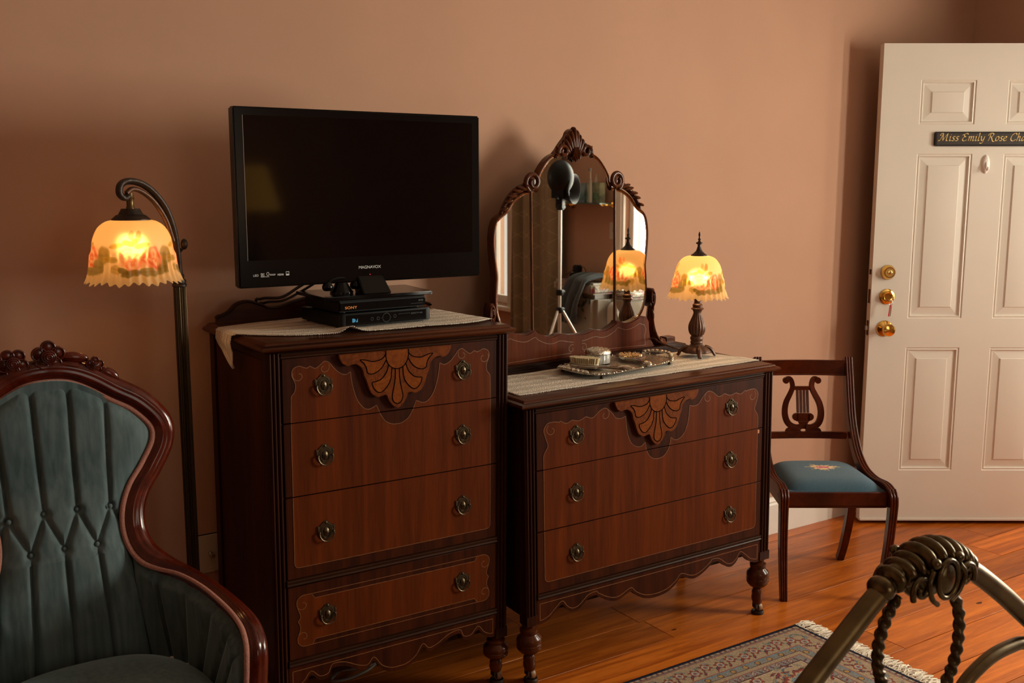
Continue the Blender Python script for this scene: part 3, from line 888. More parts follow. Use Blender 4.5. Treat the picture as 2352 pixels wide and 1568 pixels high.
# ---------------- tall chest of drawers
A_roll = -0.0074
chest = thing('tall_chest', 'tall dark walnut chest of drawers under the television', 'dresser', (0.8351, -0.5132, 0), (0, -A_roll, 0.0074))
cA = 0.3545
hA = [(0.0362, 0.163), (0.058, 0.166), (0.076, 0.176), (0.097, 0.198), (0.121, 0.178), (0.145, 0.180), (0.158, 0.202), (0.194, 0.198), (0.230, 0.180), (0.259, 0.173), (0.279, 0.190), (0.302, 0.161), (0.330, 0.146), (cA, 0.144)]
apA = hA + mirx(hA, cA)[1:]
dA = dresser(chest, dict(W=0.7115, D=0.455, post=(0.0362, 0.6728), zb=0.1559, zt=1.060, top=1.088, cx=cA, roll=A_roll,
             d=[1.047], drawers=[(1.047, 0.8804), (0.8804, 0.6886), (0.6886, 0.4700), (0.4520, 0.2520)],
             pulls=[(0.1470, 0.5600, 0.9690), (0.1465, 0.5600, 0.7867), (0.1455, 0.5590, 0.5831), (0.1450, 0.5570, 0.3574)],
             mold=[0.4700, 0.2520], az=0.2345, apron=apA))
LA = [(0.0585, 0.8816), (0.0605, 0.9489), (0.0706, 0.9621), (0.0722, 0.9797), (0.0653, 0.9962), (0.0631, 1.0072), (0.0677, 1.0189), (0.0825, 1.0246), (0.0951, 1.0199), (0.1040, 1.0175)]
LB = [(0.1040, 1.0175), (0.1120, 1.0219)]
LC = [(0.1120, 1.0219), (0.1264, 1.0152), (0.1400, 1.0229), (0.1515, 1.0309), (0.1644, 1.0261), (0.1757, 1.0125), (0.1907, 0.9984), (0.2080, 0.9914), (0.2225, 0.9973)]
LD = [(0.2225, 0.9973), (0.2250, 0.9752), (0.2306, 0.9490), (0.2418, 0.9184), (0.2592, 0.8979), (0.2752, 0.8932), (0.2953, 0.9012)]
LE = [(0.2953, 0.9012), (0.3040, 0.8816)]
lineA = cat(LA[:2], 4) + cat(LA[1:], 5)[1:] + LB[1:] + cat(LC, 5)[1:] + cat(LD, 6)[1:] + LE[1:]
lobeA = cat([(0.3045, 0.8790), (0.3192, 0.8572), (0.3380, 0.8460), (cA, 0.8435)], 6)
lobeA = lobeA + mirx(lobeA, cA)[1:]
inlays(dA[0], [lineA, mirx(lineA, cA)], [lineA, mirx(lineA, cA), spiral(0.0815, 1.0000, 0.0170, 0.0050, 2.6, 2.6 + 5.2), mirx(spiral(0.0815, 1.0000, 0.0170, 0.0050, 2.6, 2.6 + 5.2), cA),
                                               spiral(0.1500, 1.0140, 0.0150, 0.0045, 0.6, 0.6 - 5.0), mirx(spiral(0.1500, 1.0140, 0.0150, 0.0045, 0.6, 0.6 - 5.0), cA)])
fan_applique(dA[0], cA - 0.002, 1.0455, 0.0)
xr = 2 * cA - 0.0585
inlays(dA[1], [[(0.0585, 0.6902), (0.0585, 0.8790)] + lobeA + [(xr, 0.8790), (xr, 0.6902)]], [[(0.0585, 0.6902), (0.0585, 0.8790)], [(xr, 0.6902), (xr, 0.8790)], lobeA])
rc = [(0.0585, 0.5140), (0.0600, 0.5060), (0.0660, 0.5010), (0.0740, 0.5000)]
botA = [(0.0585, 0.6870)] + cat(rc, 4) + mirx(cat(rc, 4), cA) + [(xr, 0.6870)]
inlays(dA[2], [botA], [botA])
# bottom drawer: scrolled cartouche
sl = cat([(0.1015, 0.4235), (0.0780, 0.4235), (0.0640, 0.4150), (0.0606, 0.4030), (0.0637, 0.3900), (0.0690, 0.3750), (0.0700, 0.3640), (0.0630, 0.3545)], 5)
sl2 = cat([(0.0630, 0.3545), (0.0685, 0.3440), (0.0690, 0.3300), (0.0640, 0.3180), (0.0610, 0.3060), (0.0640, 0.2940), (0.0760, 0.2850), (0.1015, 0.2850)], 5)
left4 = sl + sl2[1:]
full4 = left4 + mirx(left4, cA)
trap = lambda s: [(0.1015, 0.3542 + s * 0.0693), (0.1110, 0.3542 + s * 0.0560), (2 * cA - 0.1110, 0.3542 + s * 0.0560), (2 * cA - 0.1015, 0.3542 + s * 0.0693)]
inlays(dA[3], [full4], [full4 + [full4[0]], trap(1), trap(-1)] + [q for k in (1, -1) for q in (spiral(0.0775, 0.3542 + k * 0.0440, 0.0150, 0.0050, -k * 0.9 * PI, -k * 0.9 * PI + k * 4.6), mirx(spiral(0.0775, 0.3542 + k * 0.0440, 0.0150, 0.0050, -k * 0.9 * PI, -k * 0.9 * PI + k * 4.6), cA))])
part('dark_band', MB().flat(trap(1), -0.0007).flat(trap(-1), -0.0007), M_drawer, dA[3], smooth=0)
# scalloped backsplash
bsl = [(0.014, 1.088), (0.014, 1.103), (0.020, 1.108), (0.032, 1.111), (0.050, 1.120), (0.072, 1.140), (0.104, 1.146), (0.138, 1.136), (0.168, 1.124), (0.203, 1.126), (0.240, 1.137), (0.300, 1.150), (cA, 1.154)]
bs = [(0.014, 1.088)] + cat(bsl[1:], 4)
bs = bs + mirx(bs, cA)[1:]
part('backsplash', MB().prism(bs, 0.424, 0.442), M_walnut_h, chest, bevel=0.0015)
part('backsplash_edge', MB().sweep([(x, 0.431, z) for x, z in bs[1:-1]], [(0.016 * math.cos(a), 0.0045 * math.sin(a)) for a in [2 * PI * k / 12 for k in range(12)]], up=(0, 0, 1)), M_mold, chest)

# ---------------- low dresser
B_roll = 0.0179
low = thing('low_dresser', 'low wide walnut dresser with three drawers, carrying the mirror and small lamp', 'dresser', (1.5891, -0.5588, 0), (0, -B_roll, -0.0253))
cB = 0.4905
hB = [(0.0372, 0.184), (0.055, 0.184), (0.080, 0.192), (0.105, 0.212), (0.128, 0.226), (0.146, 0.205), (0.166, 0.194), (0.190, 0.199), (0.222, 0.222), (0.2525, 0.227), (0.262, 0.219), (0.294, 0.200), (0.325, 0.190), (0.350, 0.193), (0.3875, 0.207), (0.410, 0.188), (0.445, 0.170), (cB, 0.164)]
apB = hB + mirx(hB, cB)[1:]
dB = dresser(low, dict(W=0.9867, D=0.455, post=(0.0372, 0.9420), zb=0.1858, zt=0.8385, top=0.8660, cx=cB, roll=B_roll,
             d=[0.8255], drawers=[(0.8255, 0.6545), (0.6545, 0.4690), (0.4690, 0.2790)],
             pulls=[(0.1795, 0.7965, 0.7424), (0.1782, 0.7965, 0.5667), (0.1785, 0.7975, 0.3798)],
             mold=[0.2790], az=0.2610, apron=apB))
B1 = [(0.0640, 0.6557), (0.0645, 0.6977), (0.0789, 0.7227), (0.0716, 0.7477), (0.0655, 0.7726), (0.0797, 0.7908), (0.1080, 0.7916), (0.1192, 0.7880)]
B2 = [(0.1192, 0.7880), (0.1240, 0.7915), (0.1440, 0.7822), (0.1650, 0.7890)]
B3 = [(0.1650, 0.7890), (0.1900, 0.7840), (0.2147, 0.7925)]
B4 = [(0.2147, 0.7925), (0.2394, 0.7857), (0.2651, 0.8030), (0.2861, 0.8086), (0.3079, 0.7936), (0.3252, 0.7738), (0.3450, 0.7690), (0.3628, 0.7734)]
B5 = [(0.3628, 0.7734), (0.3660, 0.7400), (0.3720, 0.7120), (0.3850, 0.6860), (0.4049, 0.6722), (0.4240, 0.6705), (0.4391, 0.6813)]
B6 = [(0.4391, 0.6813), (0.4440, 0.6557)]
lineB = cat(B1, 5) + cat(B2, 4)[1:] + cat(B3, 4)[1:] + cat(B4, 5)[1:] + cat(B5, 6)[1:] + B6[1:]
lobeB = cat([(0.4445, 0.6532), (0.4560, 0.6350), (0.4720, 0.6235), (cB, 0.6205)], 6)
lobeB = lobeB + mirx(lobeB, cB)[1:]
spB = [spiral(0.0925, 0.7690, 0.0190, 0.0050, 2.2, 2.2 + 5.4), spiral(0.2850, 0.7880, 0.0170, 0.0050, 0.9, 0.9 - 5.2)]
inlays(dB[0], [lineB, mirx(lineB, cB)], [lineB, mirx(lineB, cB)] + spB + [mirx(q, cB) for q in spB])
fan_applique(dB[0], cB - 0.010, 0.8240, 0.0)
xl, xr = 0.0640, 2 * cB - 0.0640
inlays(dB[1], [[(xl, 0.4706), (xl, 0.6532)] + lobeB + [(xr, 0.6532), (xr, 0.4706)]], [[(xl, 0.4706), (xl, 0.6532)], [(xr, 0.6532), (xr, 0.4706)], lobeB])
rc = [(xl, 0.3280), (xl + 0.0015, 0.3190), (xl + 0.008, 0.3125), (xl + 0.017, 0.3110)]
botB = [(xl, 0.4674)] + cat(rc, 4) + mirx(cat(rc, 4), cB) + [(xr, 0.4674)]
inlays(dB[2], [botB], [botB])
part('worn_chip', MB().box(0.918, 0.926, -0.0012, 0.004, 0.6375, 0.6495), pm('bare_wood', (0.50, 0.20, 0.085), 0.6), dB[1], bevel=0.001)

# ================================================================== VANITY MIRROR
mz = 0.8785
vm = thing('vanity_mirror', 'carved walnut three-part mirror standing on the low dresser', 'mirror', (2.057, -0.15, mz), (0, -B_roll, 0))
GLH = [(0.0000, 0.6900), (-0.0300, 0.6935), (-0.0630, 0.6932), (-0.0965, 0.6778), (-0.1240, 0.6473), (-0.1400, 0.6205), (-0.1440, 0.5990), (-0.1640, 0.5770), (-0.1980, 0.5690), (-0.2360, 0.5472), (-0.2690, 0.5098), (-0.3020, 0.4853), (-0.3140, 0.4476), (-0.3160, 0.4046), (-0.3120, 0.3555), (-0.3065, 0.3084), (-0.3090, 0.2734), (-0.3115, 0.2205), (-0.3050, 0.1765), (-0.2860, 0.1380), (-0.2550, 0.1180), (-0.2120, 0.1090), (-0.1760, 0.1200), (-0.1620, 0.1099), (-0.1284, 0.0950), (-0.1004, 0.0925), (-0.0723, 0.0985), (-0.0300, 0.0900), (0.0, 0.0885)]
gh = cat(GLH, 4)
gout = gh + mirx(gh, 0)[1:-1]


def offset_poly(pts, d):
    n = len(pts); out = []
    A_ = sum(pts[i][0] * pts[(i + 1) % n][1] - pts[(i + 1) % n][0] * pts[i][1] for i in range(n))
    s = 1 if A_ > 0 else -1
    for i in range(n):
        a, b = pts[i - 1], pts[(i + 1) % n]
        dx, dz = b[0] - a[0], b[1] - a[1]; l = math.hypot(dx, dz) or 1e-9
        out.append((pts[i][0] + s * dz / l * d, pts[i][1] - s * dx / l * d))
    return out


part('frame_board', MB().prism(offset_poly(gout, 0.0065), 0.004, 0.036), M_carve, vm, bevel=0.004, seg=2)
part('frame_rim', MB().sweep([(x, 0.003, z) for x, z in offset_poly(gout, 0.004)], [(0.0045 * math.cos(a), 0.005 * math.sin(a)) for a in [2 * PI * k / 8 for k in range(8)]], up=(0, 1, 0), closed=True), M_carve, vm)
# three panes with a bevelled margin
xb = 0.1735


def clip(pts, lo, hi):
    def cl(pts, f, at):
        out = []
        for i in range(len(pts)):
            a, b = pts[i - 1], pts[i]
            fa, fb = f(a[0]), f(b[0])
            if fa != fb:
                t = (at - a[0]) / (b[0] - a[0]); out.append((at, a[1] + t * (b[1] - a[1])))
            if fb: out.append(b)
        return out
    pts = cl(pts, lambda x: x >= lo, lo)
    return cl(pts, lambda x: x <= hi, hi)


for lo, hi in ((-0.4, -xb - 0.003), (-xb + 0.003, xb - 0.003), (xb + 0.003, 0.4)):
    pg = clip(gout, lo, hi)
    part('pane', MB().flat(pg, 0.0015), M_mirror, vm, smooth=0, label='mirror glass')
    n = len(pg); inn = offset_poly(pg, -0.004)
for sx in (-1, 1):
    part('bead', MB().box(sx * xb - 0.0032, sx * xb + 0.0032, -0.004, 0.004, 0.112, 0.578), M_bead, vm, bevel=0.0018)
rimo = offset_poly(gout, 0.0005); rimi = offset_poly(gout, -0.0030)
n = len(rimo)
part('bevelled_edge', MB().add([(x, 0.0002, z) for x, z in rimo] + [(x, 0.0012, z) for x, z in rimi], [(i, (i + 1) % n, n + (i + 1) % n, n + i) for i in range(n)]), M_bevel, vm, smooth=0)

# lower panel with inlay and base
lowtop = [p for p in gout if p[1] < 0.128 and abs(p[0]) < 0.30]
lowtop = sorted(lowtop, key=lambda p: p[0])
pan = [(-0.352, 0.014), (-0.338, 0.022), (-0.326, 0.045), (-0.320, 0.080), (-0.318, 0.108), (-0.308, 0.124), (-0.298, 0.130), (-0.285, 0.128)]
panel_poly = pan + [(x, z + 0.004) for x, z in lowtop if abs(x) < 0.278] + mirx(pan, 0)
part('lower_panel', MB().prism(panel_poly, -0.016, 0.010), M_veneer, vm, bevel=0.004, seg=2)
lp = vm.children[-1]
il = [(-0.300, 0.026), (-0.296, 0.060), (-0.302, 0.080), (-0.296, 0.098)] + [(x, z - 0.020) for x, z in lowtop if -0.272 < x < -0.020] + [(-0.018, 0.069)]
il2 = [(-0.018, 0.060)] + spiral(-0.026, 0.046, 0.0140, 0.0045, PI / 2, PI / 2 + 5.6)
m = MB().ribbon(il, 0.002, -0.0165).ribbon(mirx(il, 0), 0.002, -0.0165).ribbon(il2, 0.002, -0.0165).ribbon(mirx(il2, 0), 0.002, -0.0165)
m.ribbon([(-0.300, 0.026), (-0.026, 0.032)], 0.002, -0.0165).ribbon([(0.300, 0.026), (0.026, 0.032)], 0.002, -0.0165)
part('panel_inlay', m, M_inlay, lp, smooth=0)
m = MB()
for (z0, z1, y0, hw) in [(-0.006, 0.003, -0.060, 0.498), (0.003, 0.009, -0.052, 0.490), (0.009, 0.017, -0.040, 0.476)]:
    m.box(-hw, hw, y0, 0.045, z0, z1)
part('base_plinth', m, M_mold, vm, bevel=0.003, seg=2)
for sx in (-1, 1):
    part('end_block', MB().box(min(sx * 0.412, sx * 0.458), max(sx * 0.412, sx * 0.458), 0.0, 0.040, 0.016, 0.040), M_carve, vm, bevel=0.003)
# carved side brackets
for sx in (-1, 1):
    br = cat([(0.395, 0.018), (0.372, 0.028), (0.352, 0.050), (0.340, 0.080), (0.334, 0.115), (0.336, 0.150), (0.340, 0.185)], 6)
    sc = [(1.5 - 0.9 * t, 1.25 - 0.5 * t) for t in np.linspace(0, 1, len(br))]
    prof = [(0.0115 * math.cos(a) * (1 + 0.16 * math.cos(4 * a)), 0.020 * math.sin(a) * (1 + 0.16 * math.cos(4 * a))) for a in [2 * PI * k / 24 for k in range(24)]]
    m = MB().sweep([(sx * x, 0.0, z) for x, z in br], prof, up=(0, 1, 0), scale=sc)
    for k in range(4):
        t = 0.15 + 0.2 * k; p = br[int(t * (len(br) - 1))]
        m.ball((sx * (p[0] - 0.001), -0.015, p[1]), (0.006, 0.007, 0.022), 10, 8, Matrix.Rotation(-sx * 0.12, 3, 'Y').to_4x4())
    part('side_bracket', m, M_carve, vm)
    c = (sx * 0.336, 0.192)
    # elongated scroll at the head of the bracket
    so = [(c[0] + sx * 0.013 * math.cos(a), c[1] + 0.034 * math.sin(a)) for a in [2 * PI * k / 30 for k in range(30)]]
    m = MB().prism(so, -0.012, 0.024)
    sp = [(c[0] + sx * r_ * 0.0105 * math.cos(a), c[1] + r_ * 0.030 * math.sin(a)) for r_, a in [(1 - 0.7 * k / 44, -PI / 2 + 3.6 * PI * k / 44) for k in range(45)]]
    m.tube([(x, -0.014, z) for x, z in sp], 0.0032, 8, up=(0, 1, 0))
    part('bracket_scroll', m, M_carve, vm, bevel=0)


def flute(mb, p, q, w, d, y):
    """one carved lobe from p to q on the front"""
    cx_, cz_ = (p[0] + q[0]) / 2, (p[1] + q[1]) / 2
    L_ = math.hypot(q[0] - p[0], q[1] - p[1]) / 2
    a = math.atan2(q[0] - p[0], q[1] - p[1])
    return mb.ball((cx_, y, cz_), (w, d, L_), 12, 10, Matrix.Rotation(a, 3, 'Y').to_4x4())


# shoulder carvings: scroll and trailing leaves
for sx in (-1, 1):
    m = MB()
    cs = (0.172, 0.606)
    path = [(sx * (cs[0] + r_ * math.cos(a)), -0.006 - 0.010 * (k / 40), cs[1] + 1.12 * r_ * math.sin(a)) for k, (r_, a) in enumerate([(0.0285 - 0.0185 * k / 40, -0.35 * PI + 2.6 * PI * k / 40) for k in range(41)])]
    m.tube(path, 0.0092, 10, up=(0, 1, 0), scale=[1.0 - 0.45 * k / 40 for k in range(41)])
    m.ball((sx * cs[0], -0.004, cs[1]), (0.022, 0.010, 0.024), 14, 10)
    sp = cat([(0.150, 0.585), (0.190, 0.592), (0.225, 0.582), (0.258, 0.556), (0.283, 0.520), (0.288, 0.500)], 6)
    m.sweep([(sx * x, 0.006, z) for x, z in sp], [(0.011 * math.cos(a), 0.014 * math.sin(a)) for a in [2 * PI * k / 12 for k in range(12)]], up=(0, 1, 0), scale=[1.25 - 0.85 * k / (len(sp) - 1) for k in range(len(sp))])
    for k in range(6):
        t = k / 6
        i = int((0.12 + 0.70 * t) * (len(sp) - 1)); p = sp[i]
        i2 = min(len(sp) - 1, i + 3); q2 = sp[i2]; dx_, dz_ = q2[0] - p[0], q2[1] - p[1]; l_ = math.hypot(dx_, dz_) or 1e-6; dx_ /= l_; dz_ /= l_; ln_ = 0.040 - 0.012 * t
        flute(m, (sx * (p[0] - 0.004), p[1] - 0.010), (sx * (p[0] + dx_ * ln_ - dz_ * 0.010), p[1] + dz_ * ln_ + dx_ * 0.010), 0.0070 - 0.002 * t, 0.010, -0.007)
    part('shoulder_carving', m, M_carve, vm, label='carved scroll and leaf')

# crest: palmette with two volutes
m = MB()
m.prism(cat([(-0.076, 0.690), (-0.060, 0.712), (-0.046, 0.730), (-0.026, 0.752), (-0.018, 0.768), (0, 0.778), (0.018, 0.768), (0.026, 0.752), (0.046, 0.730), (0.060, 0.712), (0.076, 0.690), (0.030, 0.688), (0.0, 0.676), (-0.030, 0.688)], 3, True), -0.004, 0.030)
for k in range(-4, 5):
    a = k / 4
    ln = 0.098 - 0.052 * abs(a) ** 1.1
    flute(m, (a * 0.014, 0.690), (a * 0.050, 0.684 + ln), 0.0085, 0.011, -0.006 + 0.004 * abs(a))
    m.ball((a * 0.048, 0.004, 0.676 + ln), (0.010, 0.010, 0.010), 10, 8)
for k in range(-2, 3):
    flute(m, (k * 0.0075, 0.668 + abs(k) * 0.004), (k * 0.0030, 0.722), 0.0042, 0.010, -0.010)
for sx in (-1, 1):
    path = [(sx * (0.047 + r_ * math.cos(a)), -0.008, 0.704 + r_ * math.sin(a)) for r_, a in [(0.020 - 0.013 * k / 36, -0.1 * PI + 2.4 * PI * k / 36) for k in range(37)]]
    m.tube(path, 0.0062, 8, up=(0, 1, 0))
    for k in range(4): flute(m, (sx * (0.052 + 0.006 * k), 0.690 - 0.001 * k), (sx * (0.074 + 0.002 * k), 0.722 - 0.012 * k), 0.005, 0.008, -0.002)
part('crest', m, M_carve, vm, label='carved shell crest')

# ================================================================== THINGS ON THE TALL CHEST
ZA = 1.0885          # top of the tall chest


def lace_cloth(name, rows, label, thick=0.0016):
    """rows[i][j] points, uv in metres; rows follow the length"""
    n, m_ = len(rows), len(rows[0])
    mb = MB().grid(rows)
    me = mb.mesh(name, smooth=60)
    uvl = me.uv_layers.new(name='UV')
    us = [0.0]
    for i in range(1, n): us.append(us[-1] + (Vector(rows[i][m_ // 2]) - Vector(rows[i - 1][m_ // 2])).length)
    vs = [0.0]
    for j in range(1, m_): vs.append(vs[-1] + (Vector(rows[n // 2][j]) - Vector(rows[n // 2][j - 1])).length)
    for lp_ in me.loops:
        i, j = divmod(lp_.vertex_index, m_)
        uvl.data[lp_.index].uv = (us[i], vs[j])
    o = link(name, me, M_lace)
    md = o.modifiers.new('thickness', 'SOLIDIFY'); md.thickness = thick; md.offset = 1
    return tag(o, label, 'lace runner')


def scal(s, pitch=0.014, amp=0.0035):
    return amp * abs(math.sin(PI * s / pitch))


fr = cat([(0.820, -0.318), (0.862, -0.372), (0.930, -0.425), (1.010, -0.447), (1.100, -0.459), (1.300, -0.462), (1.460, -0.463), (1.545, -0.430)], 14)
bk = cat([(0.820, -0.185), (0.862, -0.168), (0.930, -0.150), (1.010, -0.130), (1.100, -0.115), (1.300, -0.118), (1.440, -0.120), (1.518, -0.130)], 14)
rows = []
# part that hangs over the left edge
for k in range(10):
    t = 1 - k / 10          # 1 at the tip
    yc = -0.318 - 0.004 * t
    w = 0.135 * (1 - t) ** 0.75 + 0.004
    r_ = []
    for j in range(25):
        v = j / 24
        y = (-0.322) + (w) * v - 0.010 * t
        x = 0.8175 - 0.004 * math.sin(PI * min(1, t * 2)) + 0.0015 * math.sin(9 * v + 4 * t)
        z = ZA - 0.006 - 0.078 * t + (0.004 * math.sin(v * 12) * t)
        z += 0.030 * t * (v) * 0.0
        r_.append((x, y, z))
    rows.append(r_)
rows[-1] = [(0.8185, p[1], ZA - 0.003) for p in rows[-1]]
for k, (a, b) in enumerate(zip(fr, bk)):
    r_ = []
    for j in range(25):
        v = j / 24
        x = a[0] + (b[0] - a[0]) * v; y = a[1] + (b[1] - a[1]) * v
        if j == 0: y -= scal(k * 0.0075)
        if j == 24: y += scal(k * 0.0075)
        z = ZA + 0.0006 + 0.0010 * (1 + math.sin(31 * x + 17 * y)) * 0.5
        # small fold at the front edge
        z += 0.016 * math.exp(-((x - 1.095) / 0.022) ** 2) * max(0, 1 - v * 4)
        if x < 0.828: z = min(z, ZA - 0.001 - (0.828 - x) * 0.3)
        r_.append((x, y, z))
    rows.append(r_)
lace_cloth('lace_runner', rows, 'cream lace runner under the receiver on the tall chest, one corner hanging down')

ZR = ZA + 0.0035
# satellite receiver
rc = thing('satellite_receiver', 'black satellite receiver lying at the bottom of the stack on the tall chest', 'receiver', (1.088, -0.398, ZR), (0, 0, R(4)))
w, d_, h_ = 0.292, 0.235, 0.038
rp = []
for (cx_, cy_, a0) in [(0.016, 0.016, PI), (w - 0.016, 0.016, 1.5 * PI), (w - 0.006, d_ - 0.006, 0), (0.006, d_ - 0.006, 0.5 * PI)]:
    rr = 0.016 if cy_ < 0.1 else 0.006
    rp += [(cx_ + rr * math.cos(a0 + PI / 2 * k / 6), cy_ + rr * math.sin(a0 + PI / 2 * k / 6)) for k in range(7)]
part('receiver_body', MB().prism(rp, 0.003, h_, 'xy'), M_blackm, rc, bevel=0.002)
part('front_panel', MB().box(0.020, w - 0.020, -0.0012, 0.002, 0.006, h_ - 0.004), M_blackp, rc, bevel=0.0005)
fp = rc.children[-1]
for sx in (0.0125, w - 0.0125): part('rubber_foot', MB().lathe([(0.008, 0), (0.008, 0.004)], 14, (sx, 0.03, 0)).lathe([(0.008, 0), (0.008, 0.004)], 14, (sx, d_ - 0.03, 0)), M_blackm, rc)
lg = MB().prism([(0.0375, 0.014), (0.0375, 0.0245), (0.043, 0.0245), (0.0475, 0.0215), (0.0475, 0.017), (0.043, 0.014)], -0.0016, -0.001)
lg.prism([(0.048, 0.014), (0.054, 0.014), (0.054, 0.0245), (0.0515, 0.020)], -0.0016, -0.001)
part('logo', lg, M_blue, fp, label='small blue logo')


def face_text(nm, txt, size, x, y, z, mt, parent, **kw):
    me = text_mesh(txt, size, **kw)
    me.materials.clear(); me.materials.append(mt)
    o = link(nm, me, None, parent, (x, y, z), (PI / 2, 0, 0))
    return o


face_text('lettering', 'DIRECTV HD', 0.0058, 0.222, -0.0014, 0.0235, M_printd, fp, spacing=1.15)
bt = MB()
bt.tube([(0.143 + 0.012 * math.cos(a), -0.0014, 0.020 + 0.012 * math.sin(a)) for a in [2 * PI * k / 36 for k in range(36)]], 0.0005, 6, True, up=(0, 1, 0))
for (x, z) in [(0.098, 0.0195), (0.117, 0.0195), (0.170, 0.022)]:
    bt.tube([(x + 0.004 * math.cos(a), -0.0014, z + 0.004 * math.sin(a)) for a in [2 * PI * k / 20 for k in range(20)]], 0.0005, 6, True, up=(0, 1, 0))
for k in range(4):
    a = k * PI / 2; bt.ball((0.143 + 0.0155 * math.cos(a), -0.0014, 0.020 + 0.0155 * math.sin(a)), 0.0009, 6, 4)
for k in range(7): bt.box(0.182 + 0.0055 * k, 0.185 + 0.0055 * k, -0.0016, -0.001, 0.0265, 0.0273)
part('button_ring', bt, M_printd, fp, smooth=0)

# dvd player
ZD = ZR + 0.0395
dv = thing('dvd_player', 'slim black disc player stacked between receiver and television foot', 'disc player', (1.090, -0.392, ZD), (0, 0, R(4)))
w2, d2, h2 = 0.272, 0.205, 0.034
part('player_body', MB().box(0, w2, 0.0, d2, 0.003, h2), M_blackm, dv, bevel=0.004)
part('player_front', MB().box(0.001, w2 - 0.001, -0.003, 0.002, 0.006, 0.027), M_blackp, dv, bevel=0.002)
pf = dv.children[-1]
part('disc_tray', MB().box(0.115, 0.205, -0.0036, -0.0025, 0.012, 0.024), M_blackp, pf, bevel=0.0005)
face_text('lettering', 'SONY', 0.0098, 0.016, -0.0034, 0.0115, M_orange, pf, spacing=1.05, sx=1.35, bold=0.00012)
face_text('disc_logo', 'DVD', 0.0062, 0.247, -0.0034, 0.0185, M_printd, pf, sx=1.2, bold=0.0001)
part('fine_print', MB().box(0.222, 0.262, -0.0034, -0.003, 0.0125, 0.0130), M_printd, pf)
for sx in (0.02, w2 - 0.02): part('rubber_foot', MB().lathe([(0.008, 0), (0.008, 0.004)], 14, (sx, 0.02, 0)).lathe([(0.008, 0), (0.008, 0.004)], 14, (sx, d2 - 0.02, 0)), M_blackm, dv)

# television
ZT = ZD + h2 + 0.0008
tv = thing('television', 'black flat-screen television with a dark glossy screen', 'television', (1.2085, -0.33, ZT), (0, 0, 0))
part('foot', MB().prism([(p[0], p[1]) for p in [(-0.158, -0.080), (0.152, -0.080), (0.160, -0.074), (0.180, 0.126), (0.172, 0.134), (-0.158, 0.134), (-0.166, 0.126), (-0.166, -0.074)]], 0.004, 0.013, 'xy').box(-0.14, 0.14, -0.065, 0.115, 0.0, 0.0045), M_blackp, tv, bevel=0.0015)
part('neck', MB().add([(-0.038, -0.048, 0.012), (0.046, -0.048, 0.012), (0.046, 0.012, 0.012), (-0.038, 0.012, 0.012), (-0.034, -0.012, 0.046), (0.042, -0.012, 0.046), (0.042, 0.020, 0.075), (-0.034, 0.020, 0.075)], [(3, 2, 1, 0), (4, 5, 6, 7), (0, 1, 5, 4), (1, 2, 6, 5), (2, 3, 7, 6), (3, 0, 4, 7)]), M_blackp, tv, bevel=0.002)
b0, b1 = 1.2068 - ZT, 1.6690 - ZT
part('bezel', MB().box(-0.366, 0.3605, 0.0, 0.036, b0, b1), M_blackp, tv, bevel=0.004, seg=3)
bz = tv.children[-1]
part('rear_shell', MB().box(-0.29, 0.29, 0.035, 0.075, b0 + 0.04, b1 - 0.05), M_blackm, tv, bevel=0.012)
sx0, sx1, sz0, sz1 = -0.3405, 0.3345, 1.2780 - ZT, 1.6475 - ZT
part('screen', MB().box(sx0, sx1, -0.0006, 0.004, sz0, sz1), M_screen, tv, smooth=0)
part('screen_edge', MB().box(sx0 - 0.0012, sx0, -0.0008, 0.002, sz0, sz1), pm('screen_edge', (0.20, 0.16, 0.14), 0.3), tv, smooth=0)
zl = 1.2365 - ZT
face_text('lettering', 'MAGNAVOX', 0.0115, 0.003, -0.0005, 1.2440 - ZT, M_print, bz, align='CENTER', spacing=0.95, sx=1.05)
x0 = -0.329
for txt, sz_, x, sxx, bo in [('LED', 0.0082, x0, 1.05, 0.0), ('SRS', 0.0112, x0 + 0.0205, 0.58, 0.0001), ('DOLBY', 0.0056, x0 + 0.0450, 0.88, 0.0001), ('HDMI', 0.0068, x0 + 0.0660, 0.98, 0.00015)]:
    face_text('badge', txt, sz_, x, -0.0005, zl + (0.0012 if txt == 'DOLBY' else 0), M_print, bz, sx=sxx, bold=bo)
bb = MB().box(x0 + 0.089, x0 + 0.098, -0.0008, -0.0002, zl - 0.0006, zl + 0.0098)
part('energy_badge', bb, M_print, bz, smooth=0)
part('badge_print', MB().box(x0 + 0.090, x0 + 0.097, -0.0011, -0.0007, zl + 0.0035, zl + 0.0085).box(x0 + 0.0315, x0 + 0.0320, -0.001, -0.0006, zl, zl + 0.01), M_blackm, bz, smooth=0)
part('srs_swirl', MB().tube([(x0 + 0.0395 + 0.0033 * math.cos(a), -0.0006, zl + 0.0055 + 0.0042 * math.sin(a)) for a in [2 * PI * k / 18 for k in range(18)]], 0.0007, 6, True, up=(0, 1, 0)).box(x0 + 0.0205, x0 + 0.043, -0.001, -0.0006, zl - 0.0022, zl - 0.0012), M_print, bz, smooth=0)
part('standby_light', MB().ball((0.003, -0.0004, 1.2275 - ZT), 0.0011, 8, 6), M_led, bz, label='tiny red standby light')

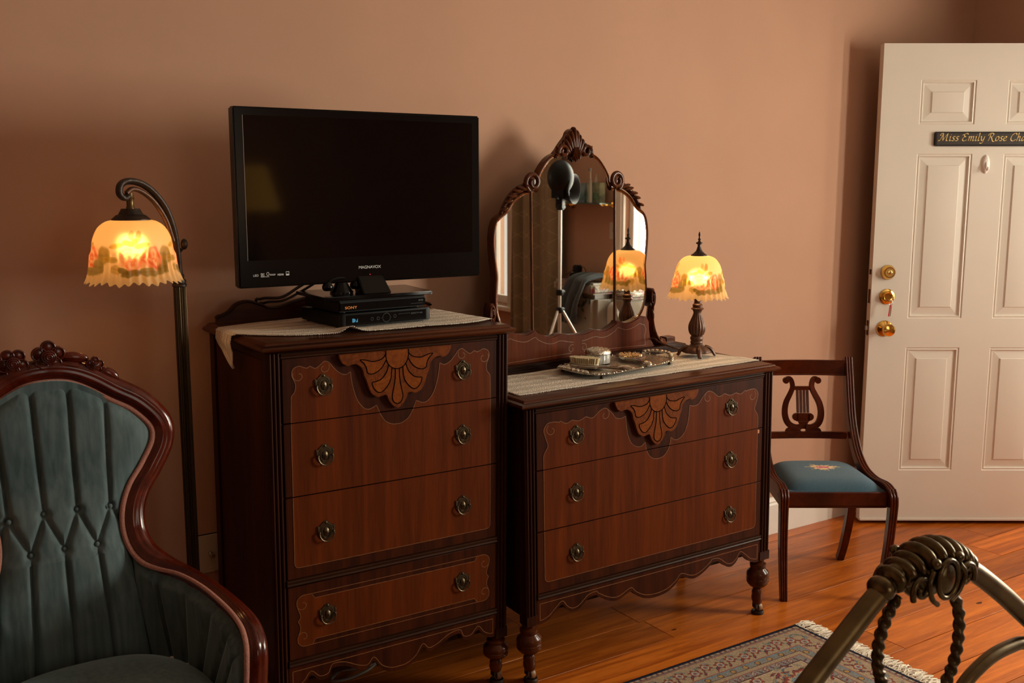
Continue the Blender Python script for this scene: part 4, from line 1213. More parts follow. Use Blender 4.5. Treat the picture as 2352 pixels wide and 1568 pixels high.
# glossy black telephone behind the television foot
tp = thing('telephone', 'glossy black desk telephone sitting beside the television neck', 'telephone', (1.128, -0.325, ZT + 0.0136), (0, 0, R(6)))
tp.scale = (0.86, 0.86, 0.86)
mb = MB()
bodyp = [(0.036, 0.0), (0.036, 0.004), (0.030, 0.012), (0.024, 0.022), (0.020, 0.030), (0.018, 0.034)]
mb.lathe(bodyp, 40, (0, 0, 0), mod=lambda r_, z, a: r_ * (1 + 0.035 * math.cos(14 * a)))
part('telephone_body', mb, M_blackp, tp)
arc = cat([(-0.050, 0, 0.030), (-0.030, 0, 0.043), (0, 0, 0.047), (0.030, 0, 0.043), (0.050, 0, 0.030)], 6)
mb = MB().tube(arc, 0.0075, 12, up=(0, 1, 0))
for sx in (-1, 1):
    mb.lathe([(0.010, 0.036), (0.017, 0.026), (0.0175, 0.018), (0.012, 0.010), (0.0, 0.008)], 20, (sx * 0.050, 0, 0))
part('handset', mb, M_blackp, tp)

# cables behind the television
def cable(name, pts, r_, mt, label, cat_='cable', seg=8, group=None):
    o = link(name, MB().tube(cat(pts, 8), r_, seg).mesh(name, smooth=60), mt)
    return tag(o, label, cat_, group)


cable('cable', [(1.07, -0.252, 1.215), (1.045, -0.215, 1.190), (1.015, -0.165, 1.160), (0.985, -0.082, 1.150), (0.978, -0.052, 1.120), (0.980, -0.042, 0.90)], 0.0042, M_cable, 'uppermost thin black cable dropping over the chest backsplash left of the television')
cable('cable', [(1.09, -0.242, 1.205), (1.055, -0.205, 1.176), (1.022, -0.160, 1.150), (0.995, -0.084, 1.138), (0.988, -0.052, 1.110), (0.990, -0.042, 0.90)], 0.0036, M_cable, 'lower thin black cable dropping over the chest backsplash left of the television')
# loops of cable on the floor under the tall chest
lp_ = []
for k in range(70):
    a = 2 * PI * k / 26
    lp_.append((1.20 + (0.10 + 0.006 * math.sin(k)) * math.cos(a) + 0.03 * math.sin(k * 0.21), -0.21 + 0.045 * math.sin(a) + 0.012 * math.sin(k * 0.33), 0.006 + 0.0007 * k))
cable('coiled_cable', lp_, 0.0045, M_cablew, 'loose grey coil of cable on the floor beneath the tall chest')

# wall plate with coax stub
wp = thing('coax_wall_plate', 'ivory cable outlet plate low on the wall behind the floor lamp', 'wall plate', (0.828, 0, 0.397))
part('plate', MB().box(-0.038, 0.038, -0.007, -0.0005, -0.060, 0.060), M_plate, wp, bevel=0.004)
part('screw', MB().lathe([(0.0035, -0.0070), (0.003, -0.0085), (0, -0.0087)], 12, (0, 0, 0.045), axis='y').lathe([(0.0035, -0.0070), (0.003, -0.0085), (0, -0.0087)], 12, (0, 0, -0.045), axis='y'), M_plate, wp)
part('coax_connector', MB().lathe([(0.0058, -0.0065), (0.0058, -0.013), (0.0046, -0.0135), (0.0046, -0.030), (0.006, -0.0305), (0.006, -0.038), (0.0, -0.038)], 12, (0, 0, 0), axis='y'), M_steel, wp)

# ================================================================== THINGS ON THE LOW DRESSER
def btop(x, y):
    """top surface of the low dresser at world x,y"""
    return 0.8660 * math.cos(B_roll) + (x - 1.5891) * math.tan(B_roll) + 0.0004


rows = []
NX = 130
for i in range(NX + 1):
    x = 1.600 + (2.560 - 1.600) * i / NX
    yf = -0.490 - 0.0253 * (x - 1.6)
    yb = -0.222 + 0.0 * x
    if x > 2.50: yb = -0.222 - (x - 2.50) * 3.7
    r_ = []
    for j in range(25):
        v = j / 24
        y = yf + (yb - yf) * v
        if j == 0: y -= scal(x)
        r_.append((x + (scal(y) if i == NX else 0), y, btop(x, y) + 0.0006 + 0.0006 * (1 + math.sin(40 * x + 23 * y))))
    rows.append(r_)
lace_cloth('lace_runner', rows, 'cream lace runner along the low dresser under the tray and small lamp')

# silver tray
tc_ = (2.090, -0.335)
tz = btop(*tc_) + 0.0030
tr = thing('vanity_tray', 'ornate silver tray on the low dresser holding brush and jar', 'tray', (*tc_, tz), (0, -B_roll, R(9)))


def tray_out(hl, hw, amp):
    pts = []
    for k in range(96):
        a = 2 * PI * k / 96
        c, s = math.cos(a), math.sin(a)
        ex = 0.45
        x = hl * math.copysign(abs(c) ** ex, c); y = hw * math.copysign(abs(s) ** ex, s)
        f = 1 + amp * math.sin(12 * a)
        pts.append((x * f, y * f))
    return pts


v = []; f = []
rings = [(0.150, 0.078, 0.0, 0.0090), (0.172, 0.092, 0.0, 0.0095), (0.180, 0.098, 0.006, 0.0125), (0.196, 0.106, 0.014, 0.0150), (0.203, 0.110, 0.022, 0.0165), (0.205, 0.112, 0.022, 0.0150), (0.198, 0.107, 0.014, 0.0130), (0.172, 0.092, 0.0, 0.0075), (0.150, 0.078, 0, 0.0075)]
for (hl, hw, am, z) in rings: v += [(x, y, z) for x, y in tray_out(hl, hw, am)]
nn = 96
for k in range(len(rings) - 1):
    for q in range(nn): f.append((k * nn + q, k * nn + (q + 1) % nn, (k + 1) * nn + (q + 1) % nn, (k + 1) * nn + q))
f += [tuple(range(nn)), tuple((len(rings) - 1) * nn + q for q in range(nn))]
part('tray_dish', MB().add(v, f), M_silver, tr, smooth=50)
mb = MB()
for k in range(64):
    x, y = tray_out(0.201, 0.109, 0.018)[int(k * 1.5)]
    mb.ball((x, y, 0.0165), 0.0032 + 0.0012 * (k % 3 == 0), 6, 5)
part('beaded_rim', mb, M_silver, tr)['kind'] = 'stuff'
for (sx, sy) in [(-1, -1), (1, -1), (1, 1), (-1, 1)]:
    part('foot', MB().lathe([(0.005, 0), (0.006, 0.003), (0.003, 0.006), (0.0055, 0.011)], 10, (sx * 0.165, sy * 0.085, 0)), M_bronzed, tr)
for sx in (-1, 1):
    mb = MB()
    for k in range(9):
        a = -1.2 + 2.4 * k / 8
        mb.ball((sx * (0.196 + 0.030 * math.cos(a)), 0.062 * math.sin(a), 0.020 + 0.008 * math.cos(a)), (0.009, 0.010, 0.006), 8, 6)
    mb.tube(cat([(sx * 0.196, -0.060, 0.016), (sx * 0.222, -0.040, 0.024), (sx * 0.230, 0, 0.028), (sx * 0.222, 0.040, 0.024), (sx * 0.196, 0.060, 0.016)], 6), 0.0040, 8)
    part('handle', mb, M_silver, tr, label='ornate leafy handle')


def lying(name, label, cat_, p0, p1, z):
    """frame with x from p0 to p1"""
    a = math.atan2(p1[1] - p0[1], p1[0] - p0[0])
    o = thing(name, label, cat_, (p0[0], p0[1], z), (0, 0, a))
    return o, math.hypot(p1[0] - p0[0], p1[1] - p0[1])


# hairbrush
hb_, L_ = lying('hairbrush', 'silver-backed hairbrush lying bristles up on the tray', 'hairbrush', (1.948, -0.268), (2.058, -0.455), tz + 0.0122)
back = cat([(0.0, 0.0), (0.010, 0.021), (0.045, 0.029), (0.085, 0.026), (0.110, 0.011), (0.135, 0.0065), (0.170, 0.0085), (0.200, 0.0115), (L_, 0.004)], 4)
outl = back + [(x, -y) for x, y in back[::-1][1:]]
part('brush_back', MB().prism(outl, 0.0, 0.009, 'xy'), M_silvers, hb_, bevel=0.0035, seg=3)
part('handle_knob', MB().ball((L_ - 0.022, 0, 0.007), (0.030, 0.0115, 0.0085), 16, 10), M_silvers, hb_)
pad = [(0.052 + 0.049 * math.cos(a), 0.023 * math.sin(a)) for a in [2 * PI * k / 32 for k in range(32)]]
part('pad', MB().prism(pad, 0.0088, 0.0125, 'xy'), pm('brush_pad', (0.72, 0.62, 0.44), 0.5), hb_, bevel=0.001)
mb = MB()
for i in range(-7, 8):
    for j in range(-3, 4):
        if (i / 7.4) ** 2 + (j / 3.5) ** 2 > 1: continue
        x, y = 0.052 + i * 0.0064, j * 0.0064
        ox, oy = i * 0.0005, j * 0.0009
        pr = [(x + 0.0024 * math.cos(a), y + 0.0024 * math.sin(a), 0.012) for a in [2 * PI * k / 6 for k in range(6)]]
        pr2 = [(x + ox + 0.0033 * math.cos(a), y + oy + 0.0033 * math.sin(a), 0.031) for a in [2 * PI * k / 6 for k in range(6)]]
        mb.add(pr + pr2, [(k, (k + 1) % 6, 6 + (k + 1) % 6, 6 + k) for k in range(6)] + [tuple(range(6, 12))])
bo = part('bristles', mb, M_bristle, hb_, smooth=0)
bo['kind'] = 'stuff'

# powder jar
jx, jy = 2.062, -0.270
jr = thing('powder_jar', 'round cut-glass powder jar with an embossed silver lid on the tray', 'jar', (jx, jy, tz + 0.0102))


def cut_glass():
    m, nt, p = base_mat('cut_glass')
    p.inputs['Base Color'].default_value = (0.85, 0.82, 0.74, 1); p.inputs['Roughness'].default_value = 0.08
    p.inputs['Transmission Weight'].default_value = 0.55; p.inputs['IOR'].default_value = 1.45
    return m


part('glass_body', MB().lathe([(0.034, 0), (0.040, 0.002), (0.040, 0.030), (0.037, 0.034), (0.0, 0.034)], 72, (0, 0, 0), mod=lambda r_, z, a: r_ * (1 + (0.022 * math.cos(18 * a) if 0.001 < z < 0.031 else 0))), cut_glass(), jr)
mb = MB().lathe([(0.0425, 0.032), (0.0440, 0.034), (0.0425, 0.039), (0.0415, 0.043), (0.036, 0.0475), (0.020, 0.0500), (0.0, 0.0505)], 40)
for k in range(42):
    a = rng.uniform(0, 2 * PI); r_ = 0.036 * math.sqrt(rng.uniform(0.02, 1))
    mb.ball((r_ * math.cos(a), r_ * math.sin(a), 0.0485 - 3.4 * max(0, r_ - 0.02) ** 2 * 4), (0.0042, 0.0042, 0.0026), 6, 5)
part('lid', mb, M_silver, jr)

# hand mirror
hm, L_ = lying('hand_mirror', 'silver hand mirror lying face down on the tray beside the jar', 'hand mirror', (2.205, -0.235), (2.130, -0.452), tz + 0.0180)
back = cat([(0.0, 0.0), (0.008, 0.030), (0.045, 0.050), (0.085, 0.046), (0.115, 0.020), (0.135, 0.009), (0.170, 0.0085), (0.205, 0.014), (L_, 0.004)], 4)
outl = back + [(x, -y) for x, y in back[::-1][1:]]
part('mirror_back', MB().prism(outl, 0.0, 0.010, 'xy'), M_silvers, hm, bevel=0.004, seg=3)
mb = MB()
for k in range(60):
    a = rng.uniform(0, 2 * PI); r_ = math.sqrt(rng.uniform(0, 1))
    mb.ball((0.052 + 0.040 * r_ * math.cos(a), 0.037 * r_ * math.sin(a), 0.0115), (0.0055, 0.0045, 0.0032), 6, 5, Matrix.Rotation(a, 3, 'Z').to_4x4())
part('embossed_relief', mb, pm('gilt_silver', (0.78, 0.55, 0.28), 0.2, 1.0, vary=0.2, vscale=100), hm)
part('handle_knob', MB().ball((L_ - 0.022, 0, 0.007), (0.030, 0.014, 0.010), 16, 10), M_silvers, hm)

# ------------------------------------------------ painted glass shades
def shade_mat(name, emit):
    m, nt, p = base_mat(name); N, L = nt.nodes, nt.links
    a = N.new('ShaderNodeAttribute'); a.attribute_name = 'Col'
    tl = N.new('ShaderNodeBsdfTranslucent'); L.new(a.outputs['Color'], tl.inputs['Color'])
    df = N.new('ShaderNodeBsdfPrincipled'); L.new(a.outputs['Color'], df.inputs['Base Color']); df.inputs['Roughness'].default_value = 0.45
    mx = N.new('ShaderNodeMixShader'); mx.inputs[0].default_value = 0.35
    L.new(tl.outputs[0], mx.inputs[1]); L.new(df.outputs[0], mx.inputs[2])
    rf = N.new('ShaderNodeBsdfRefraction'); rf.inputs['Roughness'].default_value = 0.62; rf.inputs['IOR'].default_value = 1.22
    L.new(a.outputs['Color'], rf.inputs['Color'])
    m3 = N.new('ShaderNodeMixShader'); m3.inputs[0].default_value = 0.30
    L.new(mx.outputs[0], m3.inputs[1]); L.new(rf.outputs[0], m3.inputs[2]); mx = m3
    em = N.new('ShaderNodeEmission'); em.inputs['Strength'].default_value = emit
    w_ = N.new('ShaderNodeMix'); w_.data_type = 'RGBA'; w_.blend_type = 'MULTIPLY'; w_.inputs['Factor'].default_value = 1
    L.new(a.outputs['Color'], w_.inputs[6]); w_.inputs[7].default_value = (1.0, 0.62, 0.22, 1)
    L.new(w_.outputs[2], em.inputs['Color'])
    ad = N.new('ShaderNodeAddShader'); L.new(mx.outputs[0], ad.inputs[0]); L.new(em.outputs[0], ad.inputs[1])
    L.new(ad.outputs[0], N['Material Output'].inputs['Surface'])
    return m


def glass_shade(name, parent, z_top, prof, loc, mt, seed, view, ribs=72):
    """prof: (r, z) top to bottom; pleated and scalloped lower half"""
    P = cat(prof, 13); seg = 288; n = len(P)
    v = []; f = []; cols = []
    rs = np.random.RandomState(seed)
    zt_, zb_ = P[0][1], P[-1][1]; H_ = zt_ - zb_
    base = np.array([0.92, 0.66, 0.34])
    blobs = []
    # roses with leaves, one bouquet facing the room and two others round the back
    for bouquet in (view, view + 1.65, view - 1.65):
        blobs += [('leaf', bouquet - 0.62, 0.56, 0.20, 0.24, (0.34, 0.22, 0.030), 0.25), ('leaf', bouquet - 0.74, 0.76, 0.17, 0.16, (0.30, 0.20, 0.030), -0.3), ('leaf', bouquet - 0.40, 0.62, 0.20, 0.080, (0.50, 0.32, 0.045), 0.1),
                  ('leaf', bouquet - 0.24, 0.78, 0.13, 0.11, (0.60, 0.38, 0.090), 0.5), ('leaf', bouquet - 0.24, 0.40, 0.20, 0.065, (0.62, 0.38, 0.060), -0.2), ('leaf', bouquet + 0.06, 0.36, 0.16, 0.070, (0.58, 0.34, 0.050), 0.3),
                  ('leaf', bouquet + 0.40, 0.40, 0.20, 0.070, (0.60, 0.34, 0.060), -0.2), ('rose', bouquet + 0.60, 0.60, 0.32, 0.20, (0.84, 0.17, 0.07), 0), ('rose', bouquet - 0.98, 0.60, 0.22, 0.22, (0.82, 0.15, 0.06), 0),
                  ('leaf', bouquet + 0.56, 0.82, 0.30, 0.105, (0.34, 0.25, 0.075), 0.0), ('leaf', bouquet + 0.86, 0.74, 0.13, 0.20, (0.36, 0.28, 0.10), 0.1), ('rose', bouquet + 0.14, 0.66, 0.30, 0.17, (0.90, 0.22, 0.10), 0),
                  ('rose', bouquet - 0.02, 0.55, 0.20, 0.15, (0.95, 0.42, 0.20), 0), ('leaf', bouquet + 0.10, 0.84, 0.22, 0.085, (0.26, 0.17, 0.025), -0.15), ('leaf', bouquet - 0.08, 0.80, 0.14, 0.070, (0.24, 0.16, 0.025), 0.4),
                  ('bud', bouquet + 0.32, 0.25, 0.085, 0.105, (0.92, 0.26, 0.08), 0.3), ('bud', bouquet + 0.14, 0.23, 0.080, 0.085, (0.92, 0.42, 0.15), 0.2), ('leaf', bouquet + 0.22, 0.33, 0.075, 0.075, (0.55, 0.30, 0.05), 0.2)]
    for i, (r_, z) in enumerate(P):
        t = (zt_ - z) / H_
        for k in range(seg):
            a = 2 * PI * k / seg
            low_ = max(0.0, min(1.0, (t - 0.50) / 0.08))
            pl_ = 0.034 * math.cos(ribs / 2 * a) * low_
            fine = 0.004 * math.cos(ribs * 2 * a) * (1 - low_)
            step = 0.012 * low_
            rr = r_ * (1 + pl_ + fine + step)
            zz = z
            if t > 0.82:
                q = (t - 0.82) / 0.18
                sc_ = 0.5 + 0.5 * math.cos(9 * a)
                tooth = 0.5 + 0.5 * math.cos(ribs / 2 * a)
                zz -= q * H_ * (0.045 * tooth + 0.035 * sc_ - 0.02)
            v.append((rr * math.cos(a), rr * math.sin(a), zz))
            c = base.copy()
            for (kd, ba, bt_, ra, rz, bc, ro) in blobs:
                da0 = ((a - ba + PI) % (2 * PI) - PI) * 0.62; dt0 = (t - bt_)
                if abs(da0) > 0.5: continue
                da = (da0 * math.cos(ro) + dt0 * math.sin(ro)) / (ra * 0.62)
                dt = (-da0 * math.sin(ro) + dt0 * math.cos(ro)) / rz
                e = math.hypot(da, dt)
                if e > 1.35: continue
                th = math.atan2(dt, da)
                if kd == 'rose':
                    lim = 0.88 + 0.12 * math.cos(5 * th + ba)
                    al = 1 / (1 + math.exp((e - lim) * 22))
                    tone = 0.5 + 0.5 * math.sin(e * 11 + 1.6 * math.sin(2.5 * th + ba * 3))
                    cc = np.array(bc) * tone + np.array((0.97, 0.55, 0.30)) * (1 - tone)
                    c = c * (1 - al * 0.88) + cc * al * 0.88
                else:
                    lim = 0.80 + 0.20 * math.cos(2 * th) if kd == 'leaf' else 0.9
                    al = 1 / (1 + math.exp((e - lim) * 26))
                    vein = 1 - 0.25 * math.exp(-(dt / 0.10) ** 2)
                    c = c * (1 - al * 0.88) + np.array(bc) * vein * al * 0.88
            cols.append(c)
    for i in range(n - 1):
        for k in range(seg):
            k2 = (k + 1) % seg
            f.append((i * seg + k, (i + 1) * seg + k, (i + 1) * seg + k2, i * seg + k2))
    me = bpy.data.meshes.new(name)
    me.from_pydata(v, [], f)
    me.polygons.foreach_set('use_smooth', [True] * len(me.polygons))
    set_cols(me, np.array(cols))
    o = link(name, me, mt, parent, loc)
    return o


def bulb_light(name, loc, power, col, rad, parent):
    d = bpy.data.lights.new(name, 'POINT'); d.energy = power; d.color = col; d.shadow_soft_size = rad
    o = bpy.data.objects.new(name, d); COL.objects.link(o); o.location = loc; o.parent = parent
    return o


M_bulb = pm('bulb_glass', (0.9, 0.85, 0.7), 0.3, emit=(1.0, 0.62, 0.28), estr=14.0)
LAMPC = (1.0, 0.60, 0.27)

# table lamp
lx, ly = 2.440, -0.338
lz = btop(lx, ly) + 0.0024
tl = thing('table_lamp', 'small lit lamp with a floral glass shade and brown fluted base on the low dresser', 'table lamp', (lx, ly, lz))
fl = lambda n_, am: (lambda r_, z, a: r_ * (1 + am * math.cos(n_ * a)))
# footed base
mb = MB()
mb.lathe([(0.020, 0.046), (0.024, 0.040), (0.036, 0.034), (0.046, 0.026), (0.049, 0.019), (0.047, 0.016), (0.040, 0.018), (0.0, 0.030)][::-1], 64, mod=lambda r_, z, a: r_ * (1 + (0.07 * abs(math.cos(6 * a)) - 0.03) * (r_ > 0.03)))
part('base', mb, M_bronze, tl, smooth=50)
for k in range(4):
    a = R(45 + 90 * k + 12)
    p = cat([(0.030, 0.036), (0.044, 0.032), (0.055, 0.022), (0.062, 0.010), (0.066, 0.0055)], 5)
    part('foot', MB().sweep([(r_ * math.cos(a), r_ * math.sin(a), z) for r_, z in p], [(0.0075 * math.cos(b), 0.0055 * math.sin(b)) for b in [2 * PI * q / 10 for q in range(10)]], up=(0, 0, 1), scale=[1.2 - 0.35 * q / (len(p) - 1) for q in range(len(p))]), M_bronze, tl)
stem = [(0.018, 0.044), (0.0215, 0.049), (0.0215, 0.054), (0.019, 0.057), (0.0215, 0.060), (0.0225, 0.066), (0.021, 0.071), (0.0175, 0.074)]
part('collar', MB().lathe(stem, 32), M_bronze, tl)
vase = cat([(0.0175, 0.073), (0.0245, 0.082), (0.0285, 0.097), (0.0275, 0.113), (0.0210, 0.130), (0.0150, 0.145), (0.0130, 0.155), (0.0165, 0.164), (0.0215, 0.167)], 4)
part('fluted_stem', MB().lathe(vase, 96, mod=fl(16, 0.045)), M_bronze, tl, smooth=60)
part('neck', MB().lathe([(0.0215, 0.166), (0.0225, 0.169), (0.0165, 0.172), (0.0170, 0.178), (0.0175, 0.182), (0.0125, 0.186), (0.0115, 0.196), (0.0130, 0.200), (0.0085, 0.203), (0.0085, 0.225)], 32), M_bronze, tl)
M_shade1 = shade_mat('painted_glass_shade', 0.05)
sh = glass_shade('lamp_shade', tl, 0, [(0.026, 0.3500), (0.042, 0.3475), (0.058, 0.338), (0.072, 0.318), (0.0800, 0.292), (0.0845, 0.264), (0.0885, 0.240), (0.0950, 0.221), (0.1015, 0.210)], (0, 0, 0), M_shade1, 3, R(228), 60)
sh['label'] = 'painted floral glass shade glowing from inside'
part('cap', MB().lathe([(0.0280, 0.3495), (0.0275, 0.352), (0.019, 0.358), (0.011, 0.366), (0.0075, 0.374), (0.0075, 0.377), (0.0055, 0.380), (0.0055, 0.388), (0.0115, 0.391), (0.0115, 0.394), (0.0055, 0.397), (0.003, 0.402), (0.0055, 0.405), (0.003, 0.409), (0.0022, 0.414), (0.0038, 0.420), (0.0030, 0.426), (0.0, 0.433)], 28), M_bronzed, tl)
part('bulb', MB().ball((0, 0, 0.272), (0.020, 0.020, 0.026), 16, 12), M_bulb, tl)
part('socket', MB().lathe([(0.013, 0.222), (0.013, 0.250)], 16), M_brass, tl)
bulb_light('table_lamp_bulb', (0, 0, 0.272), 1.9, LAMPC, 0.027, tl)
cable('lamp_cord', [(lx - 0.036, ly + 0.020, lz + 0.022), (lx - 0.060, ly + 0.050, lz + 0.030), (lx - 0.075, ly + 0.110, lz + 0.043), (lx - 0.055, ly + 0.165, lz + 0.048), (lx - 0.090, ly + 0.185, lz + 0.036), (lx - 0.085, ly + 0.205, lz + 0.026), (lx + 0.000, ly + 0.245, lz + 0.020), (lx + 0.02, ly + 0.29, lz - 0.03), (lx + 0.02, ly + 0.30, 0.45)], 0.0032, M_cord, 'brown cord looping from the small lamp over the mirror plinth', 'cord')

# floor lamp behind the armchair
fl_x, fl_y = 0.712, -0.250
flp = thing('floor_lamp', 'lit floor lamp with a floral glass shade hanging from a curved arm', 'floor lamp', (fl_x, fl_y, 0))
part('base', MB().lathe([(0.13, 0.0), (0.135, 0.006), (0.125, 0.016), (0.095, 0.024), (0.060, 0.032), (0.030, 0.050), (0.018, 0.080)], 48), M_bronzed, flp)
part('fluted_pole', MB().lathe([(0.0150, 0.075), (0.0150, 1.215)], 96, mod=fl(20, 0.07)), pm('pole_bronze', (0.050, 0.030, 0.012), 0.34, 0.8, vary=0.12, vscale=14), flp, smooth=60)
part('pole_collar', MB().lathe([(0.015, 1.213), (0.0185, 1.215), (0.0185, 1.219), (0.0160, 1.221), (0.0175, 1.226), (0.0165, 1.231), (0.012, 1.234), (0.0135, 1.242), (0.010, 1.248), (0.009, 1.26)], 28), M_bronzed, flp)
ax_, ay_ = -0.95, -0.30      # arm direction
arm = cat([(0, 1.245), (0.002, 1.300), (0.010, 1.360), (0.030, 1.415), (0.062, 1.455), (0.096, 1.477), (0.128, 1.482), (0.148, 1.472), (0.152, 1.452), (0.140, 1.440), (0.130, 1.446)], 6)
part('arm', MB().sweep([(ax_ * s, ay_ * s, z) for s, z in arm], [(0.0078 * math.cos(a) * (1 + 0.2 * math.cos(3 * a)), 0.0095 * math.sin(a)) for a in [2 * PI * k / 16 for k in range(16)]], up=(ay_, -ax_, 0)), M_bronzed, flp)
arm2 = cat([(0.012, 1.330), (0.030, 1.385), (0.060, 1.430), (0.092, 1.455), (0.118, 1.462), (0.134, 1.452)], 6)
part('arm_leaf', MB().sweep([(ax_ * s, ay_ * s, z) for s, z in arm2], [(0.0060 * math.cos(a), 0.0075 * math.sin(a)) for a in [2 * PI * k / 12 for k in range(12)]], up=(ay_, -ax_, 0)), M_bronze, flp)
part('arm_bud', MB().ball((0.016, -0.004, 1.322), (0.009, 0.008, 0.014), 12, 8).tube([(0.002, 0, 1.30), (0.012, -0.003, 1.312)], 0.004, 8), M_bronzed, flp)
hx, hy = ax_ * 0.1255, ay_ * 0.1255
part('socket_stem', MB().lathe([(0.008, 1.452), (0.0085, 1.444), (0.0105, 1.440), (0.0085, 1.436), (0.0085, 1.420), (0.0105, 1.417), (0.0105, 1.412)][::-1], 20, (hx, hy, 0)), M_brassold, flp)
part('shade_cap', MB().lathe([(0.022, 1.4145), (0.024, 1.410), (0.027, 1.405), (0.029, 1.401), (0.036, 1.398), (0.040, 1.394), (0.046, 1.389), (0.046, 1.386), (0.0, 1.386)][::-1], 40, (hx, hy, 0), mod=lambda r_, z, a: r_ * (1 + 0.01 * math.cos(24 * a))), M_bronzed, flp)
M_shade2 = shade_mat('painted_glass_shade_large', 0.05)
sh = glass_shade('lamp_shade', flp, 0, [(0.042, 1.3875), (0.060, 1.3830), (0.078, 1.369), (0.0905, 1.344), (0.0955, 1.314), (0.0985, 1.288), (0.1010, 1.268), (0.1065, 1.251), (0.1120, 1.240)], (hx, hy, 0), M_shade2, 5, R(248), 66)
sh['label'] = 'painted floral glass shade glowing amber'
part('bulb', MB().ball((hx, hy, 1.325), (0.022, 0.022, 0.029), 16, 12), M_bulb, flp)
part('socket', MB().lathe([(0.014, 1.345), (0.014, 1.386)], 16, (hx, hy, 0)), M_brass, flp)
bulb_light('floor_lamp_bulb', (hx, hy, 1.322), 1.15, (1.0, 0.50, 0.17), 0.029, flp)

# ================================================================== LYRE-BACK SIDE CHAIR
ch = thing('side_chair', 'mahogany lyre-back side chair with a blue needlepoint seat beside the door', 'chair', (2.8506, -0.6344, 0), (0, 0, R(-33.15)))


def reeded(w, h, n=3, amp=0.0028, m_=5):
    """rectangular section with reeds on the +b face"""
    pr = [(-w / 2, -h / 2), (w / 2, -h / 2)]
    for k in range(n):
        for q in range(m_):
            u = q / (m_ - 1)
            pr.append((w / 2 - w * (k + u) / n, h / 2 - amp + amp * math.sin(PI * u)))
    return pr


for sx in (-1, 1):
    st = cat([(0.190, -0.004, 0.398), (0.188, 0.050, 0.408), (0.184, 0.150, 0.400), (0.179, 0.240, 0.412), (0.175, 0.310, 0.450), (0.173, 0.365, 0.510), (0.173, 0.410, 0.580), (0.175, 0.445, 0.660), (0.177, 0.475, 0.735), (0.178, 0.500, 0.800)], 6)
    up = []
    for i, p in enumerate(st):
        t = i / (len(st) - 1)
        up.append((0, -1 + 0.9 * max(0, 1 - t * 2.2), 0.05 + 1.2 * max(0, 1 - t * 1.8)))
    part('back_post', MB().sweep([(sx * x, y, z) for x, y, z in st], reeded(0.030, 0.036), up=up, transport=False), M_mahog2, ch, smooth=45)
    lg_ = cat([(0.190, 0.004, 0.405), (0.191, -0.014, 0.385), (0.191, -0.016, 0.330), (0.186, -0.008, 0.200), (0.177, 0.004, 0.080), (0.171, 0.010, 0.0005)], 6)
    part('leg', MB().sweep([(sx * x, y, z) for x, y, z in lg_], reeded(0.032, 0.036), up=[(0, -1, 0.25)] * len(lg_), transport=False, scale=[1.0 - 0.28 * k / (len(lg_) - 1) for k in range(len(lg_))]), M_mahog2, ch, smooth=45)
    rl = cat([(0.172, 0.330, 0.400), (0.170, 0.335, 0.330), (0.167, 0.350, 0.200), (0.163, 0.385, 0.080), (0.160, 0.420, 0.0005)], 6)
    part('leg', MB().sweep([(sx * x, y, z) for x, y, z in rl], rect_prof(0.030, 0.034), up=[(0, -1, 0)] * len(rl), transport=False, scale=[1.05 - 0.2 * k / (len(rl) - 1) for k in range(len(rl))]), M_mahog2, ch, bevel=0.002)
    part('seat_rail', MB().sweep([(sx * 0.186, 0.01, 0.372), (sx * 0.172, 0.335, 0.372)], rect_prof(0.024, 0.050), up=(0, 0, 1)), M_mahog2, ch, bevel=0.003)
part('seat_rail', MB().box(-0.176, 0.176, -0.006, 0.018, 0.3490, 0.4020).box(-0.176, 0.176, -0.009, 0.0, 0.3490, 0.3570), M_mahog2, ch, bevel=0.003)
part('seat_rail', MB().box(-0.160, 0.160, 0.322, 0.344, 0.350, 0.400), M_mahog2, ch, bevel=0.003)
# top rail, slightly hollow, with a fine bead along the lower edge
tr_ = []
for k in range(21):
    u = k / 20; x = -0.166 + 0.332 * u
    tr_.append((x, 0.486 + 0.016 * math.sin(PI * u), 0.7620))
part('top_rail', MB().sweep(tr_, rect_prof(0.020, 0.058), up=(0, 0, 1)), M_mahog2, ch, bevel=0.003)
part('rail_bead', MB().sweep([(x, y - 0.010, 0.7350) for x, y, z in tr_], [(0.004 * math.cos(a), 0.0035 * math.sin(a)) for a in [2 * PI * k / 10 for k in range(10)]], up=(0, 0, 1)), M_mahog2, ch)
lr_ = [(-0.165 + 0.33 * k / 12, 0.424 + 0.012 * math.sin(PI * k / 12), 0.5045) for k in range(13)]
part('cross_rail', MB().sweep(lr_, rect_prof(0.020, 0.026), up=(0, 0, 1)), M_mahog2, ch, bevel=0.003)
lyre = []
LX = lambda px: (px - 1845.5) * 0.00162
LZ = lambda py: 0.563 + (960 - py) * 0.001707
ly_y = lambda z: 0.437 + (z - 0.50) * 0.26
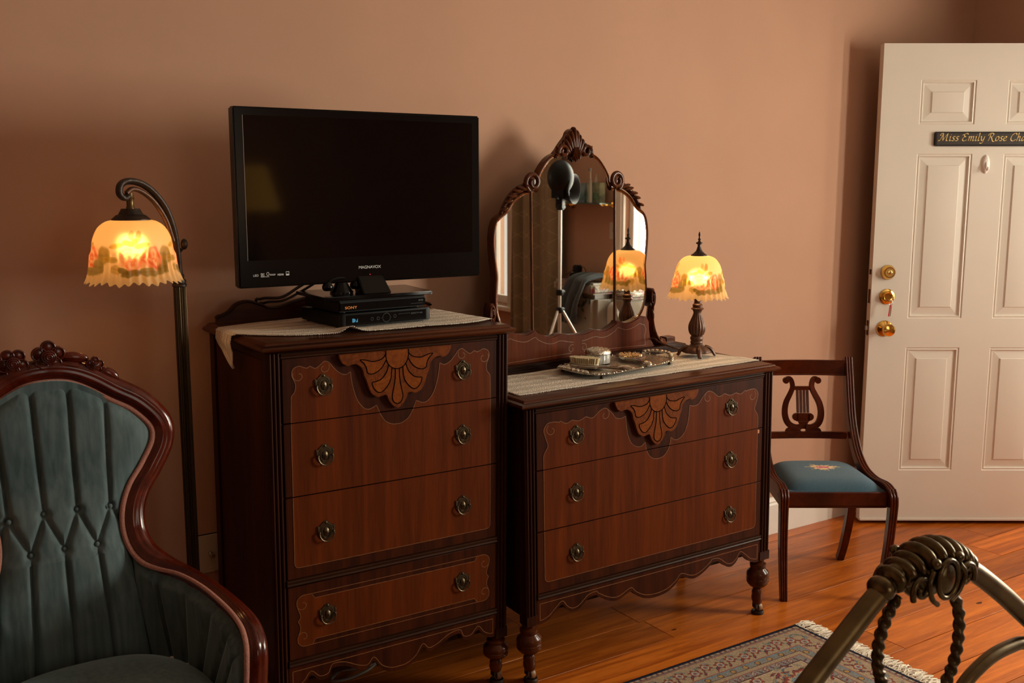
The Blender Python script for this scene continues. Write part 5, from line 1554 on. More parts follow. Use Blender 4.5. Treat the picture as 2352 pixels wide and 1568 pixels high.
# lyre arms with scroll heads
for sx in (-1, 1):
    path = cat([(1806, 871), (1812, 868.5), (1818.5, 872), (1822, 883), (1821, 893), (1814.5, 906), (1806, 921.6), (1802, 937), (1802, 952), (1806.5, 965.5), (1814.3, 973.5), (1827, 978), (1840, 977)], 5)
    wd = np.interp(np.linspace(0, 1, len(path)), [0, 0.12, 0.3, 0.5, 0.7, 0.85, 1], [0.010, 0.018, 0.019, 0.022, 0.024, 0.024, 0.022])
    P = [(LX(px) * (1 if sx < 0 else -1), ly_y(LZ(py)), LZ(py)) for px, py in path]
    m = MB().sweep(P, rect_prof(1.0, 0.012), up=(0, 1, 0.0), scale=[(w_, 1.0) for w_ in wd])
    hx_ = LX(1806.6) * (1 if sx < 0 else -1)
    m.lathe([(0.0125, -0.006), (0.0125, 0.006)], 20, (hx_, ly_y(LZ(874)), LZ(873.7)), axis='y')
    part('lyre_arm', m, M_mahog2, ch, bevel=0.0012, seg=1)
m = MB().box(LX(1822), -LX(1822), ly_y(LZ(890)) - 0.006, ly_y(LZ(890)) + 0.006, LZ(895), LZ(886.5))
part('lyre_bridge', m, M_mahog2, ch, bevel=0.001)
for k in range(4):
    x = LX(1845.5) + (-1.5 + k) * 0.0130
    za_, zb_ = LZ(946), LZ(892)
    part('lyre_string', MB().sweep([(x, ly_y(za_), za_), (x, ly_y(zb_), zb_)], rect_prof(0.0098, 0.008), up=(0, 1, 0)), M_mahog2, ch, bevel=0.001)
m = MB()
zc = LZ(955)
for sx in (-1, 1): m.lathe([(0.0148, -0.006), (0.0148, 0.006)], 24, (sx * 0.0270, ly_y(zc), zc), axis='y')
m.box(-0.027, 0.027, ly_y(zc) - 0.006, ly_y(zc) + 0.006, LZ(965), LZ(946.5))
m.prism([(-0.022, LZ(964)), (0.022, LZ(964)), (0.014, LZ(972)), (0.010, LZ(982)), (-0.010, LZ(982)), (-0.014, LZ(972))], ly_y(LZ(970)) - 0.006, ly_y(LZ(970)) + 0.006)
part('lyre_base', m, M_mahog2, ch, bevel=0.001, seg=1)
for sx in (-1, 1):
    part('lyre_foot', MB().prism([(sx * 0.072, LZ(988)), (sx * 0.006, LZ(988)), (sx * 0.018, LZ(980)), (sx * 0.045, LZ(976)), (sx * 0.066, LZ(981))], ly_y(LZ(982)) - 0.006, ly_y(LZ(982)) + 0.006), M_mahog2, ch, bevel=0.001, seg=1)
# needlepoint seat: woven cover with a worked flower
nx_, ny_ = 110, 110
rows = []; cols = []
for j in range(ny_ + 1):
    v = j / ny_
    hw = 0.178 - 0.022 * v
    r_ = []
    for i in range(nx_ + 1):
        u = -1 + 2 * i / nx_
        e = max(abs(u), abs(2 * v - 1))
        cor = (abs(u) ** 6 + abs(2 * v - 1) ** 6) ** (1 / 6)
        z = 0.402 + 0.030 * (1 - min(1, cor) ** 7) + 0.006 * (1 - u * u) * (1 - (2 * v - 1) ** 2)
        sh_ = 1 - 0.03 * max(0, cor - 1) * 6
        x = u * hw * sh_; y = 0.190 + (2 * v - 1) * 0.178 * sh_
        r_.append((x, y, z))
        c = np.array([0.044, 0.084, 0.116]) * (1 + 0.16 * math.sin(i * 1.9) * math.sin(j * 2.3) + rng.uniform(-0.1, 0.1))
        fx, fy = (x - 0.008) / 0.074, (y - 0.205) / 0.046
        rr = math.hypot(fx, fy)
        ang = math.atan2(fy, fx)
        edge = 0.66 + 0.14 * math.sin(3 * ang + 0.7) + 0.14 * math.sin(7 * ang) + 0.16 * math.sin(13 * ang + 1) + rng.uniform(-0.12, 0.12)
        if rr < edge:
            k = rng.uniform()
            if rr < 0.32: c = np.array([0.42, 0.035, 0.055]) if k < 0.65 else np.array([0.62, 0.22, 0.18])
            elif rr < 0.62: c = np.array([0.72, 0.38, 0.16]) if k < 0.5 else (np.array([0.72, 0.55, 0.36]) if k < 0.8 else np.array([0.36, 0.22, 0.07]))
            else: c = np.array([0.30, 0.24, 0.06]) if k < 0.4 else (np.array([0.62, 0.42, 0.20]) if k < 0.75 else c)
        cols.append(c)
    rows.append(r_)
mb = MB().grid(rows)
me = bpy.data.meshes.new('seat'); me.from_pydata(mb.v, [], mb.f)
me.polygons.foreach_set('use_smooth', [True] * len(me.polygons)); set_cols(me, np.array(cols))
link('seat', me, vcol_mat('needlepoint', 0.95, 0.15, (0.5, 0.0015, 700)), ch)['label'] = 'blue needlepoint seat with a small flower'
part('seat_underside', MB().prism([(-0.176, 0.014), (0.176, 0.014), (0.154, 0.366), (-0.154, 0.366)], 0.385, 0.403, 'xy'), pm('seat_edge', (0.030, 0.065, 0.10), 0.95), ch)

# ================================================================== RUG
rx1, ry1 = 2.584, -0.700
rx0, ry0 = 0.95, -1.86
st_ = 0.0030
nxr, nyr = int((rx1 - rx0) / st_), int((ry1 - ry0) / st_)
gx = np.linspace(rx0, rx1, nxr + 1); gy = np.linspace(ry0, ry1, nyr + 1)
X, Y_ = np.meshgrid(gx, gy, indexing='ij')
U = rx1 - X; V = ry1 - Y_
Dd = np.minimum(U, V)
sU = np.where(U < V, V, U)        # coordinate running along the nearest border
col = np.zeros(X.shape + (3,))
TAN, GREY, NAVY, RED, BLUE, GOLD, CREAM, BROWN = map(np.array, [(0.36, 0.255, 0.165), (0.185, 0.165, 0.150), (0.016, 0.015, 0.026), (0.25, 0.050, 0.040), (0.12, 0.165, 0.19), (0.36, 0.21, 0.075), (0.48, 0.36, 0.25), (0.10, 0.05, 0.04)])
nz = rng.uniform(-1, 1, X.shape)
col[:] = TAN
col[Dd < 0.200] = GREY * 1.15
col[(Dd > 0.035) & (Dd < 0.115)] = TAN * 0.92
col[(Dd > 0.150) & (Dd < 0.165)] = TAN * 0.9
for (a, b, c) in [(0.026, 0.030, BROWN), (0.033, 0.036, RED), (0.116, 0.119, RED), (0.121, 0.128, BLUE * 1.2), (0.147, 0.150, BROWN), (0.165, 0.168, RED), (0.192, 0.196, BROWN), (0.196, 0.200, CREAM)]:
    col[(Dd > a) & (Dd < b)] = c
bandmask = (Dd > 0.012) & (Dd < 0.026)
col[bandmask & (np.sin(2 * PI * sU / 0.022) > 0.2)] = TAN
col[bandmask & (np.sin(2 * PI * sU / 0.022) < -0.75)] = RED * 0.8
# running vine in the border
vine = 0.075 + 0.020 * np.sin(2 * PI * sU / 0.105)
inb = (Dd > 0.038) & (Dd < 0.113)
col[inb & (np.abs(Dd - vine) < 0.0035)] = BLUE * 0.75


def motif(cx_, cy_, r_, kind, rot=0.0):
    i0, i1 = max(0, int((cx_ - r_ - rx0) / st_)), min(nxr, int((cx_ + r_ - rx0) / st_) + 2)
    j0, j1 = max(0, int((cy_ - r_ - ry0) / st_)), min(nyr, int((cy_ + r_ - ry0) / st_) + 2)
    if i1 <= i0 or j1 <= j0: return
    x = X[i0:i1, j0:j1] - cx_; y = Y_[i0:i1, j0:j1] - cy_
    c_, s_ = math.cos(rot), math.sin(rot)
    x, y = x * c_ + y * s_, -x * s_ + y * c_
    rr = np.hypot(x, y) / r_; an = np.arctan2(y, x)
    sub = col[i0:i1, j0:j1]
    if kind == 'rosette':
        e = 0.80 + 0.18 * np.cos(6 * an)
        sub[rr < e] = BROWN; sub[rr < e * 0.88] = RED
        sub[rr < 0.52] = CREAM * 0.9; sub[rr < 0.36] = BLUE * 1.3; sub[rr < 0.20] = RED
    elif kind == 'palmette':
        e = 0.72 + 0.20 * np.cos(3 * an) + 0.08 * np.cos(12 * an)
        sub[rr < e] = BROWN; sub[rr < e * 0.90] = RED; sub[rr < e * 0.74] = TAN * 1.1; sub[rr < e * 0.58] = BLUE * 1.2; sub[rr < e * 0.36] = GOLD; sub[rr < e * 0.18] = RED
    elif kind == 'leaf':
        e = np.abs(y) / r_ < 0.26 * (1 - (x / r_) ** 2) + 0.04 * np.sin(24 * x / r_)
        sub[e & (rr < 1)] = NAVY * 2.2
        e2 = np.abs(y) / r_ < 0.12 * (1 - (x / r_) ** 2)
        sub[e2 & (rr < 1)] = RED
    elif kind == 'leaf2':
        e = np.abs(y) / r_ < 0.30 * (1 - (x / r_) ** 2)
        sub[e & (rr < 1)] = BLUE
        sub[(np.abs(y) / r_ < 0.10 * (1 - (x / r_) ** 2)) & (rr < 1)] = GOLD
    elif kind == 'bud':
        sub[rr < 0.9] = BROWN; sub[rr < 0.62] = GOLD
    elif kind == 'scroll':
        ph = (an + 7.5 * rr)
        sub[(np.cos(ph) > 0.80) & (rr < 0.95)] = BLUE * 0.8


for edge in (0, 1):
    L0 = (ry1 - ry0) if edge == 0 else (rx1 - rx0)
    s = 0.060; k = 0
    while s < L0:
        d0 = 0.075 + 0.014 * math.sin(2 * PI * s / 0.105)
        def put(d, ss, r_, kind, rot=0.0):
            if ss < d: return
            if edge == 0: motif(rx1 - d, ry1 - ss, r_, kind, rot)
            else: motif(rx1 - ss, ry1 - d, r_, kind, rot + PI / 2)
        put(d0, s, 0.024, 'rosette')
        put(0.056, s + 0.034, 0.018, 'leaf2', 0.7); put(0.098, s + 0.026, 0.018, 'leaf', -0.6)
        put(0.135, s, 0.012, 'bud'); put(0.135, s + 0.026, 0.011, 'leaf2', 1.2)
        put(0.180, s + 0.01, 0.013, 'rosette'); put(0.180, s + 0.036, 0.012, 'leaf', 0.4)
        s += 0.0525; k += 1
# field: palmettes, scrolls and leaves
pp = [(rx1 - 0.285, ry1 - 0.285, 0.075, 'palmette', 0.8), (rx1 - 0.250, ry1 - 0.520, 0.055, 'palmette', 0.3), (rx1 - 0.500, ry1 - 0.265, 0.055, 'palmette', 1.3), (rx1 - 0.52, ry1 - 0.52, 0.085, 'palmette', 2.1)]
fld = np.random.RandomState(11)
for k in range(1150):
    x = fld.uniform(rx0 + 0.02, rx1 - 0.215); y = fld.uniform(ry0 + 0.02, ry1 - 0.215)
    motif(x, y, fld.uniform(0.026, 0.046), 'scroll', fld.uniform(0, 6.3)) if k % 4 == 0 else motif(x, y, fld.uniform(0.013, 0.026), ['leaf', 'leaf2', 'leaf', 'rosette', 'leaf', 'bud', 'leaf2'][k % 7], fld.uniform(0, 6.3))
for p in pp: motif(*p)
for k in range(14):
    a = k * PI / 7
    motif(rx1 - 0.285 + 0.090 * math.cos(a), ry1 - 0.285 + 0.090 * math.sin(a), 0.020, 'leaf' if k % 2 else 'leaf2', a + 1.2)
col[Dd < 0.018] = NAVY
col *= (0.88 + 0.22 * nz)[..., None]
zr = 0.0075 + 0.0004 * nz - 0.003 * np.clip((0.006 - Dd) / 0.006, 0, 1)
vv = np.stack([X, Y_, zr], -1).reshape(-1, 3)
ii = np.arange((nxr + 1) * (nyr + 1)).reshape(nxr + 1, nyr + 1)
ff = np.stack([ii[:-1, :-1], ii[1:, :-1], ii[1:, 1:], ii[:-1, 1:]], -1).reshape(-1, 4)
me = bpy.data.meshes.new('pile')
me.vertices.add(len(vv)); me.vertices.foreach_set('co', vv.astype(np.float32).ravel())
me.loops.add(ff.size); me.loops.foreach_set('vertex_index', ff.astype(np.int32).ravel())
me.polygons.add(len(ff)); me.polygons.foreach_set('loop_start', np.arange(0, ff.size, 4, dtype=np.int32))
me.update(calc_edges=True); me.validate()
set_cols(me, col.reshape(-1, 3))
rug = thing('area_rug', 'patterned oriental rug with navy edge and white fringe on the plank floor', 'rug')
link('pile', me, vcol_mat('rug_wool', 0.95, 0.0, (0.5, 0.002, 900)), rug)
part('rug_backing', MB().box(rx0, rx1 - 0.001, ry0, ry1 - 0.001, 0.0008, 0.0045), pm('rug_backing', (0.03, 0.025, 0.03), 0.95), rug)
fm = MB(); fr_ = np.random.RandomState(4)
y = ry1 - 0.004
while y > ry0 + 0.01:
    L_ = fr_.uniform(0.052, 0.078); a = fr_.normal(-0.25, 0.28)
    if fr_.uniform() < 0.06: L_ *= 0.6; a *= 3
    w_ = 0.0018
    p0 = Vector((rx1 - 0.002, y, 0.0050)); d = Vector((math.cos(a), math.sin(a), 0)); n_ = Vector((-math.sin(a), math.cos(a), 0))
    pts = [p0 + d * (L_ * t) + n_ * (0.006 * math.sin(t * 4 + y * 300)) + Vector((0, 0, 0.0035 * math.sin(PI * t) * fr_.uniform(0.3, 1.6) - 0.0035 * t)) for t in (0, 0.25, 0.5, 0.75, 1)]
    fm.tube(pts, w_, 5)
    y -= fr_.uniform(0.0013, 0.0026)
fo = part('fringe', fm, pm('fringe_cotton', (0.62, 0.53, 0.42), 0.9, vary=0.15, vscale=60), rug, smooth=60)
fo['kind'] = 'stuff'; fo['label'] = 'white knotted fringe'

# ================================================================== BRASS BED
bed = thing('brass_bed', 'aged brass bed with an arched footboard in the foreground', 'bed', (1.415, -1.950, 0))
pth = cat([(-0.690, 0.0, 0.012), (-0.690, 0.0, 0.280), (-0.665, 0.0, 0.400), (-0.590, 0.0, 0.495), (-0.450, 0.0, 0.597), (-0.350, 0.0, 0.667), (-0.260, 0.0, 0.733), (-0.176, 0.0, 0.791), (-0.105, 0, 0.838), (-0.050, 0, 0.858), (0.015, 0.0, 0.865), (0.080, 0, 0.855), (0.142, 0, 0.825), (0.237, 0.0, 0.762), (0.316, 0.0, 0.703), (0.440, 0, 0.610), (0.590, 0.0, 0.495), (0.665, 0.0, 0.400), (0.690, 0.0, 0.280), (0.690, 0.0, 0.012)], 6)
part('footboard_arch', MB().tube(pth, 0.0170, 20, up=(0, 1, 0)), M_brassold, bed)


def twisted(path, r_, turns):
    n = len(path)
    prof = [((r_ * (0.86 + 0.15 * math.cos(2 * a))) * math.cos(a), (r_ * (0.86 + 0.15 * math.cos(2 * a))) * math.sin(a)) for a in [2 * PI * k / 20 for k in range(20)]]
    return MB().sweep(path, prof, up=(0, 1, 0), twist=[turns * 2 * PI * k / (n - 1) for k in range(n)])


for pts in ([(-0.058, 0, 0.825), (-0.083, 0, 0.793), (-0.098, 0, 0.753), (-0.096, 0, 0.715), (-0.084, 0, 0.680), (-0.070, 0, 0.600), (-0.070, 0, 0.500), (-0.085, 0, 0.300)],
            [(0.075, 0, 0.820), (0.110, 0, 0.765), (0.117, 0, 0.713), (0.108, 0, 0.668), (0.088, 0, 0.632), (0.072, 0, 0.580), (0.070, 0, 0.500), (0.085, 0, 0.300)]):
    pp_ = cat(pts, 24)
    part('twisted_rod', twisted(pp_, 0.0105, 8), pm('dark_brass', (0.062, 0.038, 0.017), 0.36, 0.9, vary=0.3, vscale=40), bed, smooth=60)
for sx in (-1, 1):
    lo = cat([(0.075, 0, 0.300), (0.072, 0, 0.480), (0.098, 0, 0.575), (0.144, 0, 0.618), (0.180, 0, 0.636), (0.225, 0, 0.649), (0.278, 0, 0.652), (0.323, 0, 0.647), (0.400, 0, 0.610), (0.450, 0, 0.540), (0.475, 0, 0.420), (0.475, 0, 0.300)], 6)
    part('lower_arch', MB().tube([(sx * x, y, z) for x, y, z in lo], 0.0120, 16, up=(0, 1, 0)), M_brassold, bed)
part('foot_rail', MB().tube([(-0.690, 0, 0.300), (0.690, 0, 0.300)], 0.014, 14), M_brassold, bed)
for sx in (-1, 1):
    part('side_rail', MB().box(sx * 0.66 - 0.02, sx * 0.66 + 0.02, -2.05, -0.02, 0.26, 0.34), M_brassold, bed, bevel=0.004)
    part('head_post', MB().tube([(sx * 0.69, -2.08, 0.0), (sx * 0.69, -2.08, 1.15)], 0.019, 16), M_brassold, bed)
part('head_rail', MB().tube(cat([(-0.69, -2.08, 1.14), (-0.35, -2.08, 1.28), (0, -2.08, 1.34), (0.35, -2.08, 1.28), (0.69, -2.08, 1.14)], 8), 0.016, 14, up=(0, 1, 0)), M_brassold, bed)
# cast ornament at the crown of the arch
m = MB()
def along(s):
    """point on the arch near its crown, s in metres from the centre"""
    best = min(pth, key=lambda p: abs(p[0] - s) + (5 if p[2] < 0.6 else 0))
    i = pth.index(best); j = min(len(pth) - 1, i + 1); h = max(0, i - 1)
    d = Vector(pth[j]) - Vector(pth[h]); d.normalize()
    z = best[2] + (s - best[0]) * d.z / max(1e-6, d.x)
    return Vector((s, 0, z)), d
for k, (s, rx_, ry_, rz_, up_) in enumerate([(-0.100, 0.019, 0.027, 0.028, 0.0), (-0.076, 0.0135, 0.032, 0.032, 0.0), (-0.055, 0.0130, 0.036, 0.034, 0.002), (-0.034, 0.0125, 0.038, 0.036, 0.003), (-0.012, 0.0140, 0.042, 0.038, 0.013), (0.012, 0.0130, 0.044, 0.039, 0.016), (0.034, 0.0130, 0.044, 0.039, 0.016), (0.057, 0.0130, 0.042, 0.038, 0.013), (0.078, 0.0125, 0.038, 0.035, 0.008), (0.099, 0.0130, 0.033, 0.032, 0.004), (0.120, 0.0150, 0.027, 0.027, 0.0)]):
    p, d = along(s)
    a = math.atan2(-d.z, d.x)
    m.ball((p.x, 0, p.z + 0.006 + 0.55 * up_), (rx_, ry_ * 0.88, rz_ * 0.72), 16, 12, Matrix.Rotation(a * 0.7, 3, 'Y').to_4x4())
p, d = along(0.010)
m.ball((p.x, 0, p.z - 0.002), (0.105, 0.026, 0.026), 22, 12)
p, d = along(0.012)
m.ball((p.x, 0, p.z - 0.018), (0.060, 0.026, 0.040), 18, 12)
for sy in (-1, 1):
    cc = Vector((p.x, sy * 0.037, p.z - 0.014))
    m.ball(cc, (0.022, 0.010, 0.028), 18, 12)
    m.tube([(cc.x + 0.025 * math.cos(a), cc.y + sy * 0.004, cc.z + 0.031 * math.sin(a)) for a in [2 * PI * k / 28 for k in range(28)]], 0.0045, 8, True, up=(0, 1, 0))
    for sx in (-1, 1):
        ct = (cc.x + sx * 0.058, cc.y - sy * 0.004, cc.z - 0.008)
        m.tube([(ct[0] + sx * r_ * math.cos(a), ct[1] + sy * 0.002, ct[2] + r_ * math.sin(a)) for r_, a in [(0.024 - 0.018 * k / 30, -0.6 + 1.15 * 2 * PI * k / 30) for k in range(31)]], 0.0048, 8, up=(0, 1, 0))
        m.ball((cc.x + sx * 0.030, cc.y + sy * 0.001, cc.z + 0.030), (0.010, 0.008, 0.009), 10, 8)
        m.tube(cat([(cc.x + sx * 0.034, cc.y, cc.z + 0.018), (cc.x + sx * 0.046, cc.y + sy * 0.003, cc.z), (cc.x + sx * 0.036, cc.y + sy * 0.002, cc.z - 0.026), (cc.x + sx * 0.018, cc.y, cc.z - 0.040)], 6), 0.0045, 8, up=(0, 1, 0))
part('cast_ornament', m, pm('brass_casting', (0.085, 0.056, 0.024), 0.26, 0.9, vary=0.45, vscale=55, bump=(0.2, 0.001, 90)), bed, smooth=60, label='ornate cast brass collar')
mt_ = thing('mattress', 'quilted cream mattress lying on the brass bed', 'mattress', (1.415, -1.950, 0.30))
part('mattress_body', MB().box(-0.655, 0.655, -2.05, -0.045, 0.0, 0.20), pm('mattress_ticking', (0.42, 0.36, 0.29), 0.9, vary=0.06, vscale=12), mt_, bevel=0.04, seg=4)
part('coverlet', MB().box(-0.67, 0.67, -2.02, -0.040, 0.195, 0.225), pm('coverlet', (0.36, 0.30, 0.24), 0.95, vary=0.1, vscale=9, bump=(0.4, 0.01, 20)), mt_, bevel=0.012, seg=3)

# ================================================================== VELVET ARMCHAIR
ac = thing('armchair', 'blue tufted velvet armchair with a carved mahogany frame', 'armchair', (0.350, -0.75, 0))
Y0 = 0.75
FP = [(0.0, -0.470, 1.066), (0.050, -0.470, 1.060), (0.096, -0.470, 1.040), (0.143, -0.475, 1.009), (0.195, -0.480, 0.976), (0.238, -0.485, 0.925), (0.240, -0.490, 0.876), (0.209, -0.500, 0.820), (0.175, -0.515, 0.776), (0.157, -0.530, 0.731), (0.156, -0.545, 0.683), (0.171, -0.570, 0.641), (0.203, -0.610, 0.612), (0.236, -0.670, 0.598), (0.261, -0.750, 0.588), (0.279, -0.840, 0.577), (0.286, -0.920, 0.568), (0.285, -0.968, 0.548), (0.281, -0.985, 0.515), (0.278, -0.980, 0.450), (0.275, -0.965, 0.370)]
UPK = [(0, -1, 0)] * 10 + [(0, -1, 0.1), (0, -0.9, 0.35), (0.1, -0.55, 0.7), (0.25, -0.2, 0.95), (0.3, 0, 0.95), (0.3, -0.1, 0.95), (0.25, -0.6, 0.7), (0.2, -1, 0.2), (0.2, -1, 0), (0.2, -1, 0), (0.2, -1, 0)]
NS = 7
FPF = [(-x, y, z) for x, y, z in FP[:0:-1]] + FP
UPF = [(-x, y, z) for x, y, z in UPK[:0:-1]] + UPK
half_ = (len(FP) - 1) * NS
fpr = cat(FPF, NS)[half_:]; upr = cat(UPF, NS)[half_:]


def mirror_path(p):
    return [(-x, y, z) for x, y, z in p[::-1]]


full = mirror_path(fpr)[:-1] + fpr
fup = mirror_path(upr)[:-1] + upr
fullL = [(x, y + Y0, z) for x, y, z in full]
prof = []
for k in range(40):
    a = 2 * PI * k / 40
    rn, rb = 0.0255, 0.0215
    g = 1 - 0.10 * math.exp(-((a - 0.30 * PI) / 0.14) ** 2) - 0.10 * math.exp(-((a - 0.52 * PI) / 0.14) ** 2)
    prof.append((rn * math.cos(a) * g, rb * math.sin(a) * g))
sc = [1.0 - 0.12 * max(0, 1 - abs(p[0]) / 0.10) for p in fullL]
part('frame', MB().sweep(fullL, prof, up=fup, transport=False, scale=sc), M_mahog, ac, smooth=60)


def frames(path, ups):
    out = []
    P = [Vector(p) for p in path]
    for i in range(len(P)):
        t = (P[min(i + 1, len(P) - 1)] - P[max(i - 1, 0)]).normalized()
        b = Vector(ups[i]); b = (b - t * b.dot(t)).normalized()
        out.append((P[i], t, b, t.cross(b)))
    return out


FRM = frames(fullL, fup)
gp = [p + n * 0.0268 + b * 0.0105 for p, t, b, n in FRM]
part('gimp', MB().sweep(gp, [(0.0062 * math.cos(a), 0.0042 * math.sin(a)) for a in [2 * PI * k / 8 for k in range(8)]], up=fup, transport=False), M_gimp, ac, smooth=60, label='pink braided gimp')

# upholstered shield of the back
inner = [p + n * 0.024 for p, t, b, n in FRM][len(FRM) // 2:]       # right half, top to arm
iz = [p.z for p in inner]; 
top_i = 0
waist_i = min(range(len(inner)), key=lambda i: abs(0.655 - inner[i].z) + (0 if i > 8 * NS and i < 12 * NS else 9))
zs_ = [inner[i].z for i in range(0, waist_i + 1)][::-1]; xs_ = [inner[i].x for i in range(0, waist_i + 1)][::-1]; ys_ = [inner[i].y for i in range(0, waist_i + 1)][::-1]
zmono = np.array(zs_)
zw, ztp = zs_[0], zs_[-1]
NR, NA = 110, 181
rows = []
t1 = [(-0.104, 0.752), (-0.034, 0.757), (0.034, 0.757), (0.104, 0.752)]
t2 = [(-0.068, 0.676), (0.0, 0.678), (0.068, 0.676)]


def seg_d(x, z, a, b):
    ax__, az__ = a; bx_, bz_ = b
    l2 = (bx_ - ax__) ** 2 + (bz_ - az__) ** 2
    t = max(0, min(1, ((x - ax__) * (bx_ - ax__) + (z - az__) * (bz_ - az__)) / l2))
    return math.hypot(x - ax__ - t * (bx_ - ax__), z - az__ - t * (bz_ - az__))


def xb_at(z): return float(np.interp(z, zmono, xs_))
def yb_at(z): return float(np.interp(z, zmono, ys_))


diag = []
for q in t2:
    for p in t1:
        if abs(p[0] - q[0]) < 0.05: diag.append((p, q))
diag += [(t1[0], (-0.140, 0.690)), (t1[3], (0.140, 0.690))]
for i in range(NR + 1):
    w_ = i / NR
    z = zw + (ztp - zw) * (1 - (1 - w_) ** 1.35)
    xb_ = max(xb_at(z), 0.0005); yb_ = yb_at(z)
    r_ = []
    for j in range(NA):
        a = -1 + 2 * j / (NA - 1)
        x = a * xb_
        dd_ = max(0.0, min((1 - abs(a)) * xb_ * 0.9, ztp - z))
        bul = 0.030 * (1 - math.exp(-dd_ / 0.020)) * (1 - 0.25 * abs(a) ** 3)
        g = 0.0
        if z > 0.745:
            xw = xb_at(0.755)
            f_ = 1.0 + 0.35 * min(1, (z - 0.755) / 0.25) * 0 
            for (tx, tz_) in t1:
                gx_ = tx * (1 + 0.12 * min(1.0, (z - 0.755) / 0.25))
                g = max(g, 0.80 * math.exp(-(abs(x - gx_) / 0.0050) ** 1.4))
        if z < 0.70:
            for (tx, tz_) in t2: g = max(g, 0.80 * math.exp(-(abs(x - tx) / 0.0050) ** 1.4) * (1 if z < tz_ + 0.004 else 0.0))
        if 0.66 < z < 0.775:
            for p, q in diag: g = max(g, 0.80 * math.exp(-(seg_d(x, z, p, q) / 0.0055) ** 1.4))
            for (tx, tz_) in t1 + t2: g = max(g, 1.35 * math.exp(-(((x - tx) ** 2 + (z - tz_) ** 2) / 0.010 ** 2)))
        y = yb_ - bul + 0.014 * g
        r_.append((x, y, z))
    rows.append(r_)
part('back_cushion', MB().grid(rows), M_velvet, ac, smooth=70)
bm_ = MB()
for (x, z) in t1 + t2:
    bm_ = MB().ball((x, yb_at(z) - 0.030 + 0.013, z), (0.0055, 0.004, 0.0055), 10, 8)
    part('tuft_button', bm_, M_velvet, ac)

# lower back and inner arms: channelled, wrapping round to the arm fronts
armin = inner[waist_i:]
end_i = next((k for k, p in enumerate(armin) if p.z < 0.45), len(armin) - 1)
armin = armin[:end_i + 1]
T0 = 0.34


def topc(t):
    s = abs(t); sg = 1 if t >= 0 else -1
    if s < T0:
        a = s / T0
        x = a * xs_[0]
        return Vector((sg * x, ys_[0] - 0.030 * (1 - math.exp(-(1 - a) * xs_[0] * 0.9 / 0.020)) * (1 - 0.25 * a ** 3), zw))
    k = (s - T0) / (1 - T0) * (len(armin) - 1); i = min(len(armin) - 2, int(k)); f_ = k - i
    p = armin[i].lerp(armin[i + 1], f_)
    return Vector((sg * p.x, p.y, p.z))


BP = [(0.0, -0.588), (T0, -0.590), (0.45, -0.615), (0.55, -0.670), (0.70, -0.775), (0.85, -0.880), (1.0, -0.962)]
BX = [(0.0, 0.0), (T0, 0.165), (0.45, 0.212), (0.55, 0.238), (0.70, 0.252), (0.85, 0.256), (1.0, 0.252)]


def botc(t):
    s = abs(t); sg = 1 if t >= 0 else -1
    return Vector((sg * float(np.interp(s, *zip(*BX))), float(np.interp(s, *zip(*BP))) + Y0, 0.400))


lines = [0.0] + [q for k in (0.172, 0.345, 0.470, 0.575, 0.675, 0.775, 0.870) for q in (k, -k)]
rows = []
NT = 201
for i in range(31):
    v = i / 30
    r_ = []
    for j in range(NT):
        t = -1 + 2 * j / (NT - 1)
        a, b = botc(t), topc(t)
        p = a.lerp(b, v)
        e = 0.004
        tn = (botc(min(1, t + e)) - botc(max(-1, t - e))); tn.z = 0; tn.normalize()
        nin = Vector((tn.y, -tn.x, 0))
        if nin.dot(Vector((0, -0.08, 0)) - Vector((p.x, p.y - 0.12, 0)) * 0.6) < 0: nin = -nin
        k_ = max(0.0, min(1.0, (abs(t) - T0 + 0.06) / 0.12))
        edge_ = min(1, (1 - abs(t)) / 0.05) * min(1, (1 - v) / (0.55 - 0.45 * k_))
        bul = 0.024 * edge_
        g = max(0.9 * math.exp(-((t - l_) / 0.011) ** 2) for l_ in lines)
        p = p + nin * (bul - (0.0135 * g) * min(1, (1 - abs(t)) / 0.05) * (1 - k_ * (1 - min(1, (1 - v) / 0.10))))
        r_.append(tuple(p))
    rows.append(r_)
part('arm_cushion', MB().grid(rows), M_velvet, ac, smooth=70)

# domed seat
rows = []
for i in range(41):
    rr = i / 40
    r_ = []
    for k in range(97):
        a = 2 * PI * k / 96
        c, s = math.cos(a), math.sin(a)
        ex = 0.72
        hx2 = 0.262 + 0.028 * max(0, -s)
        x = hx2 * math.copysign(abs(c) ** ex, c) * rr
        y = (-0.885 + Y0) + 0.300 * math.copysign(abs(s) ** ex, s) * rr
        z = 0.355 + 0.125 * (1 - rr ** 3.2) ** 0.6 + 0.004 * math.sin(9 * x + 14 * y) * (1 - rr)
        r_.append((x, y, z))
    rows.append(r_)
part('seat_cushion', MB().grid(rows), M_velvet, ac, smooth=80, merge=True)
part('seat_rail', MB().prism([(p[0] * 1.01, p[1]) for p in rows[-1][:-1]], 0.285, 0.365, 'xy'), M_mahog, ac, bevel=0.006)
for (x, y, fr_y) in [(-0.235, -1.13, -1), (0.235, -1.13, -1), (-0.20, -0.62, 1), (0.20, -0.62, 1)]:
    s = 1 if x > 0 else -1
    lg_ = cat([(x, y + Y0, 0.30), (x + s * 0.022, y + Y0 + fr_y * 0.022, 0.23), (x + s * 0.006, y + Y0 + fr_y * 0.004, 0.11), (x + s * 0.014, y + Y0 + fr_y * 0.014, 0.020), (x + s * 0.024, y + Y0 + fr_y * 0.022, 0.0005)], 6)
    part('leg', MB().tube(lg_, 0.022, 14, up=(0, 1, 0), scale=[1.25 - 0.55 * math.sin(PI * min(1, k / (len(lg_) - 1) * 0.9)) for k in range(len(lg_))]), M_mahog, ac)
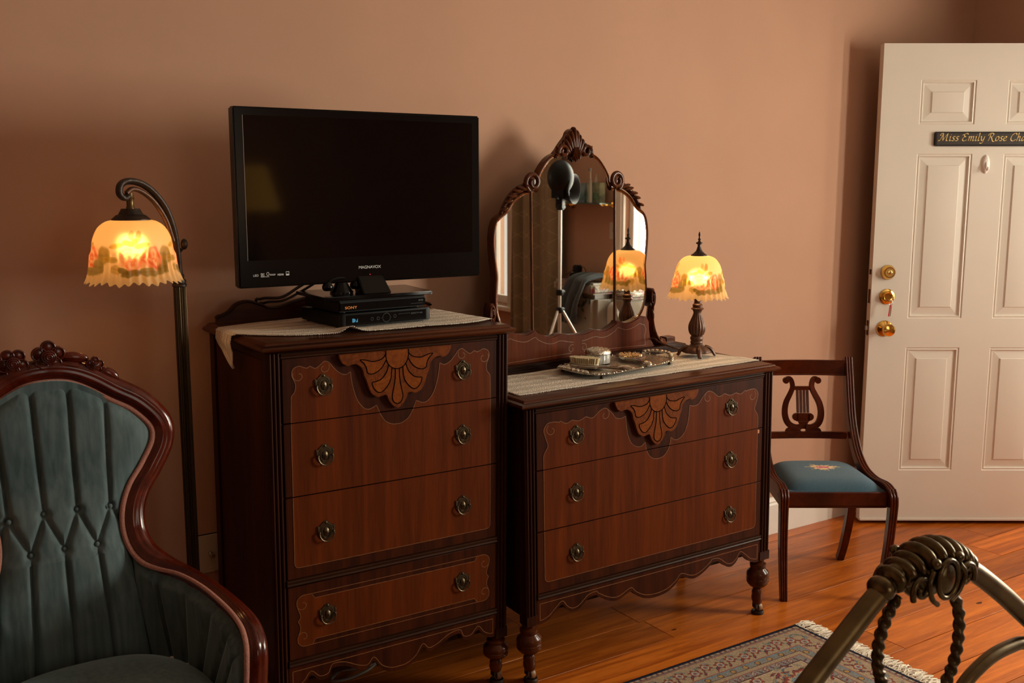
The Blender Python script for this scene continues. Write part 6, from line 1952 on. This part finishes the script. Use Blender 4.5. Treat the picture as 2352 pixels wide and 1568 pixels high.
# panel closing the back of the chair
bkp = [(p.x, p.z) for p in inner[:waist_i + 1]]
bkp = bkp + [(0.20, 0.40)]
bkp2 = bkp + [(-x, z) for x, z in bkp[::-1]]
part('outside_back', MB().prism(bkp2, 0.262, 0.272), M_velvet, ac, smooth=0)

# carved flowers and leaves on the crest rail
cy_ = -0.470 + Y0 - 0.010


def blossom(mb, x, z, r_, n=5, a0=0.3):
    for k in range(n):
        a = a0 + 2 * PI * k / n
        px_, pz2 = x + r_ * 0.60 * math.cos(a), z + r_ * 0.60 * math.sin(a)
        mb.ball((px_, cy_, pz2), (r_ * 0.50, 0.006, r_ * 0.50), 16, 8)
        mb.tube([(px_ + r_ * 0.44 * math.cos(b), cy_ - 0.005, pz2 + r_ * 0.44 * math.sin(b)) for b in [2 * PI * q / 18 for q in range(18)]], r_ * 0.07, 6, True, up=(0, 1, 0))
    for k in range(3):
        rr = r_ * (0.42 - 0.13 * k)
        mb.tube([(x + rr * math.cos(a), cy_ - 0.011 - 0.0025 * k, z + rr * math.sin(a)) for a in [2 * PI * q / 20 for q in range(20)]], r_ * 0.075, 6, True, up=(0, 1, 0))
    mb.ball((x, cy_ - 0.010, z), (r_ * 0.20, 0.008, r_ * 0.20), 10, 8)
    return mb


def leaf(mb, p, q, w_, th=0.008):
    cx__, cz__ = (p[0] + q[0]) / 2, (p[1] + q[1]) / 2
    L__ = math.hypot(q[0] - p[0], q[1] - p[1]) / 2
    a = math.atan2(q[0] - p[0], q[1] - p[1])
    mb.ball((cx__, cy_ + 0.002, cz__), (w_, th, L__), 14, 10, Matrix.Rotation(a, 3, 'Y').to_4x4())
    mb.tube([(p[0], cy_ - th + 0.002, p[1]), (cx__, cy_ - th - 0.001, cz__), (q[0], cy_ - th + 0.003, q[1])], 0.0013, 5, up=(0, 1, 0))
    return mb


ocx = []
cv = MB()
blossom(cv, 0.006, 1.096, 0.033); blossom(cv, -0.066, 1.088, 0.030, 5, 0.9); blossom(cv, 0.101, 1.068, 0.0185, 5, 0.2)
blossom(cv, -0.120, 1.064, 0.0185, 5, 0.5)
leaf(cv, (0.030, 1.094), (0.090, 1.084), 0.0125); leaf(cv, (0.030, 1.078), (0.078, 1.064), 0.0115); leaf(cv, (0.112, 1.058), (0.152, 1.030), 0.0135)
leaf(cv, (-0.030, 1.080), (-0.040, 1.066), 0.012); leaf(cv, (-0.090, 1.090), (-0.128, 1.080), 0.012); leaf(cv, (-0.132, 1.054), (-0.160, 1.024), 0.0135)
leaf(cv, (-0.020, 1.078), (0.0, 1.064), 0.010)
part('crest_carving', cv, M_mahog, ac, smooth=70, label='carved flowers and leaves')

# ================================================================== THE ROOM BEHIND THE CAMERA (seen in the mirror)
def anchored(o):
    return o


# studio flash on a stand
ls = thing('light_stand', 'silver tripod light stand reflected in the dresser mirror', 'light stand', (3.69, -2.50, 0))
part('column', MB().lathe([(0.0125, 0.10), (0.0125, 0.70)], 16).lathe([(0.0105, 0.68), (0.0105, 1.36)], 16), M_steel, ls)
for k in range(3):
    a = R(40 + 120 * k)
    part('leg', MB().tube([(0.02 * math.cos(a), 0.02 * math.sin(a), 0.70), (0.42 * math.cos(a), 0.42 * math.sin(a), 0.010)], 0.0085, 10), M_steel, ls)
    part('brace', MB().tube([(0.015 * math.cos(a), 0.015 * math.sin(a), 0.30), (0.24 * math.cos(a), 0.24 * math.sin(a), 0.32)], 0.006, 8), M_steel, ls)
for z in (0.705, 0.815, 1.34):
    part('clamp_collar', MB().lathe([(0.021, z - 0.018), (0.024, z - 0.012), (0.024, z + 0.012), (0.021, z + 0.018)], 18).ball((0.038, -0.02, z), (0.016, 0.012, 0.015), 10, 8), M_blackm, ls)
fl_ = thing('studio_flash', 'black studio flash head on the light stand, reflected in the mirror', 'flash', (3.69, -2.50, 1.365), (0, 0, R(-30)))
part('flash_body', MB().ball((0, 0, 0.155), (0.070, 0.085, 0.105), 24, 16).box(-0.045, 0.045, -0.04, 0.04, 0.03, 0.12), M_blackm, fl_)
part('reflector', MB().lathe([(0.050, -0.03), (0.060, 0.0), (0.085, 0.06), (0.092, 0.075), (0.088, 0.073), (0.05, 0.0)], 32, (0.045, 0.0, 0.085), axis='y'), M_blackm, fl_)
part('bracket', MB().box(-0.020, 0.020, -0.022, 0.022, -0.03, 0.05).tube([(-0.06, 0, 0.035), (0.05, 0, 0.02)], 0.010, 8), M_blackm, fl_)
part('handle_label', MB().box(0.05, 0.085, -0.040, -0.036, 0.025, 0.050), M_plate, fl_)

# shower curtain
m = MB(); rows = []
for i in range(25):
    z = 0.30 + 1.85 * i / 24
    r_ = []
    for j in range(161):
        u = j / 160
        y = -4.06 + 0.66 * u
        x = 4.330 + 0.034 * math.sin(2 * PI * 3.6 * u + 1.2 * math.sin(5 * u) + 0.3 * z) + 0.012 * math.sin(2 * PI * 9 * u + z) + 0.012 * (1 - i / 24) * math.sin(9 * u)
        r_.append((x, y, z))
    rows.append(r_)
m.grid(rows)


def curtain_mat():
    mm, nt, p = base_mat('gold_curtain'); N, L = nt.nodes, nt.links
    tc = N.new('ShaderNodeTexCoord'); mp = N.new('ShaderNodeMapping'); mp.inputs['Scale'].default_value = (1, 9, 9); mp.inputs['Rotation'].default_value = (R(45), 0, 0)
    ck = N.new('ShaderNodeTexBrick'); ck.inputs['Scale'].default_value = 1.0; ck.inputs['Mortar Size'].default_value = 0.02
    ck.offset = 0.0; ck.inputs['Brick Width'].default_value = 1.0; ck.inputs['Row Height'].default_value = 1.0
    sw = N.new('ShaderNodeSeparateXYZ'); cb = N.new('ShaderNodeCombineXYZ')
    L.new(tc.outputs['Object'], mp.inputs['Vector']); L.new(mp.outputs['Vector'], sw.inputs[0]); L.new(sw.outputs['Y'], cb.inputs['X']); L.new(sw.outputs['Z'], cb.inputs['Y'])
    L.new(cb.outputs[0], ck.inputs['Vector'])
    ck.inputs['Color1'].default_value = (0.21, 0.145, 0.075, 1); ck.inputs['Color2'].default_value = (0.225, 0.155, 0.08, 1); ck.inputs['Mortar'].default_value = (0.33, 0.24, 0.13, 1)
    L.new(ck.outputs['Color'], p.inputs['Base Color']); p.inputs['Roughness'].default_value = 0.42; p.inputs['Sheen Weight'].default_value = 0.3
    return mm


cu = link('shower_curtain', m.mesh('shower_curtain', smooth=70), curtain_mat())
md = cu.modifiers.new('thickness', 'SOLIDIFY'); md.thickness = 0.002
tag(cu, 'long gold-brown curtain hanging in folds, reflected in the left mirror pane', 'curtain')
rd = thing('curtain_rod', 'brass rod high on the right wall carrying the gold-brown curtain', 'curtain rod')
part('rod', MB().tube([(4.330, -4.10, 2.165), (4.330, -3.36, 2.165)], 0.012, 12), M_brass, rd)
for y in (-4.08, -3.38): part('bracket', MB().tube([(4.330, y, 2.165), (4.439, y, 2.165)], 0.007, 8), M_brass, rd)

# glass shelf with boxes and toothbrush
shf = thing('glass_shelf', 'small glass shelf on brass posts, reflected high in the mirror', 'shelf', (4.44, -3.275, 1.345))
part('shelf_glass', MB().box(-0.150, -0.030, -0.115, 0.395, 0.0, 0.008), pm('shelf_glass', (0.05, 0.11, 0.09), 0.1), shf, bevel=0.002)
for y in (-0.095, 0.385):
    part('bracket', MB().lathe([(0.0, -0.130), (0.010, -0.128), (0.014, -0.118), (0.010, -0.108), (0.008, -0.090), (0.012, -0.080), (0.008, -0.070), (0.010, -0.050), (0.022, -0.040), (0.026, -0.025), (0.018, -0.015), (0.032, -0.010), (0.032, -0.0006)], 20, (0, y, -0.004), axis='x'), M_brass, shf)
def carton(nm, y0, y1, z1, x0, x1, c1, lab):
    o = thing(nm, lab, 'box', (4.44, 0, 1.3535))
    part('carton', MB().box(x0, x1, y0, y1, 0, z1), pm('carton_' + lab[:9], c1, 0.6, vary=0.5, vscale=22), o, bevel=0.002)
    part('printed_band', MB().box(x0 - 0.0008, x0 + 0.001, y0 + 0.004, y1 - 0.004, z1 * 0.15, z1 * 0.5), pm('band_' + lab[:9], (c1[0] * 0.5, c1[1] * 0.8, c1[2] * 0.7), 0.6, vary=0.6, vscale=40), o)
    return o
carton('toiletry_box', -3.262, -3.100, 0.135, -0.115, -0.060, (0.14, 0.20, 0.24), 'pale blue patterned box on the glass shelf behind the toothbrush')
carton('toiletry_box', -3.092, -2.945, 0.138, -0.100, -0.050, (0.20, 0.22, 0.14), 'white and green box at the brass-post end of the glass shelf')
carton('toiletry_box', -3.380, -3.310, 0.115, -0.110, -0.060, (0.42, 0.38, 0.30), 'cream carton on the glass shelf near the curtain')
tb = thing('toothbrush', 'white electric toothbrush standing upright on the glass shelf', 'toothbrush', (4.312, -3.010, 1.3535))
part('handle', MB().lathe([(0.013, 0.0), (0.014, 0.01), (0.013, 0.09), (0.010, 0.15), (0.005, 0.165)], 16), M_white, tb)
part('brush_head', MB().lathe([(0.0045, 0.163), (0.004, 0.215), (0.006, 0.22), (0.006, 0.232), (0.0, 0.236)], 12), M_plate, tb)
part('bristles', MB().box(-0.014, -0.003, -0.005, 0.005, 0.214, 0.234), pm('brush_blue', (0.10, 0.13, 0.16), 0.7), tb)
nc = thing('folded_card', 'pale folded napkin peak behind the boxes on the glass shelf', 'card', (4.400, -3.060, 1.3535))
part('card', MB().add([(-0.010, -0.06, 0), (-0.010, 0.05, 0), (0.0, 0.0, 0.200), (0.012, -0.06, 0), (0.012, 0.05, 0)], [(0, 1, 2), (4, 3, 2), (0, 2, 3), (1, 4, 2), (0, 3, 4, 1)]), pm('card_paper', (0.5, 0.42, 0.35), 0.8), nc)

# toilet with painted flowers on the tank lid
M_floral = None
def floral():
    mm, nt, p = base_mat('painted_flowers'); N, L = nt.nodes, nt.links
    tc = N.new('ShaderNodeTexCoord')
    v = N.new('ShaderNodeTexVoronoi'); v.inputs['Scale'].default_value = 16; L.new(tc.outputs['Object'], v.inputs['Vector'])
    n = N.new('ShaderNodeTexNoise'); n.inputs['Scale'].default_value = 38; n.inputs['Detail'].default_value = 4; L.new(tc.outputs['Object'], n.inputs['Vector'])
    rp = N.new('ShaderNodeValToRGB'); cr = rp.color_ramp; cr.interpolation = 'EASE'
    cr.elements[0].position = 0.0; cr.elements[0].color = (0.42, 0.05, 0.10, 1)
    cr.elements[1].position = 0.75; cr.elements[1].color = (0.74, 0.68, 0.58, 1)
    for ps_, c in [(0.30, (0.62, 0.22, 0.25)), (0.42, (0.70, 0.60, 0.48)), (0.50, (0.14, 0.20, 0.07)), (0.58, (0.72, 0.64, 0.52))]:
        e = cr.elements.new(ps_); e.color = (*c, 1)
    ad = N.new('ShaderNodeMath'); ad.operation = 'MULTIPLY_ADD'; ad.inputs[1].default_value = 0.55; L.new(n.outputs['Fac'], ad.inputs[0])
    sb = N.new('ShaderNodeMath'); sb.operation = 'SUBTRACT'; sb.inputs[1].default_value = 0.22
    L.new(v.outputs['Distance'], sb.inputs[0]); L.new(sb.outputs[0], ad.inputs[2]); L.new(ad.outputs[0], rp.inputs['Fac'])
    hv = N.new('ShaderNodeHueSaturation'); hv.inputs['Value'].default_value = 0.45
    L.new(rp.outputs['Color'], hv.inputs['Color']); L.new(hv.outputs['Color'], p.inputs['Base Color']); p.inputs['Roughness'].default_value = 0.25
    return mm


M_floral = floral()
to = thing('toilet', 'white toilet with a flower-painted tank lid, reflected low in the mirror', 'toilet', (4.43, -3.065, 0))
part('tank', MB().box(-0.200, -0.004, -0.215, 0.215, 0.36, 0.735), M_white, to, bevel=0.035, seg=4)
part('tank_lid', MB().box(-0.225, 0.0, -0.235, 0.235, 0.735, 0.815), M_floral, to, bevel=0.018, seg=3, label='tank lid painted with roses')
bowl = [(-0.44 + 0.27 * math.cos(a), 0.19 * math.sin(a)) for a in [2 * PI * k / 40 for k in range(40)]]
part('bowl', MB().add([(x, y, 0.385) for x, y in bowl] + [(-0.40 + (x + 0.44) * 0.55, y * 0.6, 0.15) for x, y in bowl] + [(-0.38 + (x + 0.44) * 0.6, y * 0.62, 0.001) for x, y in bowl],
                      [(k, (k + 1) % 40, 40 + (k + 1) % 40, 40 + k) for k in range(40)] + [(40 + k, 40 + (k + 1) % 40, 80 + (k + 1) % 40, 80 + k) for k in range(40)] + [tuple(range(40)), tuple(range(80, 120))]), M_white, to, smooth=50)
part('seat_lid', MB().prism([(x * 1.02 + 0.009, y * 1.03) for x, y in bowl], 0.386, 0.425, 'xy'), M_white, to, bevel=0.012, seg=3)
iv = MB(); ir = np.random.RandomState(2)
for k in range(46):
    y = -0.20 + 0.38 * ir.uniform(); z = 0.735 - 0.17 * ir.uniform() ** 1.6
    a = ir.uniform(0, 6.3); s = ir.uniform(0.011, 0.020)
    iv.add([(-0.2025, y + s * math.cos(a + q * 2 * PI / 5) * (1 if q % 2 == 0 else 0.55), z + s * math.sin(a + q * 2 * PI / 5) * (1 if q % 2 == 0 else 0.55)) for q in range(5)], [(0, 1, 2, 3, 4)])
o_ = part('painted_ivy', iv, pm('ivy_green', (0.035, 0.075, 0.030), 0.6, vary=0.3, vscale=40), to, smooth=0)

# jumper thrown over the tank
rows = []
for i in range(33):
    t = i / 32
    r_ = []
    for j in range(29):
        u = -1 + 2 * j / 28
        if t < 0.3: x, z = -0.02 - 0.215 * t / 0.3, 0.835 + 0.022 * math.sin(PI * t / 0.3)
        else:
            q = (t - 0.3) / 0.7; x, z = -0.245 - 0.025 * math.sin(PI * q), 0.830 - 0.300 * q
        wd_ = 0.105 * (1 - 0.30 * max(0, t - 0.45) / 0.55)
        y = 0.130 - 0.13 * t + u * wd_
        x -= 0.018 * math.sin(u * 7 + t * 3) * (0.3 + t); z += 0.012 * math.sin(u * 9 + 2) * (1 - t)
        r_.append((4.43 + x, -3.065 + y, z))
    rows.append(r_)
sw_ = link('jumper', MB().grid(rows).mesh('jumper', smooth=80), pm('slate_knit', (0.045, 0.058, 0.066), 0.95, sheen=0.3, vary=0.2, vscale=30, bump=(0.5, 0.004, 120)))
md = sw_.modifiers.new('thickness', 'SOLIDIFY'); md.thickness = 0.012; md.offset = 1
tag(sw_, 'dark slate jumper draped over the toilet tank, reflected in the mirror', 'clothing')
cg = thing('battery_charger', 'black battery charger standing on the toilet tank lid', 'charger', (4.325, -3.140, 0.8165), (0, 0, R(-15)))
part('charger_body', MB().box(-0.04, 0.04, -0.065, 0.065, 0.0, 0.045), M_blackm, cg, bevel=0.006)
part('battery', MB().box(-0.025, 0.025, -0.050, 0.010, 0.045, 0.100), M_blackm, cg, bevel=0.008)
part('cable_loop', MB().tube(cat([(0, 0.010, 0.088), (0, 0.040, 0.085), (0, 0.055, 0.060), (0, 0.060, 0.045)], 6), 0.003, 6).tube(cat([(0, -0.05, 0.07), (0, -0.09, 0.045), (0, -0.13, 0.020)], 6), 0.003, 6), M_cable, cg)
# roll of paper on its holder
th_ = thing('toilet_roll', 'white roll of toilet paper on a brass holder beside the toilet', 'toilet roll', (4.372, -2.760, 0.630))
part('paper', MB().lathe([(0.020, -0.052), (0.056, -0.052), (0.056, 0.052), (0.020, 0.052), (0.020, -0.052)], 32, axis='y', cap=False), pm('tissue', (0.50, 0.47, 0.41), 0.95), th_)
part('sheet', MB().box(-0.0568, -0.0558, -0.050, 0.050, -0.18, 0.0), MATS['tissue'], th_)
part('holder', MB().tube([(0, -0.06, 0), (0, 0.065, 0)], 0.008, 10).tube([(0, 0.065, 0), (0.087, 0.065, 0.02)], 0.007, 8).ball((0, 0.07, 0), 0.012, 10, 8), M_brass, th_)
# wall basin
wb = thing('wash_basin', 'white wall basin with a flower-painted rim near the bright window', 'basin', (4.400, -2.560, 0))
part('rim', MB().box(-0.17, -0.003, -0.10, 0.09, 0.735, 0.790), M_floral, wb, bevel=0.02, seg=3)
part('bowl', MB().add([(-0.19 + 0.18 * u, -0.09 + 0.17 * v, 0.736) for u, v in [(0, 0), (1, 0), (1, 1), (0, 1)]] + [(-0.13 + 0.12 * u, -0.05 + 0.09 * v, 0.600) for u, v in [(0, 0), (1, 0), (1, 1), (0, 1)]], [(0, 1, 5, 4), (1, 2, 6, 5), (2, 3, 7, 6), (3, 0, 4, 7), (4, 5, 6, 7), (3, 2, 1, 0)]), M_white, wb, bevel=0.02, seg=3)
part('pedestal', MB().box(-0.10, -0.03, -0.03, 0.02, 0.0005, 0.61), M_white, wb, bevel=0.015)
# light switch
sw2 = thing('light_switch', 'ivory light switch plate on the wall by the bright window, seen in the mirror', 'switch', (4.44, -2.912, 1.163))
part('plate', MB().box(-0.007, -0.0006, -0.036, 0.036, -0.058, 0.058), M_plate, sw2, bevel=0.003)
part('toggle', MB().box(-0.016, -0.006, -0.005, 0.005, -0.004, 0.014), M_plate, sw2, bevel=0.002)

# bedside table and lamp (its shade shows in the television screen)
nt_ = thing('bedside_table', 'small dark wooden bedside table behind the bed', 'table', (2.32, -4.33, 0))
part('top', MB().box(-0.19, 0.19, -0.19, 0.19, 0.68, 0.71), M_walnut_h, nt_, bevel=0.006)
part('drawer_box', MB().box(-0.165, 0.165, -0.165, 0.165, 0.54, 0.68), M_walnut, nt_, bevel=0.003)
for sx in (-1, 1):
    for sy in (-1, 1): part('leg', MB().box(sx * 0.155 - 0.015, sx * 0.155 + 0.015, sy * 0.155 - 0.015, sy * 0.155 + 0.015, 0.0005, 0.545), M_walnut, nt_, bevel=0.002)
part('knob', MB().ball((0, 0.178, 0.61), 0.014, 12, 8), M_brass, nt_)
bl = thing('bedside_lamp', 'bedside lamp with an amber cone shade, glimpsed in the television screen', 'table lamp', (2.27, -4.33, 0.7105))
part('base', MB().lathe([(0.075, 0.0), (0.075, 0.012), (0.035, 0.03), (0.022, 0.06), (0.045, 0.16), (0.050, 0.24), (0.030, 0.36), (0.012, 0.42), (0.012, 0.62)], 28), M_bronze, bl)
def cone_mat():
    mm, nt, p = base_mat('amber_shade')
    p.inputs['Base Color'].default_value = (0.75, 0.45, 0.12, 1); p.inputs['Roughness'].default_value = 0.9
    p.inputs['Emission Color'].default_value = (1.0, 0.45, 0.08, 1); p.inputs['Emission Strength'].default_value = 1.1
    return mm
part('shade', MB().lathe([(0.170, 0.600), (0.085, 0.890)], 48, mod=lambda r_, z, a: r_ * (1 + 0.012 * math.cos(24 * a)), cap=False), cone_mat(), bl)
